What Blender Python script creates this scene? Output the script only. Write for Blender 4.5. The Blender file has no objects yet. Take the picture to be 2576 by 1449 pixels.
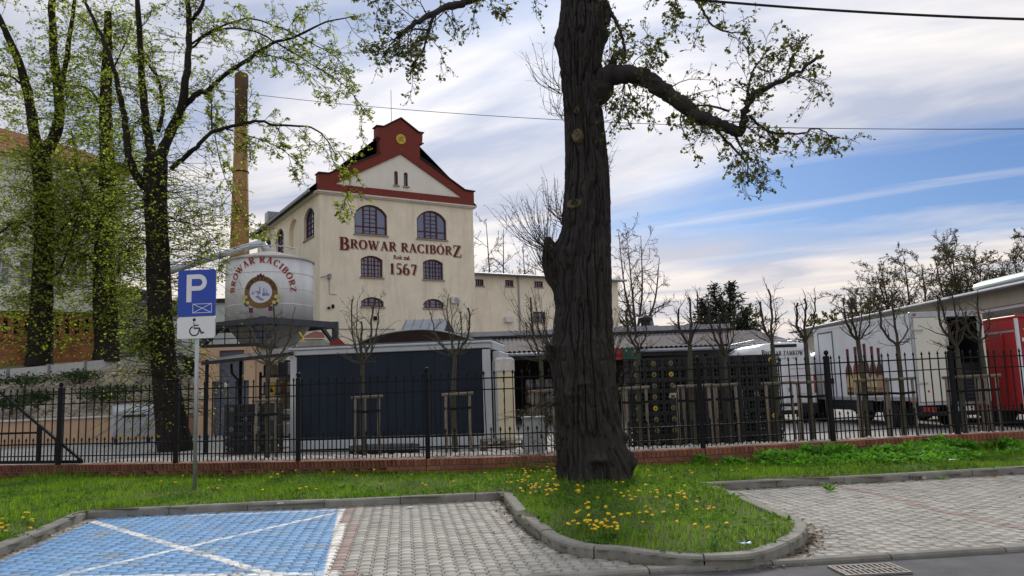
import bpy, math, random
import numpy as np
from mathutils import Vector, Matrix

random.seed(7); RNG = np.random.default_rng(7)
scene = bpy.context.scene
COL = scene.collection
R = math.radians

# ------------------------------------------------------------------ camera
F = 1983.0; CAM_H = 1.45; PITCH = math.atan(0.130); ROLL = 0.034   # focal length for a 2576 px wide frame
cd = bpy.data.cameras.new('camera'); cam = bpy.data.objects.new('camera', cd); COL.objects.link(cam)
cd.sensor_width = 36.0; cd.lens = 36.0 * F / 2576.0; cd.clip_end = 4000.0; cd.clip_start = 0.05
cp, sp = math.cos(PITCH), math.sin(PITCH); cr, sr = math.cos(ROLL), math.sin(ROLL)
_right = Vector((1, 0, 0)); _up = Vector((0, -sp, cp)); _back = Vector((0, -cp, -sp))
_X = cr * _right - sr * _up; _Y = sr * _right + cr * _up
cam.matrix_world = Matrix(((_X.x, _Y.x, _back.x, 0), (_X.y, _Y.y, _back.y, 0), (_X.z, _Y.z, _back.z, CAM_H), (0, 0, 0, 1)))
scene.camera = cam

# ------------------------------------------------------------------ world, sun, exposure
SUN_AZ, SUN_EL = R(4), R(29)          # azimuth to the right of the viewing direction (+Y)
world = bpy.data.worlds.new('World'); scene.world = world; world.use_nodes = True
nt = world.node_tree; nt.nodes.clear()
def wn(t, **k):
    n = nt.nodes.new(t)
    for a, b in k.items(): setattr(n, a, b)
    return n
def wmath(op, a, b=None, c=None, clamp=False):
    n = wn('ShaderNodeMath', operation=op); n.use_clamp = clamp
    for i, x in enumerate((a, b, c)):
        if x is None: continue
        if isinstance(x, (int, float)): n.inputs[i].default_value = x
        else: nt.links.new(x, n.inputs[i])
    return n.outputs[0]
def wmix(fac, a, b):
    n = wn('ShaderNodeMix', data_type='RGBA')
    for i, x in ((0, fac), (6, a), (7, b)):
        if isinstance(x, (int, float)): n.inputs[i].default_value = x
        elif isinstance(x, tuple): n.inputs[i].default_value = (*x, 1)
        else: nt.links.new(x, n.inputs[i])
    return n.outputs[2]
sky = wn('ShaderNodeTexSky'); sky.sky_type = 'NISHITA'; sky.sun_disc = False
sky.sun_elevation = SUN_EL; sky.sun_rotation = SUN_AZ; sky.air_density = 1.0; sky.dust_density = 0.5; sky.ozone_density = 1.5
tc = wn('ShaderNodeTexCoord'); sep = wn('ShaderNodeSeparateXYZ'); nt.links.new(tc.outputs['Generated'], sep.inputs[0])
zz = wmath('MAXIMUM', sep.outputs[2], 0.0)
den = wmath('ADD', zz, 0.10)
pxx = wmath('DIVIDE', sep.outputs[0], den); pyy = wmath('DIVIDE', sep.outputs[1], den)
# streaks lie along (0.89,-0.45) on the cloud sheet
ca, sa = 0.893, -0.45
along = wmath('ADD', wmath('MULTIPLY', pxx, ca), wmath('MULTIPLY', pyy, sa))
across = wmath('ADD', wmath('MULTIPLY', pxx, -sa), wmath('MULTIPLY', pyy, ca))
def wnoise(sx, sy, ox, oy, detail, rough, dist=0.0):
    c = wn('ShaderNodeCombineXYZ')
    nt.links.new(wmath('MULTIPLY_ADD', along, sx, ox), c.inputs[0]); nt.links.new(wmath('MULTIPLY_ADD', across, sy, oy), c.inputs[1])
    n = wn('ShaderNodeTexNoise'); n.inputs['Scale'].default_value = 1.0; n.inputs['Detail'].default_value = detail
    n.inputs['Roughness'].default_value = rough; n.inputs['Distortion'].default_value = dist
    nt.links.new(c.outputs[0], n.inputs['Vector']); return n.outputs['Fac']
n1 = wnoise(0.42, 1.25, 3.1, 1.7, 8, 0.5, 0.4)
n2 = wnoise(1.2, 3.0, 9.2, 4.4, 9, 0.62, 0.6)
n3 = wnoise(0.9, 1.8, 2.2, 8.4, 6, 0.52, 0.6)
def blob(cx, cy, rx, ry):
    a = wmath('DIVIDE', wmath('SUBTRACT', along, cx), rx); b = wmath('DIVIDE', wmath('SUBTRACT', across, cy), ry)
    return wmath('POWER', 2.718, wmath('MULTIPLY', wmath('ADD', wmath('MULTIPLY', a, a), wmath('MULTIPLY', b, b)), -1.0))
cov = wmath('ADD', wmath('MULTIPLY', n1, 0.7), wmath('MULTIPLY', n2, 0.3))
cov = wmath('SUBTRACT', wmath('ADD', cov, 0.205), wmath('MULTIPLY', blob(0.70, 3.15, 1.75, 0.66), 0.50))
mask0 = wmath('MULTIPLY', wmath('SUBTRACT', cov, 0.40), 3.6, clamp=True)
n4 = wnoise(0.30, 2.6, 7.3, 2.9, 7, 0.55, 0.35)      # thin wind-drawn wisps
wisp = wmath('MULTIPLY', wmath('MULTIPLY', wmath('SUBTRACT', n4, 0.50), 5.0, clamp=True), 0.62)
mask = wmath('MAXIMUM', mask0, wisp)
shade = wmath('MULTIPLY', wmath('SUBTRACT', n3, 0.37), 3.6, clamp=True)
lowf = wmath('POWER', wmath('SUBTRACT', 1.0, zz), 5.5)      # towards the horizon clouds are seen through more air: warmer
bright = wmix(lowf, (5.5, 5.3, 5.2), (6.2, 5.1, 3.9))
dark = wmix(lowf, (2.45, 2.8, 3.65), (4.3, 3.8, 3.5))
# clouds in front of the veiled sun are lit through and brighter
sdot = wmath('ADD', wmath('ADD', wmath('MULTIPLY', sep.outputs[0], math.sin(SUN_AZ) * math.cos(SUN_EL)), wmath('MULTIPLY', sep.outputs[1], math.cos(SUN_AZ) * math.cos(SUN_EL))), wmath('MULTIPLY', sep.outputs[2], math.sin(SUN_EL)))
fwd = wmath('POWER', wmath('MAXIMUM', sdot, 0.0), 14.0)
cloud0 = wmix(shade, dark, bright)
lit = wn('ShaderNodeVectorMath', operation='SCALE'); nt.links.new(cloud0, lit.inputs[0]); nt.links.new(wmath('MULTIPLY_ADD', fwd, 0.22, 0.93), lit.inputs['Scale'])
cloud = lit.outputs[0]
tint = wn('ShaderNodeVectorMath', operation='MULTIPLY'); tint.inputs[1].default_value = (0.195, 0.268, 0.395); nt.links.new(sky.outputs[0], tint.inputs[0])
final = wmix(wmath('MULTIPLY', mask, 0.96), tint.outputs[0], cloud)
bg = wn('ShaderNodeBackground'); bg.inputs[1].default_value = 0.10
out = wn('ShaderNodeOutputWorld'); nt.links.new(final, bg.inputs[0]); nt.links.new(bg.outputs[0], out.inputs[0])

sl = bpy.data.lights.new('sun', 'SUN'); sl.energy = 1.5; sl.angle = R(12); sl.color = (1.0, 0.93, 0.84)
sun = bpy.data.objects.new('sun', sl); COL.objects.link(sun)
sdir = Vector((math.sin(SUN_AZ) * math.cos(SUN_EL), math.cos(SUN_AZ) * math.cos(SUN_EL), math.sin(SUN_EL)))
sun.rotation_euler = sdir.to_track_quat('Z', 'Y').to_euler(); sun.location = (60, 20, 60)
scene.view_settings.view_transform = 'Standard'; scene.view_settings.look = 'None'
scene.view_settings.gamma = 1.0; scene.view_settings.exposure = 1.0; scene.view_settings.use_curve_mapping = False
scene.render.engine = 'CYCLES'; scene.cycles.max_bounces = 6; scene.cycles.transparent_max_bounces = 8
scene.cycles.use_denoising = True

# ------------------------------------------------------------------ picture helpers: where a point of the place stands
def ray(u, v):
    a = (u - 1288) / F; b = (724.5 - v) / F
    r = a * cr + b * sr; up = -a * sr + b * cr
    return (r, cp - up * sp, sp + up * cp)
def at(u, v, Y):
    r = ray(u, v); k = Y / r[1]; return Vector((r[0] * k, Y, CAM_H + r[2] * k))
def gz(u, v, z=0.0):
    r = ray(u, v); k = (z - CAM_H) / r[2]; return Vector((r[0] * k, r[1] * k, z))

# ------------------------------------------------------------------ materials
MATS = {}
def mat(name, col, rough=0.8, var=0.15, scale=6.0, bump=0.0, bscale=None, metal=0.0, island=0.0, col2=None, stain=0.0, spec=0.3, emit=None, coat=0.0, transl=0.0, alpha=None):
    if name in MATS: return MATS[name]
    m = bpy.data.materials.new(name); m.use_nodes = True; t = m.node_tree; b = t.nodes['Principled BSDF']
    b.inputs['Roughness'].default_value = rough; b.inputs['Metallic'].default_value = metal
    b.inputs['Specular IOR Level'].default_value = spec; b.inputs['Coat Weight'].default_value = coat
    def nn(ty, **k):
        n = t.nodes.new(ty)
        for a, c in k.items(): setattr(n, a, c)
        return n
    tcn = nn('ShaderNodeTexCoord'); geo = nn('ShaderNodeNewGeometry')
    nz = nn('ShaderNodeTexNoise'); nz.inputs['Scale'].default_value = scale; nz.inputs['Detail'].default_value = 6; nz.inputs['Roughness'].default_value = 0.65
    t.links.new(geo.outputs['Position'], nz.inputs['Vector'])
    ramp = nn('ShaderNodeMapRange'); ramp.inputs[1].default_value = 0.3; ramp.inputs[2].default_value = 0.7
    t.links.new(nz.outputs['Fac'], ramp.inputs[0])
    mx = nn('ShaderNodeMix', data_type='RGBA'); c2 = col2 or tuple(min(1, c * (1 + var)) for c in col)
    c1 = col if col2 else tuple(c * (1 - var) for c in col)
    mx.inputs[6].default_value = (*c1, 1); mx.inputs[7].default_value = (*c2, 1); t.links.new(ramp.outputs[0], mx.inputs[0])
    last = mx.outputs[2]
    if island:
        oi = nn('ShaderNodeObjectInfo'); ad = nn('ShaderNodeMath', operation='ADD'); fr = nn('ShaderNodeMath', operation='FRACT')
        t.links.new(oi.outputs['Random'], ad.inputs[0]); t.links.new(geo.outputs['Random Per Island'], ad.inputs[1]); t.links.new(ad.outputs[0], fr.inputs[0])
        mr = nn('ShaderNodeMapRange'); mr.inputs[3].default_value = 1 - island; mr.inputs[4].default_value = 1 + island; t.links.new(fr.outputs[0], mr.inputs[0])
        sc_ = nn('ShaderNodeVectorMath', operation='SCALE'); t.links.new(last, sc_.inputs[0]); t.links.new(mr.outputs[0], sc_.inputs['Scale']); last = sc_.outputs[0]
    if stain:
        n2_ = nn('ShaderNodeTexNoise'); n2_.inputs['Scale'].default_value = 0.9; n2_.inputs['Detail'].default_value = 8; n2_.inputs['Roughness'].default_value = 0.7
        mp = nn('ShaderNodeMapping'); mp.inputs['Scale'].default_value = (1.6, 1.6, 0.25); t.links.new(geo.outputs['Position'], mp.inputs[0]); t.links.new(mp.outputs[0], n2_.inputs['Vector'])
        r2 = nn('ShaderNodeMapRange'); r2.inputs[1].default_value = 0.48; r2.inputs[2].default_value = 0.72; r2.inputs[3].default_value = 0; r2.inputs[4].default_value = stain; t.links.new(n2_.outputs['Fac'], r2.inputs[0])
        m3 = nn('ShaderNodeMix', data_type='RGBA'); m3.inputs[7].default_value = (col[0] * .45, col[1] * .42, col[2] * .38, 1); t.links.new(r2.outputs[0], m3.inputs[0]); t.links.new(last, m3.inputs[6]); last = m3.outputs[2]
    t.links.new(last, b.inputs['Base Color'])
    if bump:
        nb = nn('ShaderNodeTexNoise'); nb.inputs['Scale'].default_value = bscale or scale * 4; nb.inputs['Detail'].default_value = 5; t.links.new(geo.outputs['Position'], nb.inputs['Vector'])
        bp = nn('ShaderNodeBump'); bp.inputs['Strength'].default_value = bump; bp.inputs['Distance'].default_value = 0.02; t.links.new(nb.outputs['Fac'], bp.inputs['Height']); t.links.new(bp.outputs[0], b.inputs['Normal'])
    if transl:
        tr = nn('ShaderNodeBsdfTranslucent'); ms = nn('ShaderNodeMixShader'); ms.inputs[0].default_value = transl
        g = nn('ShaderNodeVectorMath', operation='MULTIPLY'); g.inputs[1].default_value = (1.5, 1.45, 0.8); t.links.new(last, g.inputs[0]); t.links.new(g.outputs[0], tr.inputs[0])
        o = t.nodes['Material Output']; t.links.new(b.outputs[0], ms.inputs[1]); t.links.new(tr.outputs[0], ms.inputs[2]); t.links.new(ms.outputs[0], o.inputs[0])
    MATS[name] = m; return m

# ------------------------------------------------------------------ mesh building
def mesh_np(name, V, Fq=None, Ft=None, smooth=False):
    V = np.asarray(V, np.float32).reshape(-1, 3); me = bpy.data.meshes.new(name)
    nq = 0 if Fq is None else len(Fq); n3 = 0 if Ft is None else len(Ft)
    me.vertices.add(len(V)); me.vertices.foreach_set('co', V.ravel())
    me.loops.add(nq * 4 + n3 * 3); me.polygons.add(nq + n3)
    idx = np.concatenate([np.asarray(Fq, np.int32).ravel() if nq else np.zeros(0, np.int32), np.asarray(Ft, np.int32).ravel() if n3 else np.zeros(0, np.int32)])
    me.loops.foreach_set('vertex_index', idx)
    st = np.concatenate([np.arange(nq) * 4, nq * 4 + np.arange(n3) * 3]).astype(np.int32)
    me.polygons.foreach_set('loop_start', st)
    if smooth: me.polygons.foreach_set('use_smooth', np.ones(nq + n3, bool))
    me.update(calc_edges=True); return me
def link(name, me, m, parent=None, world_coords=False, loc=None):
    o = bpy.data.objects.new(name, me); COL.objects.link(o)
    if m is not None and me is not None and not me.materials: me.materials.append(m)
    if parent is not None:
        o.parent = parent
        if world_coords:
            inv = inv_of(parent)
            if inv is not None: me.transform(inv)
    if loc is not None: o.location = loc
    return o
ROOTM = {}
def inv_of(p):
    while p.parent is not None: p = p.parent
    return ROOTM[p.name].inverted() if p.name in ROOTM else None
def tag(o, label=None, cat=None, group=None, kind=None):
    if label: o['label'] = label
    if cat: o['category'] = cat
    if group: o['group'] = group
    if kind: o['kind'] = kind
    return o
def thing(name, label, cat, loc=(0, 0, 0), rz=0.0, group=None):
    o = bpy.data.objects.new(name, None); COL.objects.link(o); o.empty_display_size = 0.2
    o.location = loc; o.rotation_euler = (0, 0, rz)
    ROOTM[o.name] = Matrix.Translation(Vector(loc)) @ Matrix.Rotation(rz, 4, 'Z')
    return tag(o, label, cat, group)

class MB:
    def __init__(s): s.v = []; s.f = []
    def add(s, vs, fs):
        b = len(s.v); s.v.extend([tuple(p) for p in vs]); s.f.extend([tuple(i + b for i in f) for f in fs]); return s
    def box(s, x0, x1, y0, y1, z0, z1, M=None):
        vs = [Vector(p) for p in ((x0, y0, z0), (x1, y0, z0), (x1, y1, z0), (x0, y1, z0), (x0, y0, z1), (x1, y0, z1), (x1, y1, z1), (x0, y1, z1))]
        if M is not None: vs = [M @ p for p in vs]
        return s.add(vs, ((0, 3, 2, 1), (4, 5, 6, 7), (0, 1, 5, 4), (1, 2, 6, 5), (2, 3, 7, 6), (3, 0, 4, 7)))
    def cbox(s, x0, x1, y0, y1, z0, z1, c=0.02, M=None):     # box with chamfered edges
        P = []; F_ = []
        xs, ys, zs = (x0, x1), (y0, y1), (z0, z1); ids = {}
        for i in (0, 1):
            for j in (0, 1):
                for k in (0, 1):
                    dx, dy, dz = (c if i == 0 else -c), (c if j == 0 else -c), (c if k == 0 else -c)
                    for a, q in (('x', (xs[i], ys[j] + dy, zs[k] + dz)), ('y', (xs[i] + dx, ys[j], zs[k] + dz)), ('z', (xs[i] + dx, ys[j] + dy, zs[k]))):
                        ids[(i, j, k, a)] = len(P); P.append(Vector(q) if M is None else M @ Vector(q))
        g = ids
        for i in (0, 1):
            q = [g[(i, 0, 0, 'x')], g[(i, 1, 0, 'x')], g[(i, 1, 1, 'x')], g[(i, 0, 1, 'x')]]; F_.append(q if i else q[::-1])
        for j in (0, 1):
            q = [g[(0, j, 0, 'y')], g[(0, j, 1, 'y')], g[(1, j, 1, 'y')], g[(1, j, 0, 'y')]]; F_.append(q if j else q[::-1])
        for k in (0, 1):
            q = [g[(0, 0, k, 'z')], g[(1, 0, k, 'z')], g[(1, 1, k, 'z')], g[(0, 1, k, 'z')]]; F_.append(q if k else q[::-1])
        for i in (0, 1):
            for j in (0, 1): F_.append([g[(i, j, 0, 'x')], g[(i, j, 0, 'y')], g[(i, j, 1, 'y')], g[(i, j, 1, 'x')]])
            for k in (0, 1): F_.append([g[(i, 0, k, 'x')], g[(i, 0, k, 'z')], g[(i, 1, k, 'z')], g[(i, 1, k, 'x')]])
        for j in (0, 1):
            for k in (0, 1): F_.append([g[(0, j, k, 'y')], g[(0, j, k, 'z')], g[(1, j, k, 'z')], g[(1, j, k, 'y')]])
        for i in (0, 1):
            for j in (0, 1):
                for k in (0, 1): F_.append([g[(i, j, k, 'x')], g[(i, j, k, 'y')], g[(i, j, k, 'z')]])
        return s.add(P, F_)
    def prism(s, poly, fn0, fn1):       # poly: list of 2D points, fn maps (a,b)->3D for the two ends
        n = len(poly); vs = [fn0(*p) for p in poly] + [fn1(*p) for p in poly]
        return s.add(vs, [tuple(range(n))[::-1], tuple(range(n, 2 * n))] + [(i, (i + 1) % n, n + (i + 1) % n, n + i) for i in range(n)])
    def ext(s, poly, y0, y1):           # polygon in (x,z), extruded along y
        return s.prism(poly, lambda a, b: (a, y0, b), lambda a, b: (a, y1, b))
    def exz(s, poly, z0, z1):
        return s.prism(poly, lambda a, b: (a, b, z0), lambda a, b: (a, b, z1))
    def beam(s, p0, p1, w, h=None, up=(0, 0, 1)):
        p0, p1 = Vector(p0), Vector(p1); d = (p1 - p0).normalized(); u = Vector(up)
        if abs(d.dot(u)) > 0.98: u = Vector((0, 1, 0))
        a = d.cross(u).normalized(); b = a.cross(d); h = h or w
        vs = [p + a * (w / 2 * i) + b * (h / 2 * j) for p in (p0, p1) for i, j in ((-1, -1), (1, -1), (1, 1), (-1, 1))]
        return s.add(vs, ((0, 1, 2, 3), (7, 6, 5, 4), (0, 4, 5, 1), (1, 5, 6, 2), (2, 6, 7, 3), (3, 7, 4, 0)))
    def tube(s, pts, r, n=8, cap=True):
        pts = [Vector(p) for p in pts]; k = len(pts); rs = r if isinstance(r, (list, tuple)) else [r] * k
        d0 = (pts[1] - pts[0]).normalized(); u = Vector((0, 0, 1)) if abs(d0.z) < .9 else Vector((1, 0, 0)); u = (u - d0 * u.dot(d0)).normalized()
        vs = []
        for i, p in enumerate(pts):
            d = (pts[min(i + 1, k - 1)] - pts[max(i - 1, 0)]).normalized(); u = (u - d * u.dot(d)).normalized(); w = d.cross(u)
            vs += [p + (u * math.cos(2 * math.pi * j / n) + w * math.sin(2 * math.pi * j / n)) * rs[i] for j in range(n)]
        fs = [(i * n + j, i * n + (j + 1) % n, (i + 1) * n + (j + 1) % n, (i + 1) * n + j) for i in range(k - 1) for j in range(n)]
        if cap: fs += [tuple(range(n))[::-1], tuple(range((k - 1) * n, k * n))]
        return s.add(vs, fs)
    def lathe(s, prof, n=16, M=None):   # prof: (r,z) list round the z axis
        k = len(prof); vs = [Vector((r * math.cos(2 * math.pi * j / n), r * math.sin(2 * math.pi * j / n), z)) for r, z in prof for j in range(n)]
        if M is not None: vs = [M @ v for v in vs]
        fs = [(i * n + j, i * n + (j + 1) % n, (i + 1) * n + (j + 1) % n, (i + 1) * n + j) for i in range(k - 1) for j in range(n)]
        fs += [tuple(range(n))[::-1], tuple(range((k - 1) * n, k * n))]
        return s.add(vs, fs)
    def mesh(s, name, smooth=False):
        me = bpy.data.meshes.new(name); me.from_pydata([tuple(v) for v in s.v], [], s.f)
        if smooth: me.polygons.foreach_set('use_smooth', np.ones(len(me.polygons), bool))
        me.update(); return me
    def build(s, name, m, parent=None, smooth=False, world=False):
        me = s.mesh(name, smooth)
        import bmesh
        bm = bmesh.new(); bm.from_mesh(me); bmesh.ops.recalc_face_normals(bm, faces=bm.faces); bm.to_mesh(me); bm.free()
        return link(name, me, m, parent, world)

class TS:            # many tubes in one numpy mesh
    def __init__(s): s.V = []; s.Q = []; s.n = 0
    def tube(s, P, rad, n=5):
        P = np.asarray(P, float); k = len(P); rad = np.asarray(rad, float)
        T = np.gradient(P, axis=0); T /= np.linalg.norm(T, axis=1)[:, None] + 1e-9
        ref = np.array([0, 0, 1.0]) if abs(T[0][2]) < .85 else np.array([1.0, 0, 0])
        U = np.cross(T, ref); U /= np.linalg.norm(U, axis=1)[:, None] + 1e-9; W = np.cross(T, U)
        a = np.arange(n) * 2 * math.pi / n
        ring = P[:, None, :] + rad[:, None, None] * (np.cos(a)[None, :, None] * U[:, None, :] + np.sin(a)[None, :, None] * W[:, None, :])
        s.V.append(ring.reshape(-1, 3)); i = np.arange(k - 1)[:, None] * n; j = np.arange(n)[None, :]; j2 = (j + 1) % n
        s.Q.append(np.stack([i + j, i + j2, i + n + j2, i + n + j], -1).reshape(-1, 4) + s.n); s.n += k * n
    def build(s, name, m, parent=None, world=True, smooth=True):
        if not s.V: return None
        return link(name, mesh_np(name, np.concatenate(s.V), np.concatenate(s.Q), None, smooth), m, parent, world)
def leaf_mesh(name, P, size, rng, flat=0.0, aspect=0.62, nb=1):
    P = np.asarray(P, float); n = len(P)
    d = rng.normal(size=(n, 3)); d[:, 2] *= (1 - flat); d /= np.linalg.norm(d, axis=1)[:, None] + 1e-9
    e = rng.normal(size=(n, 3)); e[:, 2] *= (1 - flat); e -= d * (e * d).sum(1)[:, None]; e /= np.linalg.norm(e, axis=1)[:, None] + 1e-9
    s = size * (.45 + 1.15 * rng.random(n) ** 1.4)[:, None]; w = s * aspect
    nrm = np.cross(d, e)
    a = P; b = P + d * s * .5 + e * w * .5 + nrm * s * .1; c = P + d * s; f = P + d * s * .5 - e * w * .5 + nrm * s * .1
    V = np.stack([a, b, c, f], 1).reshape(-1, 3); Q = np.arange(4 * n).reshape(-1, 4)
    return mesh_np(name, V, Q)
def catmull(pts, per=6):
    P = [np.asarray(p, float) for p in pts]; P = [2 * P[0] - P[1]] + P + [2 * P[-1] - P[-2]]; o = []
    for i in range(1, len(P) - 2):
        for k in range(per):
            t = k / per; a, b, c, d = P[i - 1:i + 3]
            o.append(.5 * (2 * b + (c - a) * t + (2 * a - 5 * b + 4 * c - d) * t * t + (3 * b - a - 3 * c + d) * t ** 3))
    o.append(P[-2]); return np.array(o)
def grow(ts, path, r0, r1, lv, rng, leaves, n=(10, 7, 5), ln=(.35, .45, .5), spread=.9, up=.25, droop=0.0, sides=(7, 5, 3, 3), t0=.15, wig=.12, minr=.004, leaf_from=0, leafn=3):
    k = len(path); rad = np.linspace(r0, r1, k); ts.tube(path, rad, sides[min(lv, len(sides) - 1)])
    seg = np.linalg.norm(np.diff(path, axis=0), axis=1); L = seg.sum()
    if lv >= leaf_from and leaves is not None:
        for q in range(leafn):
            i = rng.integers(k // 3, k); leaves.append(path[i] + rng.normal(size=3) * .012)
        leaves.append(path[-1])
    if lv >= len(n): return
    for c in range(n[lv]):
        t = t0 + (1 - t0) * (c + rng.random()) / n[lv]; f = t * (k - 1); i = min(int(f), k - 2); p = path[i] + (path[i + 1] - path[i]) * (f - i)
        d = path[i + 1] - path[i]; d /= np.linalg.norm(d) + 1e-9
        v = rng.normal(size=3); v -= d * v.dot(d); v /= np.linalg.norm(v) + 1e-9
        ang = spread * rng.uniform(.6, 1.2); dd = d * math.cos(ang) + v * math.sin(ang); dd[2] += up * rng.uniform(.3, 1.2); dd /= np.linalg.norm(dd)
        l = L * ln[lv] * rng.uniform(.55, 1.25) * (1 - .45 * t); m = 5 if lv == 0 else 4; q = [p]; 
        for s_ in range(m):
            dd = dd + rng.normal(size=3) * wig; dd[2] -= droop / m; dd /= np.linalg.norm(dd); q.append(q[-1] + dd * l / m)
        cr_ = max(minr, (r0 + (r1 - r0) * t) * .5)
        grow(ts, np.array(q), cr_, max(minr * .7, cr_ * .3), lv + 1, rng, leaves, n, ln, spread, up, droop, sides, .12, wig * 1.2, minr, leaf_from, leafn)
def smooth_noise(u, v, seed, pu=None):
    # tileable (in u, period pu) value noise on arrays
    rg = np.random.default_rng(seed); pu = pu or 64; tab = rg.random((pu, 512))
    iu = np.floor(u).astype(int); iv = np.floor(v).astype(int); fu = u - iu; fv = v - iv; fu = fu * fu * (3 - 2 * fu); fv = fv * fv * (3 - 2 * fv)
    g = lambda a, b: tab[a % pu, b % 512]
    return (g(iu, iv) * (1 - fu) + g(iu + 1, iv) * fu) * (1 - fv) + (g(iu, iv + 1) * (1 - fu) + g(iu + 1, iv + 1) * fu) * fv
def in_poly(x, y, poly):
    x = np.asarray(x); y = np.asarray(y); c = np.zeros(x.shape, bool); n = len(poly)
    for i in range(n):
        x0, y0 = poly[i]; x1, y1 = poly[(i + 1) % n]
        with np.errstate(divide='ignore', invalid='ignore'):
            h = ((y0 > y) != (y1 > y)) & (x < (x1 - x0) * (y - y0) / ((y1 - y0) if y1 != y0 else 1e-9) + x0)
        c ^= h
    return c
ORD = ['first', 'second', 'third', 'fourth', 'fifth', 'sixth', 'seventh', 'eighth', 'ninth', 'tenth', 'eleventh', 'twelfth', 'thirteenth', 'fourteenth', 'fifteenth']

# ================================================================== SETTING: ground, road, kerbs, paving, lawn
YARD = 0.10
K = 1.011
kl = [(-4.75, 6.0), (-5.07 * K, 7.92 * K), (-5.25 * K, 8.98 * K), (-5.50 * K, 10.28 * K), (-4.08 * K, 10.52 * K), (-2.16 * K, 10.60 * K), (-0.22, 10.86)]
ki = [(-0.10, 9.75), (-0.01 * K, 8.85 * K), (0.15 * K, 8.03 * K), (0.24 * K, 7.62 * K), (0.36 * K, 7.27 * K), (0.56 * K, 6.98 * K), (0.80, 6.93), (1.04 * K, 6.62 * K), (1.35 * K, 6.42 * K), (1.67 * K, 6.40 * K), (1.93 * K, 6.50 * K), (2.22 * K, 6.80 * K), (2.47 * K, 7.14 * K), (2.66 * K, 7.53 * K), (2.74 * K, 7.90 * K), (2.73 * K, 8.6 * K), (2.70 * K, 9.6 * K), (2.58, 11.07)]
krr = [(4.84 * K, 11.24 * K), (7.28 * K, 11.64 * K), (10.2, 12.4), (14.0, 13.05)]
KERB = kl + ki + krr
FP = [(-14.2, 16.95), (-11.6, 16.38), (-9.08, 15.85), (-6.5, 15.25), (-4.02, 14.7), (-1.6, 14.32), (.85, 14.15), (3.27, 14.15), (5.65, 14.35), (8.03, 14.62), (10.5, 14.95), (12.9, 15.3), (15.4, 15.7)]
def wall_top(x): return .30 + .09 * min(1, max(0, (x - .85) / 7))
def fence_y(x):
    for (a, b), (c, d) in zip(FP, FP[1:]):
        if a <= x <= c: return b + (d - b) * (x - a) / (c - a)
    return FP[0][1] if x < FP[0][0] else FP[-1][1]

m_ground = mat('ground_earth', (.16, .15, .10), .95, .3, .7)
m = MB(); m.add([(-2500, -300, -.06), (2500, -300, -.06), (2500, 3500, -.06), (-2500, 3500, -.06)], [(0, 1, 2, 3)])
tag(m.build('ground', m_ground), kind='structure')
m_asph = mat('asphalt', (.10, .10, .106), .9, .25, 3.0, .5, 160)
m = MB(); m.add([(-60, -30, -.012), (60, -30, -.012), (60, 11.6, -.012), (-60, 3.6, -.012)], [(0, 1, 2, 3)])
tag(m.build('road', m_asph), kind='structure')

# ---- concrete edging strip between paving and asphalt, laid stone by stone
def road_edge(x): return 6.42 + .115 * x
m_conc = mat('kerb_concrete', (.235, .23, .20), .92, .22, 5, .35, 90, island=.12, stain=.6)
edging = tag(bpy.data.objects.new('road_edging', None), kind='structure'); COL.objects.link(edging)
x = -6.0; i = 0
while x < 13:
    L = 1.0
    a = Vector((x, road_edge(x) - .08, 0)); b = Vector((x + L - .012, road_edge(x + L - .012) - .08, 0))
    mb = MB(); d = (b - a).normalized(); nn_ = Vector((-d.y, d.x, 0))
    prof = [(-.06, -.05), (-.055, .008), (-.035, .026), (.035, .028), (.055, .02), (.06, -.05)]
    mb.prism(prof, lambda p, q: a + nn_ * p + Vector((0, 0, q)), lambda p, q: b + nn_ * p + Vector((0, 0, q)))
    mb.build('edging_stone', m_conc, edging); x += L

# ---- kerb stones along the lawn edge
kerb = tag(bpy.data.objects.new('kerb', None), kind='structure'); COL.objects.link(kerb)
KP = catmull([(x, y, 0) for x, y in ki], 4); pl = [np.array((x, y, 0)) for x, y in kl] + list(KP[1:-1]) + [np.array((ki[-1][0], ki[-1][1], 0.))] + [np.array((x, y, 0)) for x, y in krr]
def resample(pl, corners, step):
    out = []; cur = [pl[0]]; acc = 0.0
    for p, q in zip(pl, pl[1:]):
        L = np.linalg.norm(q - p); t = 0.0
        while acc + (L - t) >= step:
            t += step - acc; c = p + (q - p) * t / L; cur.append(c); out.append(cur); cur = [c]; acc = 0.0
        acc += L - t; cur.append(q)
        if any(np.linalg.norm(q[:2] - np.array(cc)) < 1e-3 for cc in corners): out.append(cur); cur = [q]; acc = 0
    out.append(cur); return out
KH, KW = .098, .13
def offset(p, q):
    d = (q - p) / (np.linalg.norm(q - p) + 1e-9); return np.array((-d[1], d[0], 0))
pieces = []
allp = [np.array(p) for p in pl]
tang = {}
for i, p in enumerate(allp):
    a = allp[max(i - 1, 0)]; b = allp[min(i + 1, len(allp) - 1)]; n1_ = offset(a, p) if i else offset(p, b); n2_ = offset(p, b) if i < len(allp) - 1 else n1_
    n_ = n1_ + n2_; n_ /= np.linalg.norm(n_); sc_ = 1 / max(.6, n_.dot(n1_)); tang[tuple(np.round(p[:2], 5))] = n_ * sc_
def nrm_at(p, p0, p1):
    k_ = tuple(np.round(p[:2], 5)); return tang[k_] if k_ in tang else offset(p0, p1)
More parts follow.
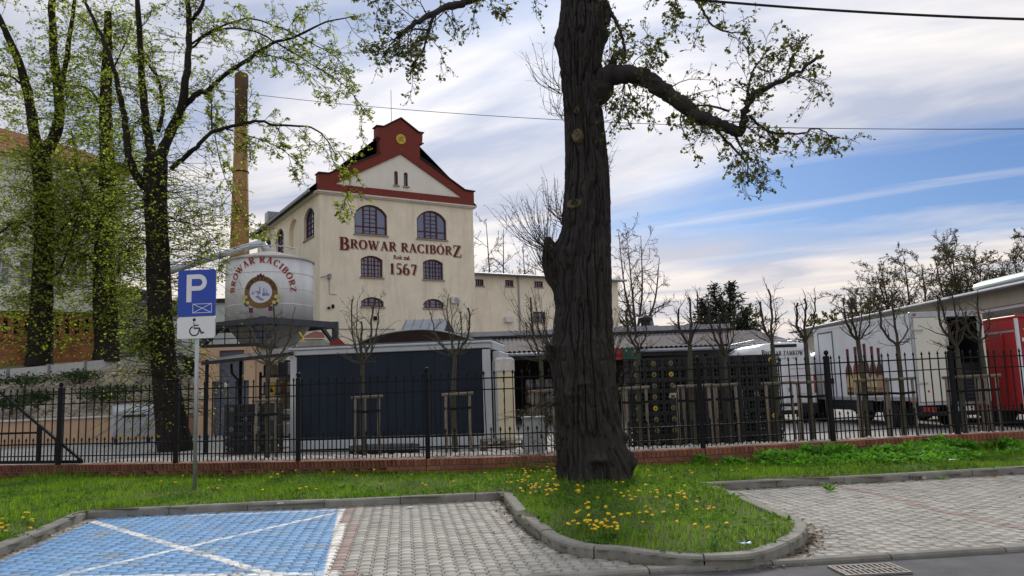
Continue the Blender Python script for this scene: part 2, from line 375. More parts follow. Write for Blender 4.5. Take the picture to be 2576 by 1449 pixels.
for st in resample(allp, [kl[3], kl[-1], ki[-1]], 1.0):
    st = [s for j, s in enumerate(st) if j == 0 or np.linalg.norm(s - st[j - 1]) > .01]
    if len(st) < 2: continue
    vs = []; jit = random.uniform(-.006, .006)
    for j, p in enumerate(st):
        p0 = st[max(j - 1, 0)]; p1 = st[min(j + 1, len(st) - 1)]; n_ = nrm_at(p, p0, p1); q = p.copy()
        if j == 0: q = p + (st[1] - p) / np.linalg.norm(st[1] - p) * .005
        if j == len(st) - 1: q = p + (st[-2] - p) / np.linalg.norm(st[-2] - p) * .005
        for off, z in ((0, -.08), (0, KH - .018), (.018, KH), (KW - .008, KH), (KW, KH - .008), (KW, -.08)): vs.append(q + n_ * off + np.array((0, 0, z + (jit if z > 0 else 0))))
    k_ = 6; fs = [(j * k_ + c, j * k_ + (c + 1) % k_, (j + 1) * k_ + (c + 1) % k_, (j + 1) * k_ + c) for j in range(len(st) - 1) for c in range(k_)] + [tuple(range(k_)), tuple(range((len(st) - 1) * k_, len(st) * k_))[::-1]]
    MB().add(vs, fs).build('kerb_stone', m_conc, kerb)

# ---- paving blocks (double-T interlocking blocks), painted blue in the disabled bay
ANG = R(8.0); cA, sA = math.cos(ANG), math.sin(ANG)
BU, BV, BE = .1175, .150, .0125
def to_uv(x, y): return x * cA + y * sA, -x * sA + y * cA
def to_xy(u, v): return u * cA - v * sA, u * sA + v * cA
def block_poly(gap=.0040):
    a, w = BU / 2 + BE - gap, BU / 2 - BE - gap; l = BV / 2 - gap * .62
    r = [(a, -l), (a, -.31 * BV), (w, -.19 * BV), (w, .19 * BV), (a, .31 * BV), (a, l)]
    return r + [(-x, y) for x, y in r[::-1]]
def paint_mat():
    m = bpy.data.materials.new('paving_block_painted'); m.use_nodes = True; t = m.node_tree; b = t.nodes['Principled BSDF']; b.inputs['Roughness'].default_value = .85; b.inputs['Specular IOR Level'].default_value = .25
    N = t.nodes.new; Lk = t.links.new
    geo = N('ShaderNodeNewGeometry'); sp_ = N('ShaderNodeSeparateXYZ'); Lk(geo.outputs['Position'], sp_.inputs[0]); X, Y = sp_.outputs[0], sp_.outputs[1]
    def mth(op, a, c=None, d=None, clamp=False):
        n = N('ShaderNodeMath'); n.operation = op; n.use_clamp = clamp
        for i, q in enumerate((a, c, d)):
            if q is None: continue
            if isinstance(q, (int, float)): n.inputs[i].default_value = q
            else: Lk(q, n.inputs[i])
        return n.outputs[0]
    def noise(sc, det=6, ro=.6):
        n = N('ShaderNodeTexNoise'); n.inputs['Scale'].default_value = sc; n.inputs['Detail'].default_value = det; n.inputs['Roughness'].default_value = ro; Lk(geo.outputs['Position'], n.inputs['Vector']); return n.outputs['Fac']
    def mixc(f, a, c):
        n = N('ShaderNodeMix'); n.data_type = 'RGBA'
        for i, q in ((0, f), (6, a), (7, c)):
            if isinstance(q, tuple): n.inputs[i].default_value = (*q, 1)
            elif isinstance(q, (int, float)): n.inputs[i].default_value = q
            else: Lk(q, n.inputs[i])
        return n.outputs[2]
    def side(p, q):     # signed distance, positive left of p->q
        d = Vector((q[0] - p[0], q[1] - p[1])); d.normalize()
        return mth('ADD', mth('MULTIPLY', X, -d.y), mth('ADD', mth('MULTIPLY', Y, d.x), d.y * p[0] - d.x * p[1]))
    def step(v, e=.012): return mth('MULTIPLY_ADD', v, 1 / (2 * e), .5, True)
    def line(p, q, w): return step(mth('SUBTRACT', w / 2, mth('ABSOLUTE', side(p, q))))
    wob = mth('MULTIPLY', mth('SUBTRACT', noise(14, 3), .5), .05)
    BR0, BR1 = (-2.36, 10.6), (-1.62, 6.68)
    inblue = mth('MULTIPLY', step(mth('ADD', side(BR0, BR1), 0.0)) if False else step(mth('MULTIPLY', side(BR0, BR1), -1.0)), step(mth('SUBTRACT', 10.56, mth('ADD', Y, wob))))
    inblue = mth('MULTIPLY', inblue, step(mth('ADD', mth('MULTIPLY', side((-5.40, 10.4), (-4.9, 7.4)), 1.0), wob)))
    wear = mth('SUBTRACT', noise(2.2, 9, .72), .49)
    fine = mth('SUBTRACT', noise(28, 5, .7), .5)
    worn = mth('MULTIPLY_ADD', mth('ADD', mth('MULTIPLY', wear, 1.0), mth('MULTIPLY', fine, .55)), 9.0, -.48, True)
    wl = line((-2.305, 10.6), (-1.565, 6.68), .115)
    wl = mth('MULTIPLY', wl, step(mth('SUBTRACT', 10.5, Y)))
    tp = mth('MULTIPLY', line((-5.4, 10.36), (-2.27, 10.44), .055), step(mth('SUBTRACT', X, -4.3)))
    d1 = line((-5.15, 9.95), (-2.01, 6.74), .095); d2 = line((-2.31, 10.22), (-3.98, 7.02), .08)
    bt = line((-4.4, 7.02), (-1.9, 6.80), .10)
    white = mth('MAXIMUM', mth('MAXIMUM', mth('MAXIMUM', wl, tp), mth('MAXIMUM', d1, d2)), bt)
    white = mth('MULTIPLY', white, mth('MAXIMUM', inblue, wl))
    oi = N('ShaderNodeObjectInfo'); ir = mth('FRACT', mth('ADD', oi.outputs['Random'], geo.outputs['Random Per Island']))
    g = mixc(noise(3, 6), (.305, .293, .262), (.385, .372, .335)); 
    sc_ = N('ShaderNodeVectorMath'); sc_.operation = 'SCALE'; Lk(g, sc_.inputs[0]); Lk(mth('MULTIPLY_ADD', ir, .34, .83), sc_.inputs['Scale']); grey = sc_.outputs[0]
    dirt = mth('MULTIPLY_ADD', noise(.9, 8, .7), 3.2, -1.55, True)
    grey = mixc(mth('MULTIPLY', dirt, .5), grey, (.21, .20, .175))
    fleck = mth('MULTIPLY_ADD', noise(160, 2), 5.0, -2.9, True)
    grey = mixc(mth('MULTIPLY', fleck, .35), grey, (.15, .14, .13))
    blue0 = mixc(noise(5, 6), (.150, .31, .54), (.205, .385, .62))
    blue = N('ShaderNodeVectorMath'); blue.operation = 'SCALE'; Lk(blue0, blue.inputs[0]); Lk(mth('MULTIPLY_ADD', ir, .22, .88), blue.inputs['Scale'])
    c = mixc(mth('MULTIPLY', inblue, mth('SUBTRACT', 1.0, mth('MULTIPLY', worn, .8))), grey, blue.outputs[0])
    ww = mth('MULTIPLY_ADD', mth('ADD', mth('MULTIPLY', wear, 1.3), mth('MULTIPLY', fine, .8)), 6.0, -.05, True)
    c = mixc(mth('MULTIPLY', white, mth('SUBTRACT', 1.0, mth('MULTIPLY', ww, .9))), c, (.78, .77, .72))
    Lk(c, b.inputs['Base Color'])
    nb = noise(140, 3); bp = N('ShaderNodeBump'); bp.inputs['Strength'].default_value = .25; bp.inputs['Distance'].default_value = .01; Lk(nb, bp.inputs['Height']); Lk(bp.outputs[0], b.inputs['Normal'])
    return m
m_block = paint_mat()
m_redblock = mat('red_paving_block', (.28, .195, .17), .9, .18, 5, .25, 140, island=.14, col2=(.35, .29, .26))
m_joint = mat('joint_sand', (.062, .068, .035), .98, .35, 1.6, col2=(.14, .13, .105))
poly = block_poly(); np_ = len(poly)
def block_verts(inset_z):
    top = [(x * .982, y * .986, 0.0) for x, y in poly]; mid = [(x, y, -.0028) for x, y in poly]; bot = [(x, y, -.03) for x, y in poly]
    return np.array(top + mid + bot)
BVt = block_verts(0)
bq = [(np_ + i, np_ + (i + 1) % np_, (i + 1) % np_, i) for i in range(np_)] + [(2 * np_ + i, 2 * np_ + (i + 1) % np_, np_ + (i + 1) % np_, np_ + i) for i in range(np_)]
# top face as quads (fan over the symmetric outline) + tris
tq = [(0, 1, 10, 11), (1, 2, 9, 10), (2, 3, 8, 9), (3, 4, 7, 8), (4, 5, 6, 7)]
BQ = np.array(bq + tq)
def block_mesh(mt):
    me = mesh_np('paving_block', BVt, BQ); me.materials.append(mt); return me
bm_grey, bm_red = block_mesh(m_block), block_mesh(m_redblock)
lawn_poly = [tuple(p[:2]) for p in allp] + [(15.4, 15.6)] + [(x, y) for x, y in FP[::-1]] + [(-14.2, 6.0)]
def paving(name, urange, vrange, test, nearest=300):
    root = bpy.data.objects.new(name, None); COL.objects.link(root); tag(root, kind='structure')
    cells = []
    u0, u1 = urange; v0, v1 = vrange
    for iu in range(int(u0 / BU), int(u1 / BU) + 1):
        for iv in range(int(v0 / BV), int(v1 / BV) + 1):
            u = iu * BU; v = iv * BV + (BV / 2 if iu % 2 else 0); x, y = to_xy(u, v)
            cells.append((x, y, iu))
    C = np.array(cells); inside = ~in_poly(C[:, 0], C[:, 1], lawn_poly) & (C[:, 1] > road_edge(C[:, 0]) - .02 + .02) & test(C[:, 0], C[:, 1])
    C = C[inside]; d = np.hypot(C[:, 0], C[:, 1]); C = C[np.argsort(d)]
    return root, C
def put_blocks(root, C, redf, n_ind=300):
    red = redf(C)
    vis = np.abs(C[:, 0]) / C[:, 1] < .645
    vis &= C[:, 1] > 6.45 - .0
    idx = np.where(vis)[0][:n_ind]; ind = set(idx.tolist())
    dz = RNG.uniform(-.0035, .0025, len(C)); tilt = RNG.normal(size=(len(C), 2)) * .008
    for i in idx:
        o = bpy.data.objects.new('paving_block', bm_red if red[i] else bm_grey); COL.objects.link(o); o.parent = root
        o.location = (C[i, 0], C[i, 1], dz[i]); o.rotation_euler = (tilt[i, 0], tilt[i, 1], ANG)
    rot = np.array([[cA, -sA, 0], [sA, cA, 0], [0, 0, 1]])
    base = BVt @ rot.T
    for isred in (0, 1):
        sel = np.array([i for i in range(len(C)) if i not in ind and red[i] == isred])
        if len(sel) == 0: continue
        V = base[None] + np.stack([C[sel, 0], C[sel, 1], dz[sel]], 1)[:, None, :]
        V[:, :, 2] += (base[None, :, 0] * tilt[sel, 0:1] + base[None, :, 1] * tilt[sel, 1:2])
        Q = (BQ[None] + (np.arange(len(sel)) * len(BVt))[:, None, None]).reshape(-1, 4)
        o = link('farther_paving_blocks', mesh_np('farther_paving_blocks', V.reshape(-1, 3), Q), m_redblock if isred else m_block, root); tag(o, kind='stuff')
    return red
# parking bay on the left, with one red column beside the white line
rootL, CL = paving('left_parking_bay', (-6.2, 2.3), (5.4, 12.6), lambda x, y: (x < 1.6))
lineu = to_uv(-2.17, 10.3)
def redL(C):
    u = C[:, 0] * cA + C[:, 1] * sA
    off = (C[:, 0] + 2.185 - (10.5 - C[:, 1]) * .188)
    return (np.abs(off) < .058).astype(int)
put_blocks(rootL, CL, redL)
rootR, CR = paving('right_parking_bay', (2.0, 16), (4.0, 13.5), lambda x, y: (x >= 1.6) & (x < 13.5))
def redR(C):
    off = C[:, 0] - 4.36 - (11.24 - C[:, 1]) * .105; off2 = C[:, 0] - 6.60 - (12.1 - C[:, 1]) * .105; off3 = C[:, 0] - 8.9 - (12.1 - C[:, 1]) * .105
    return ((np.abs(off) < .06) | (np.abs(off2) < .06) | (np.abs(off3) < .06)).astype(int)
put_blocks(rootR, CR, redR)
mb = MB(); mb.add([(-7.5, road_edge(-7.5) - .03, -.007), (14, road_edge(14) - .03, -.007), (14, 14.2, -.007), (-7.5, 11.4, -.007)], [(0, 1, 2, 3)])
mb.build('joint_bed', m_joint, rootL)

# ---- lawn
YT = 11.7
TREE = Vector((at(1498, 1200, YT).x, YT, 0))
def lawn_z(x, y):
    d = np.hypot(x - TREE.x, (y - TREE.y) * .8)
    hz = .088 - .033 * np.clip((y - 11.2) / 3.0, 0, 1) + .055 * np.exp(-(d / 1.3) ** 2) + .03 * np.sin(x * 1.7 + 1) * np.sin(y * 2.3)
    return hz
gx, gy = np.meshgrid(np.arange(-14, 15.3, .1), np.arange(6.0, 17.0, .1)); ins = in_poly(gx, gy, lawn_poly)
cells = np.argwhere(ins); vid = {}
V = []; Q = []
def vert(a, b):
    if (a, b) not in vid:
        x = -14 + a * .1 - .05; y = 6 + b * .1 - .05; vid[(a, b)] = len(V); V.append((x, y, float(lawn_z(x, y)) - .012))
    return vid[(a, b)]
for b, a in cells: Q.append((vert(a, b), vert(a + 1, b), vert(a + 1, b + 1), vert(a, b + 1)))
m_soil = mat('lawn_soil', (.045, .07, .018), .98, .4, 4, col2=(.09, .075, .045))
lawn = tag(link('lawn', mesh_np('lawn', V, Q, None, True), m_soil), kind='structure')

def grass(name, N, hmin, hmax, region, mt, seed, lean=.35, dens=None, w=.006):
    rg = np.random.default_rng(seed); x0, x1, y0, y1 = region; P = []
    x = rg.uniform(x0, x1, N); y = y0 + (y1 - y0) * rg.random(N); k = in_poly(x, y, lawn_poly)
    for (dx, dy) in ((.12, 0), (-.12, 0), (0, -.12)):
        k &= in_poly(x + dx, y + dy, lawn_poly)
    k &= np.hypot(x - TREE.x, y - TREE.y) > .5
    if dens is not None: k &= rg.random(N) < dens(x, y)
    k &= np.abs(x) < y * .68
    x, y = x[k], y[k]; n = len(x); z = lawn_z(x, y) - .015
    patch = smooth_noise(x * 1.3 + 40, y * 1.3, 5); h = (hmin + (hmax - hmin) * rg.random(n) ** 1.6) * (.55 + .9 * patch)
    az = rg.uniform(0, 2 * math.pi, n); wx, wy = np.cos(az) * w / 2, np.sin(az) * w / 2; la = rg.uniform(0, 2 * math.pi, n); lm = h * lean * rg.uniform(.2, 1.6, n); lx, ly = np.cos(la) * lm, np.sin(la) * lm
    wsc = rg.uniform(.7, 1.5, n); wx, wy = wx * wsc, wy * wsc
    V = np.stack([np.stack([x - wx, y - wy, z], 1), np.stack([x + wx, y + wy, z], 1), np.stack([x + wx * .7 + lx * .35, y + wy * .7 + ly * .35, z + h * .55], 1), np.stack([x - wx * .7 + lx * .35, y - wy * .7 + ly * .35, z + h * .55], 1), np.stack([x + lx, y + ly, z + h * .95], 1)], 1)
    i = np.arange(n)[:, None] * 5
    me = mesh_np(name, V.reshape(-1, 3), np.concatenate([i, i + 1, i + 2, i + 3], 1), np.concatenate([i + 3, i + 2, i + 4], 1))
    return link(name, me, mt)
m_grass = mat('grass_blades', (.11, .235, .022), .8, .35, 1.2, island=.45, col2=(.20, .34, .035), transl=.4, spec=.08)
g1 = grass('grass', 250000, .035, .105, (-11, 11, 6.3, 16.3), m_grass, 11)
tag(g1, 'short bright green grass on the verge and the tree island', 'grass', kind='stuff')
g2 = grass('tall_grass', 60000, .08, .22, (-11, 11, 9.5, 16.3), m_grass, 12, .45, lambda x, y: np.clip(.06 + .9 * np.exp(-((np.interp(x, [p[0] for p in FP], [p[1] for p in FP]) - y) / .35) ** 2) + .7 * np.exp(-(np.hypot(x - 1.15, y - 11.6) / 0.75) ** 2), 0, 1), w=.007)
tag(g2, 'taller tufted grass growing at the foot of the brick wall and big trunk', 'grass', kind='stuff')
# broad-leaved ground cover (clover / dandelion leaves) and the nettle-like band on the right
def leafcover(name, pts, size, mt, rg, flat=.6):
    return link(name, leaf_mesh(name, pts, size, rg, flat, .55), mt)
rg = np.random.default_rng(31); x = rg.uniform(-10, 10, 60000); y = rg.uniform(6.3, 15.8, 60000); k = in_poly(x, y, lawn_poly) & in_poly(x - .12, y, lawn_poly) & in_poly(x + .12, y, lawn_poly) & in_poly(x, y - .12, lawn_poly); dn = smooth_noise(x * 2 + 60, y * 2 + 7, 9) + .5 * np.exp(-(np.hypot(x - 1.0, y - 11.3) / 1.6) ** 2); k &= (dn > .50) & (np.hypot(x - TREE.x, y - TREE.y) > .5) & (np.abs(x) < y * .68)
pts = np.stack([x[k], y[k], lawn_z(x[k], y[k]) + rg.uniform(.0, .045, k.sum())], 1)
m_weed = mat('weed_leaves', (.06, .15, .025), .85, .3, 2, island=.35, col2=(.10, .20, .035), transl=.3, spec=.08)
tag(leafcover('lawn_weeds', pts, .055, m_weed, rg), 'small broad leaved weeds mixed into the grass', 'weeds', kind='stuff')
x = rg.uniform(3.1, 10.5, 26000); fy = np.interp(x, [p[0] for p in FP], [p[1] for p in FP]); t = rg.random(26000) ** 1.2; y = fy - .14 - t * (1.0 + .5 * np.sin(x * 1.1 + 1)) * np.clip((x - 2.7) / 1.2, 0, 1)
hh = (.05 + .30 * smooth_noise(x * 1.6 + 5, y * 2.2, 77)) * np.clip(1.2 - t, .15, 1); k = in_poly(x, y - .18, lawn_poly) & (smooth_noise(x * 3 + 5, y * 3.2, 78) > .30)
pts = np.stack([x, y, lawn_z(x, y) + hh * rg.uniform(.45, 1, 26000)], 1)[k]
m_nettle = mat('nettle_leaves', (.09, .27, .025), .7, .3, 2, island=.38, col2=(.16, .38, .045), transl=.4)
tag(leafcover('nettle_patch', pts, .085, m_nettle, rg, .55), 'lush green nettles growing along the brick wall on the right', 'nettles', kind='stuff')

# ---- yard behind the fence
m_yard = mat('yard_paving', (.30, .297, .285), .92, .16, .8, .25, 40, stain=.35)
mb = MB(); n = len(FP)
mb.add([(x, y + .12, YARD) for x, y in FP] + [(70, 90, YARD), (-70, 90, YARD)], [tuple(range(n + 2))]); tag(mb.build('yard', m_yard), kind='structure')
mb = MB(); mb.add([(-70, 6.0, .05), (-14.2, 6.0, .05), (-14.2, 17.08, .05), (-70, 29, .05)], [(0, 1, 2, 3)]); mb.add([(15.4, 15.82, .05), (15.4, 12, .05), (70, 21, .05), (70, 26, .05)], [(0, 1, 2, 3)])
tag(mb.build('pavement', m_yard), kind='structure')
# gravel bed of pale broken stones behind the wall
rg = np.random.default_rng(5); tx = np.concatenate([rg.uniform(-8.4, 6.6, 5600), rg.uniform(6.6, 10, 160)]); ty = np.interp(tx, [p[0] for p in FP], [p[1] for p in FP]) + .16 + rg.random(len(tx)) ** 1.2 * 2.4
bed = MB(); xs = np.arange(-9, 10.6, .6)
bv = []
for x in xs:
    y0 = fence_y(x); bv += [(x, y0 + .13, .285 + (.08 if x > 3 else 0) * min(1, (x - 3) / 4)), (x, y0 + 1.4, .25), (x, y0 + 2.7, .11)]
bed.add(bv, [(3 * i + j, 3 * i + 3 + j, 3 * i + 4 + j, 3 * i + 1 + j) for i in range(len(xs) - 1) for j in (0, 1)])
tag(bed.build('gravel_bed', mat('gravel_base', (.22, .2, .17), .98, .4, 8, .6, 30, col2=(.36, .33, .28))), kind='structure')
ico = np.array([(0, 0, 1), (.89, 0, .45), (.28, .85, .45), (-.72, .53, .45), (-.72, -.53, .45), (.28, -.85, .45), (.72, .53, -.45), (-.28, .85, -.45), (-.89, 0, -.45), (-.28, -.85, -.45), (.72, -.53, -.45), (0, 0, -1)])
icf = np.array([(0, 1, 2), (0, 2, 3), (0, 3, 4), (0, 4, 5), (0, 5, 1), (1, 6, 2), (2, 7, 3), (3, 8, 4), (4, 9, 5), (5, 10, 1), (6, 7, 2), (7, 8, 3), (8, 9, 4), (9, 10, 5), (10, 6, 1), (11, 7, 6), (11, 8, 7), (11, 9, 8), (11, 10, 9), (11, 6, 10)])
def stones(name, P, smin, smax, mt, rg):
    n = len(P); s = rg.uniform(smin, smax, (n, 1, 1)) * rg.uniform(.55, 1.3, (n, 1, 3)); s[:, :, 2] *= .65
    V = ico[None] * s * rg.uniform(.75, 1.2, (n, 12, 1)) + P[:, None, :]
    return link(name, mesh_np(name, V.reshape(-1, 3), None, (icf[None] + (np.arange(n) * 12)[:, None, None]).reshape(-1, 3)), mt)
fyy = np.interp(tx, [p[0] for p in FP], [p[1] for p in FP]); tz = np.where(ty - fyy < 1.4, .30 - .03 * (ty - fyy), .25 - (ty - fyy - 1.4) * .11) + np.clip((tx - 3) / 4, 0, 1) * .08 * np.clip(1 - (ty - fyy), 0, 1)
tag(stones('gravel', np.stack([tx, ty, tz], 1), .03, .085, mat('gravel_stones', (.42, .39, .33), .95, .25, 5, island=.32, col2=(.55, .52, .46)), rg), 'pale broken stone gravel bed behind the fence', 'gravel', kind='stuff')

# ================================================================== brick wall under the fence
m_brick = mat('brick', (.235, .085, .05), .9, .25, 8, .4, 60, island=.25, col2=(.30, .125, .08), stain=.35)
m_mortar = mat('mortar', (.17, .13, .11), .95, .2, 8)
bw = thing('brick_wall', 'low red brick wall carrying the black metal fence', 'wall')
def seg_iter(step, z=None):
    # walk the fence line in equal steps, yields centre, direction
    tot = []; 
    for (a, b), (c, d) in zip(FP[1:], FP[2:]):
        L = math.hypot(c - a, d - b); n = max(1, round(L / step))
        for i in range(n): t = (i + .5) / n; yield (a + (c - a) * t, b + (d - b) * t, math.atan2(d - b, c - a), L / n)
core = MB()
for (a, b), (c, d) in zip(FP[1:], FP[2:]):
    an = math.atan2(d - b, c - a); z0, z1 = wall_top(a) - .008, wall_top(c) - .008; px_, py_ = -math.sin(an), math.cos(an)
    core.prism([(-.112, -.1), (.112, -.1), (.112, 1), (-.112, 1)], lambda o, q: (a + px_ * o, b + py_ * o, q if q < 0 else z0), lambda o, q: (c + px_ * o, d + py_ * o, q if q < 0 else z1))
core.build('mortar_core', m_mortar, bw)
row = MB().cbox(-.034, .034, -.128, .128, -.115, 0, .006).mesh('cap_brick'); row.materials.append(m_brick)
strb = MB().cbox(-.121, .121, -.012, .012, -.0325, .0325, .005).mesh('brick'); strb.materials.append(m_brick)
caps = [(x, y, wall_top(x), a, row, 'cap_brick') for x, y, a, L in seg_iter(.077)]
bricks = []
for ci in range(4):
    for x, y, a, L in seg_iter(.255):
        zc = wall_top(x) - .125 - .0385 - ci * .076; sh = .127 if ci % 2 else 0
        if zc < -.02: continue
        bricks.append((x + math.cos(a) * sh + math.sin(a) * .114, y + math.sin(a) * sh - math.cos(a) * .114, zc, a, strb, 'brick'))
def lay(lst, n_ind, root, big):
    lst = sorted(lst, key=lambda t: math.hypot(t[0] - 4.2, t[1])); rest = []
    for i, (x, y, z, a, me, nm) in enumerate(lst):
        if i < n_ind:
            o = bpy.data.objects.new(nm, me); COL.objects.link(o); o.parent = root; o.location = (x, y, z + random.uniform(-.002, .002)); o.rotation_euler = (0, random.uniform(-.01, .01), a)
        else: rest.append((x, y, z, a, me))
    if rest:
        v0 = np.array([v.co[:] for v in rest[0][4].vertices]); q = [p.vertices[:] for p in rest[0][4].polygons]; q4 = np.array([p for p in q if len(p) == 4]); q3 = np.array([p for p in q if len(p) == 3]); Vs = []; n = len(v0)
        for x, y, z, a, me in rest:
            c, s = math.cos(a), math.sin(a); Vs.append(np.stack([v0[:, 0] * c - v0[:, 1] * s + x, v0[:, 0] * s + v0[:, 1] * c + y, v0[:, 2] + z + random.uniform(-.002, .002)], 1))
        k = np.arange(len(rest)) * n
        o = link(big, mesh_np(big, np.concatenate(Vs), (q4[None] + k[:, None, None]).reshape(-1, 4), (q3[None] + k[:, None, None]).reshape(-1, 3)), m_brick, root); tag(o, kind='stuff')
lay(caps, 150, bw, 'more_cap_bricks'); lay(bricks, 150, bw, 'more_bricks')

# ================================================================== fence and gate
m_iron = mat('black_iron', (.008, .009, .011), .6, .3, 20, .15, 120, spec=.18)
fence = thing('metal_fence', 'black wrought iron fence with spear tips and ball topped posts', 'fence')
def picket_mesh(h, tip=True):
    mb = MB(); r = .0085; mb.box(-r, r, -r, r, 0, h - .09)
    prof = [(r, h - .10), (r * .9, h - .085), (.022, h - .06), (.019, h - .045), (.006, h - .012), (.001, h)]
    mb.lathe(prof, 6); mb.lathe([(.012, h - .105), (.016, h - .098), (.012, h - .09)], 6)
    return mb
def post_mesh():
    return MB().cbox(-.04, .04, -.04, .04, 0, 1.50, .006), MB().lathe([(.036, 1.49), (.045, 1.50), (.045, 1.515), (.02, 1.52), (.02, 1.53), (.036, 1.545), (.043, 1.575), (.036, 1.605), (.02, 1.618), (.003, 1.622)], 14)
tallm = picket_mesh(1.50 - .0).mesh('picket'); tallm.materials.append(m_iron); shortm = picket_mesh(.50).mesh('short_picket'); shortm.materials.append(m_iron)
pm, bmh = post_mesh(); pmesh = pm.mesh('post'); pmesh.materials.append(m_iron); bmesh_ = bmh.mesh('ball_cap', True); bmesh_.materials.append(m_iron)
npk = 0
def fence_panel(a, c, root, n=15, posts=(True, True), dy=0.0):
    (ax, ay), (bx, by) = a, c; za, zb = wall_top(ax), wall_top(bx); an = math.atan2(by - ay, bx - ax); L = math.hypot(bx - ax, by - ay)
    for hz, th in ((1.385, .030), (1.185, .026), (.395, .030), (.165, .026)):
        MB().beam((ax, ay + dy, za + hz), (bx, by + dy, zb + hz), .03, th * .8).build('rail', m_iron, root)
    for i in range(n):
        for half in (0, 1):
            t = (i + (.5 if not half else 1.0)) / n
            if half and i == n - 1: continue
            x, y, z = ax + (bx - ax) * t, ay + (by - ay) * t + dy, za + (zb - za) * t
            o = bpy.data.objects.new('short_picket' if half else 'picket', shortm if half else tallm); COL.objects.link(o); o.parent = root; o.location = (x, y, z + .03); o.rotation_euler = (random.gauss(0, .005), random.gauss(0, .006), an)
def fence_post(p, root):
    o = bpy.data.objects.new('post', pmesh); COL.objects.link(o); o.parent = root; o.location = (p[0], p[1], wall_top(p[0]))
    b = bpy.data.objects.new('ball_cap', bmesh_); COL.objects.link(b); b.parent = o
for a, c in zip(FP[2:-1], FP[3:]):
    if a[0] > 10.4: break
    fence_panel(a, c, fence, 15)
for p in FP[2:-2]: fence_post(p, fence)
gate = thing('sliding_gate', 'black sliding gate with diagonal brace at the left edge of the fence', 'gate')
fence_panel(FP[1], FP[2], gate, 15, dy=.13)
def gp(x, z): return (x, fence_y(x) + .13, z)
MB().beam(gp(-11.6, .36), gp(-8.62, .34), .07, .06).build('bottom_beam', m_iron, gate)
MB().beam(gp(-10.6, 1.78), gp(-8.62, .36), .05, .05).build('diagonal_brace', m_iron, gate)
MB().beam(gp(-9.62, .34), gp(-9.62, 1.05), .075, .06).build('upright', m_iron, gate)
MB().beam(gp(-11.5, .93), gp(-9.6, .93), .04, .04).build('middle_bar', m_iron, gate)

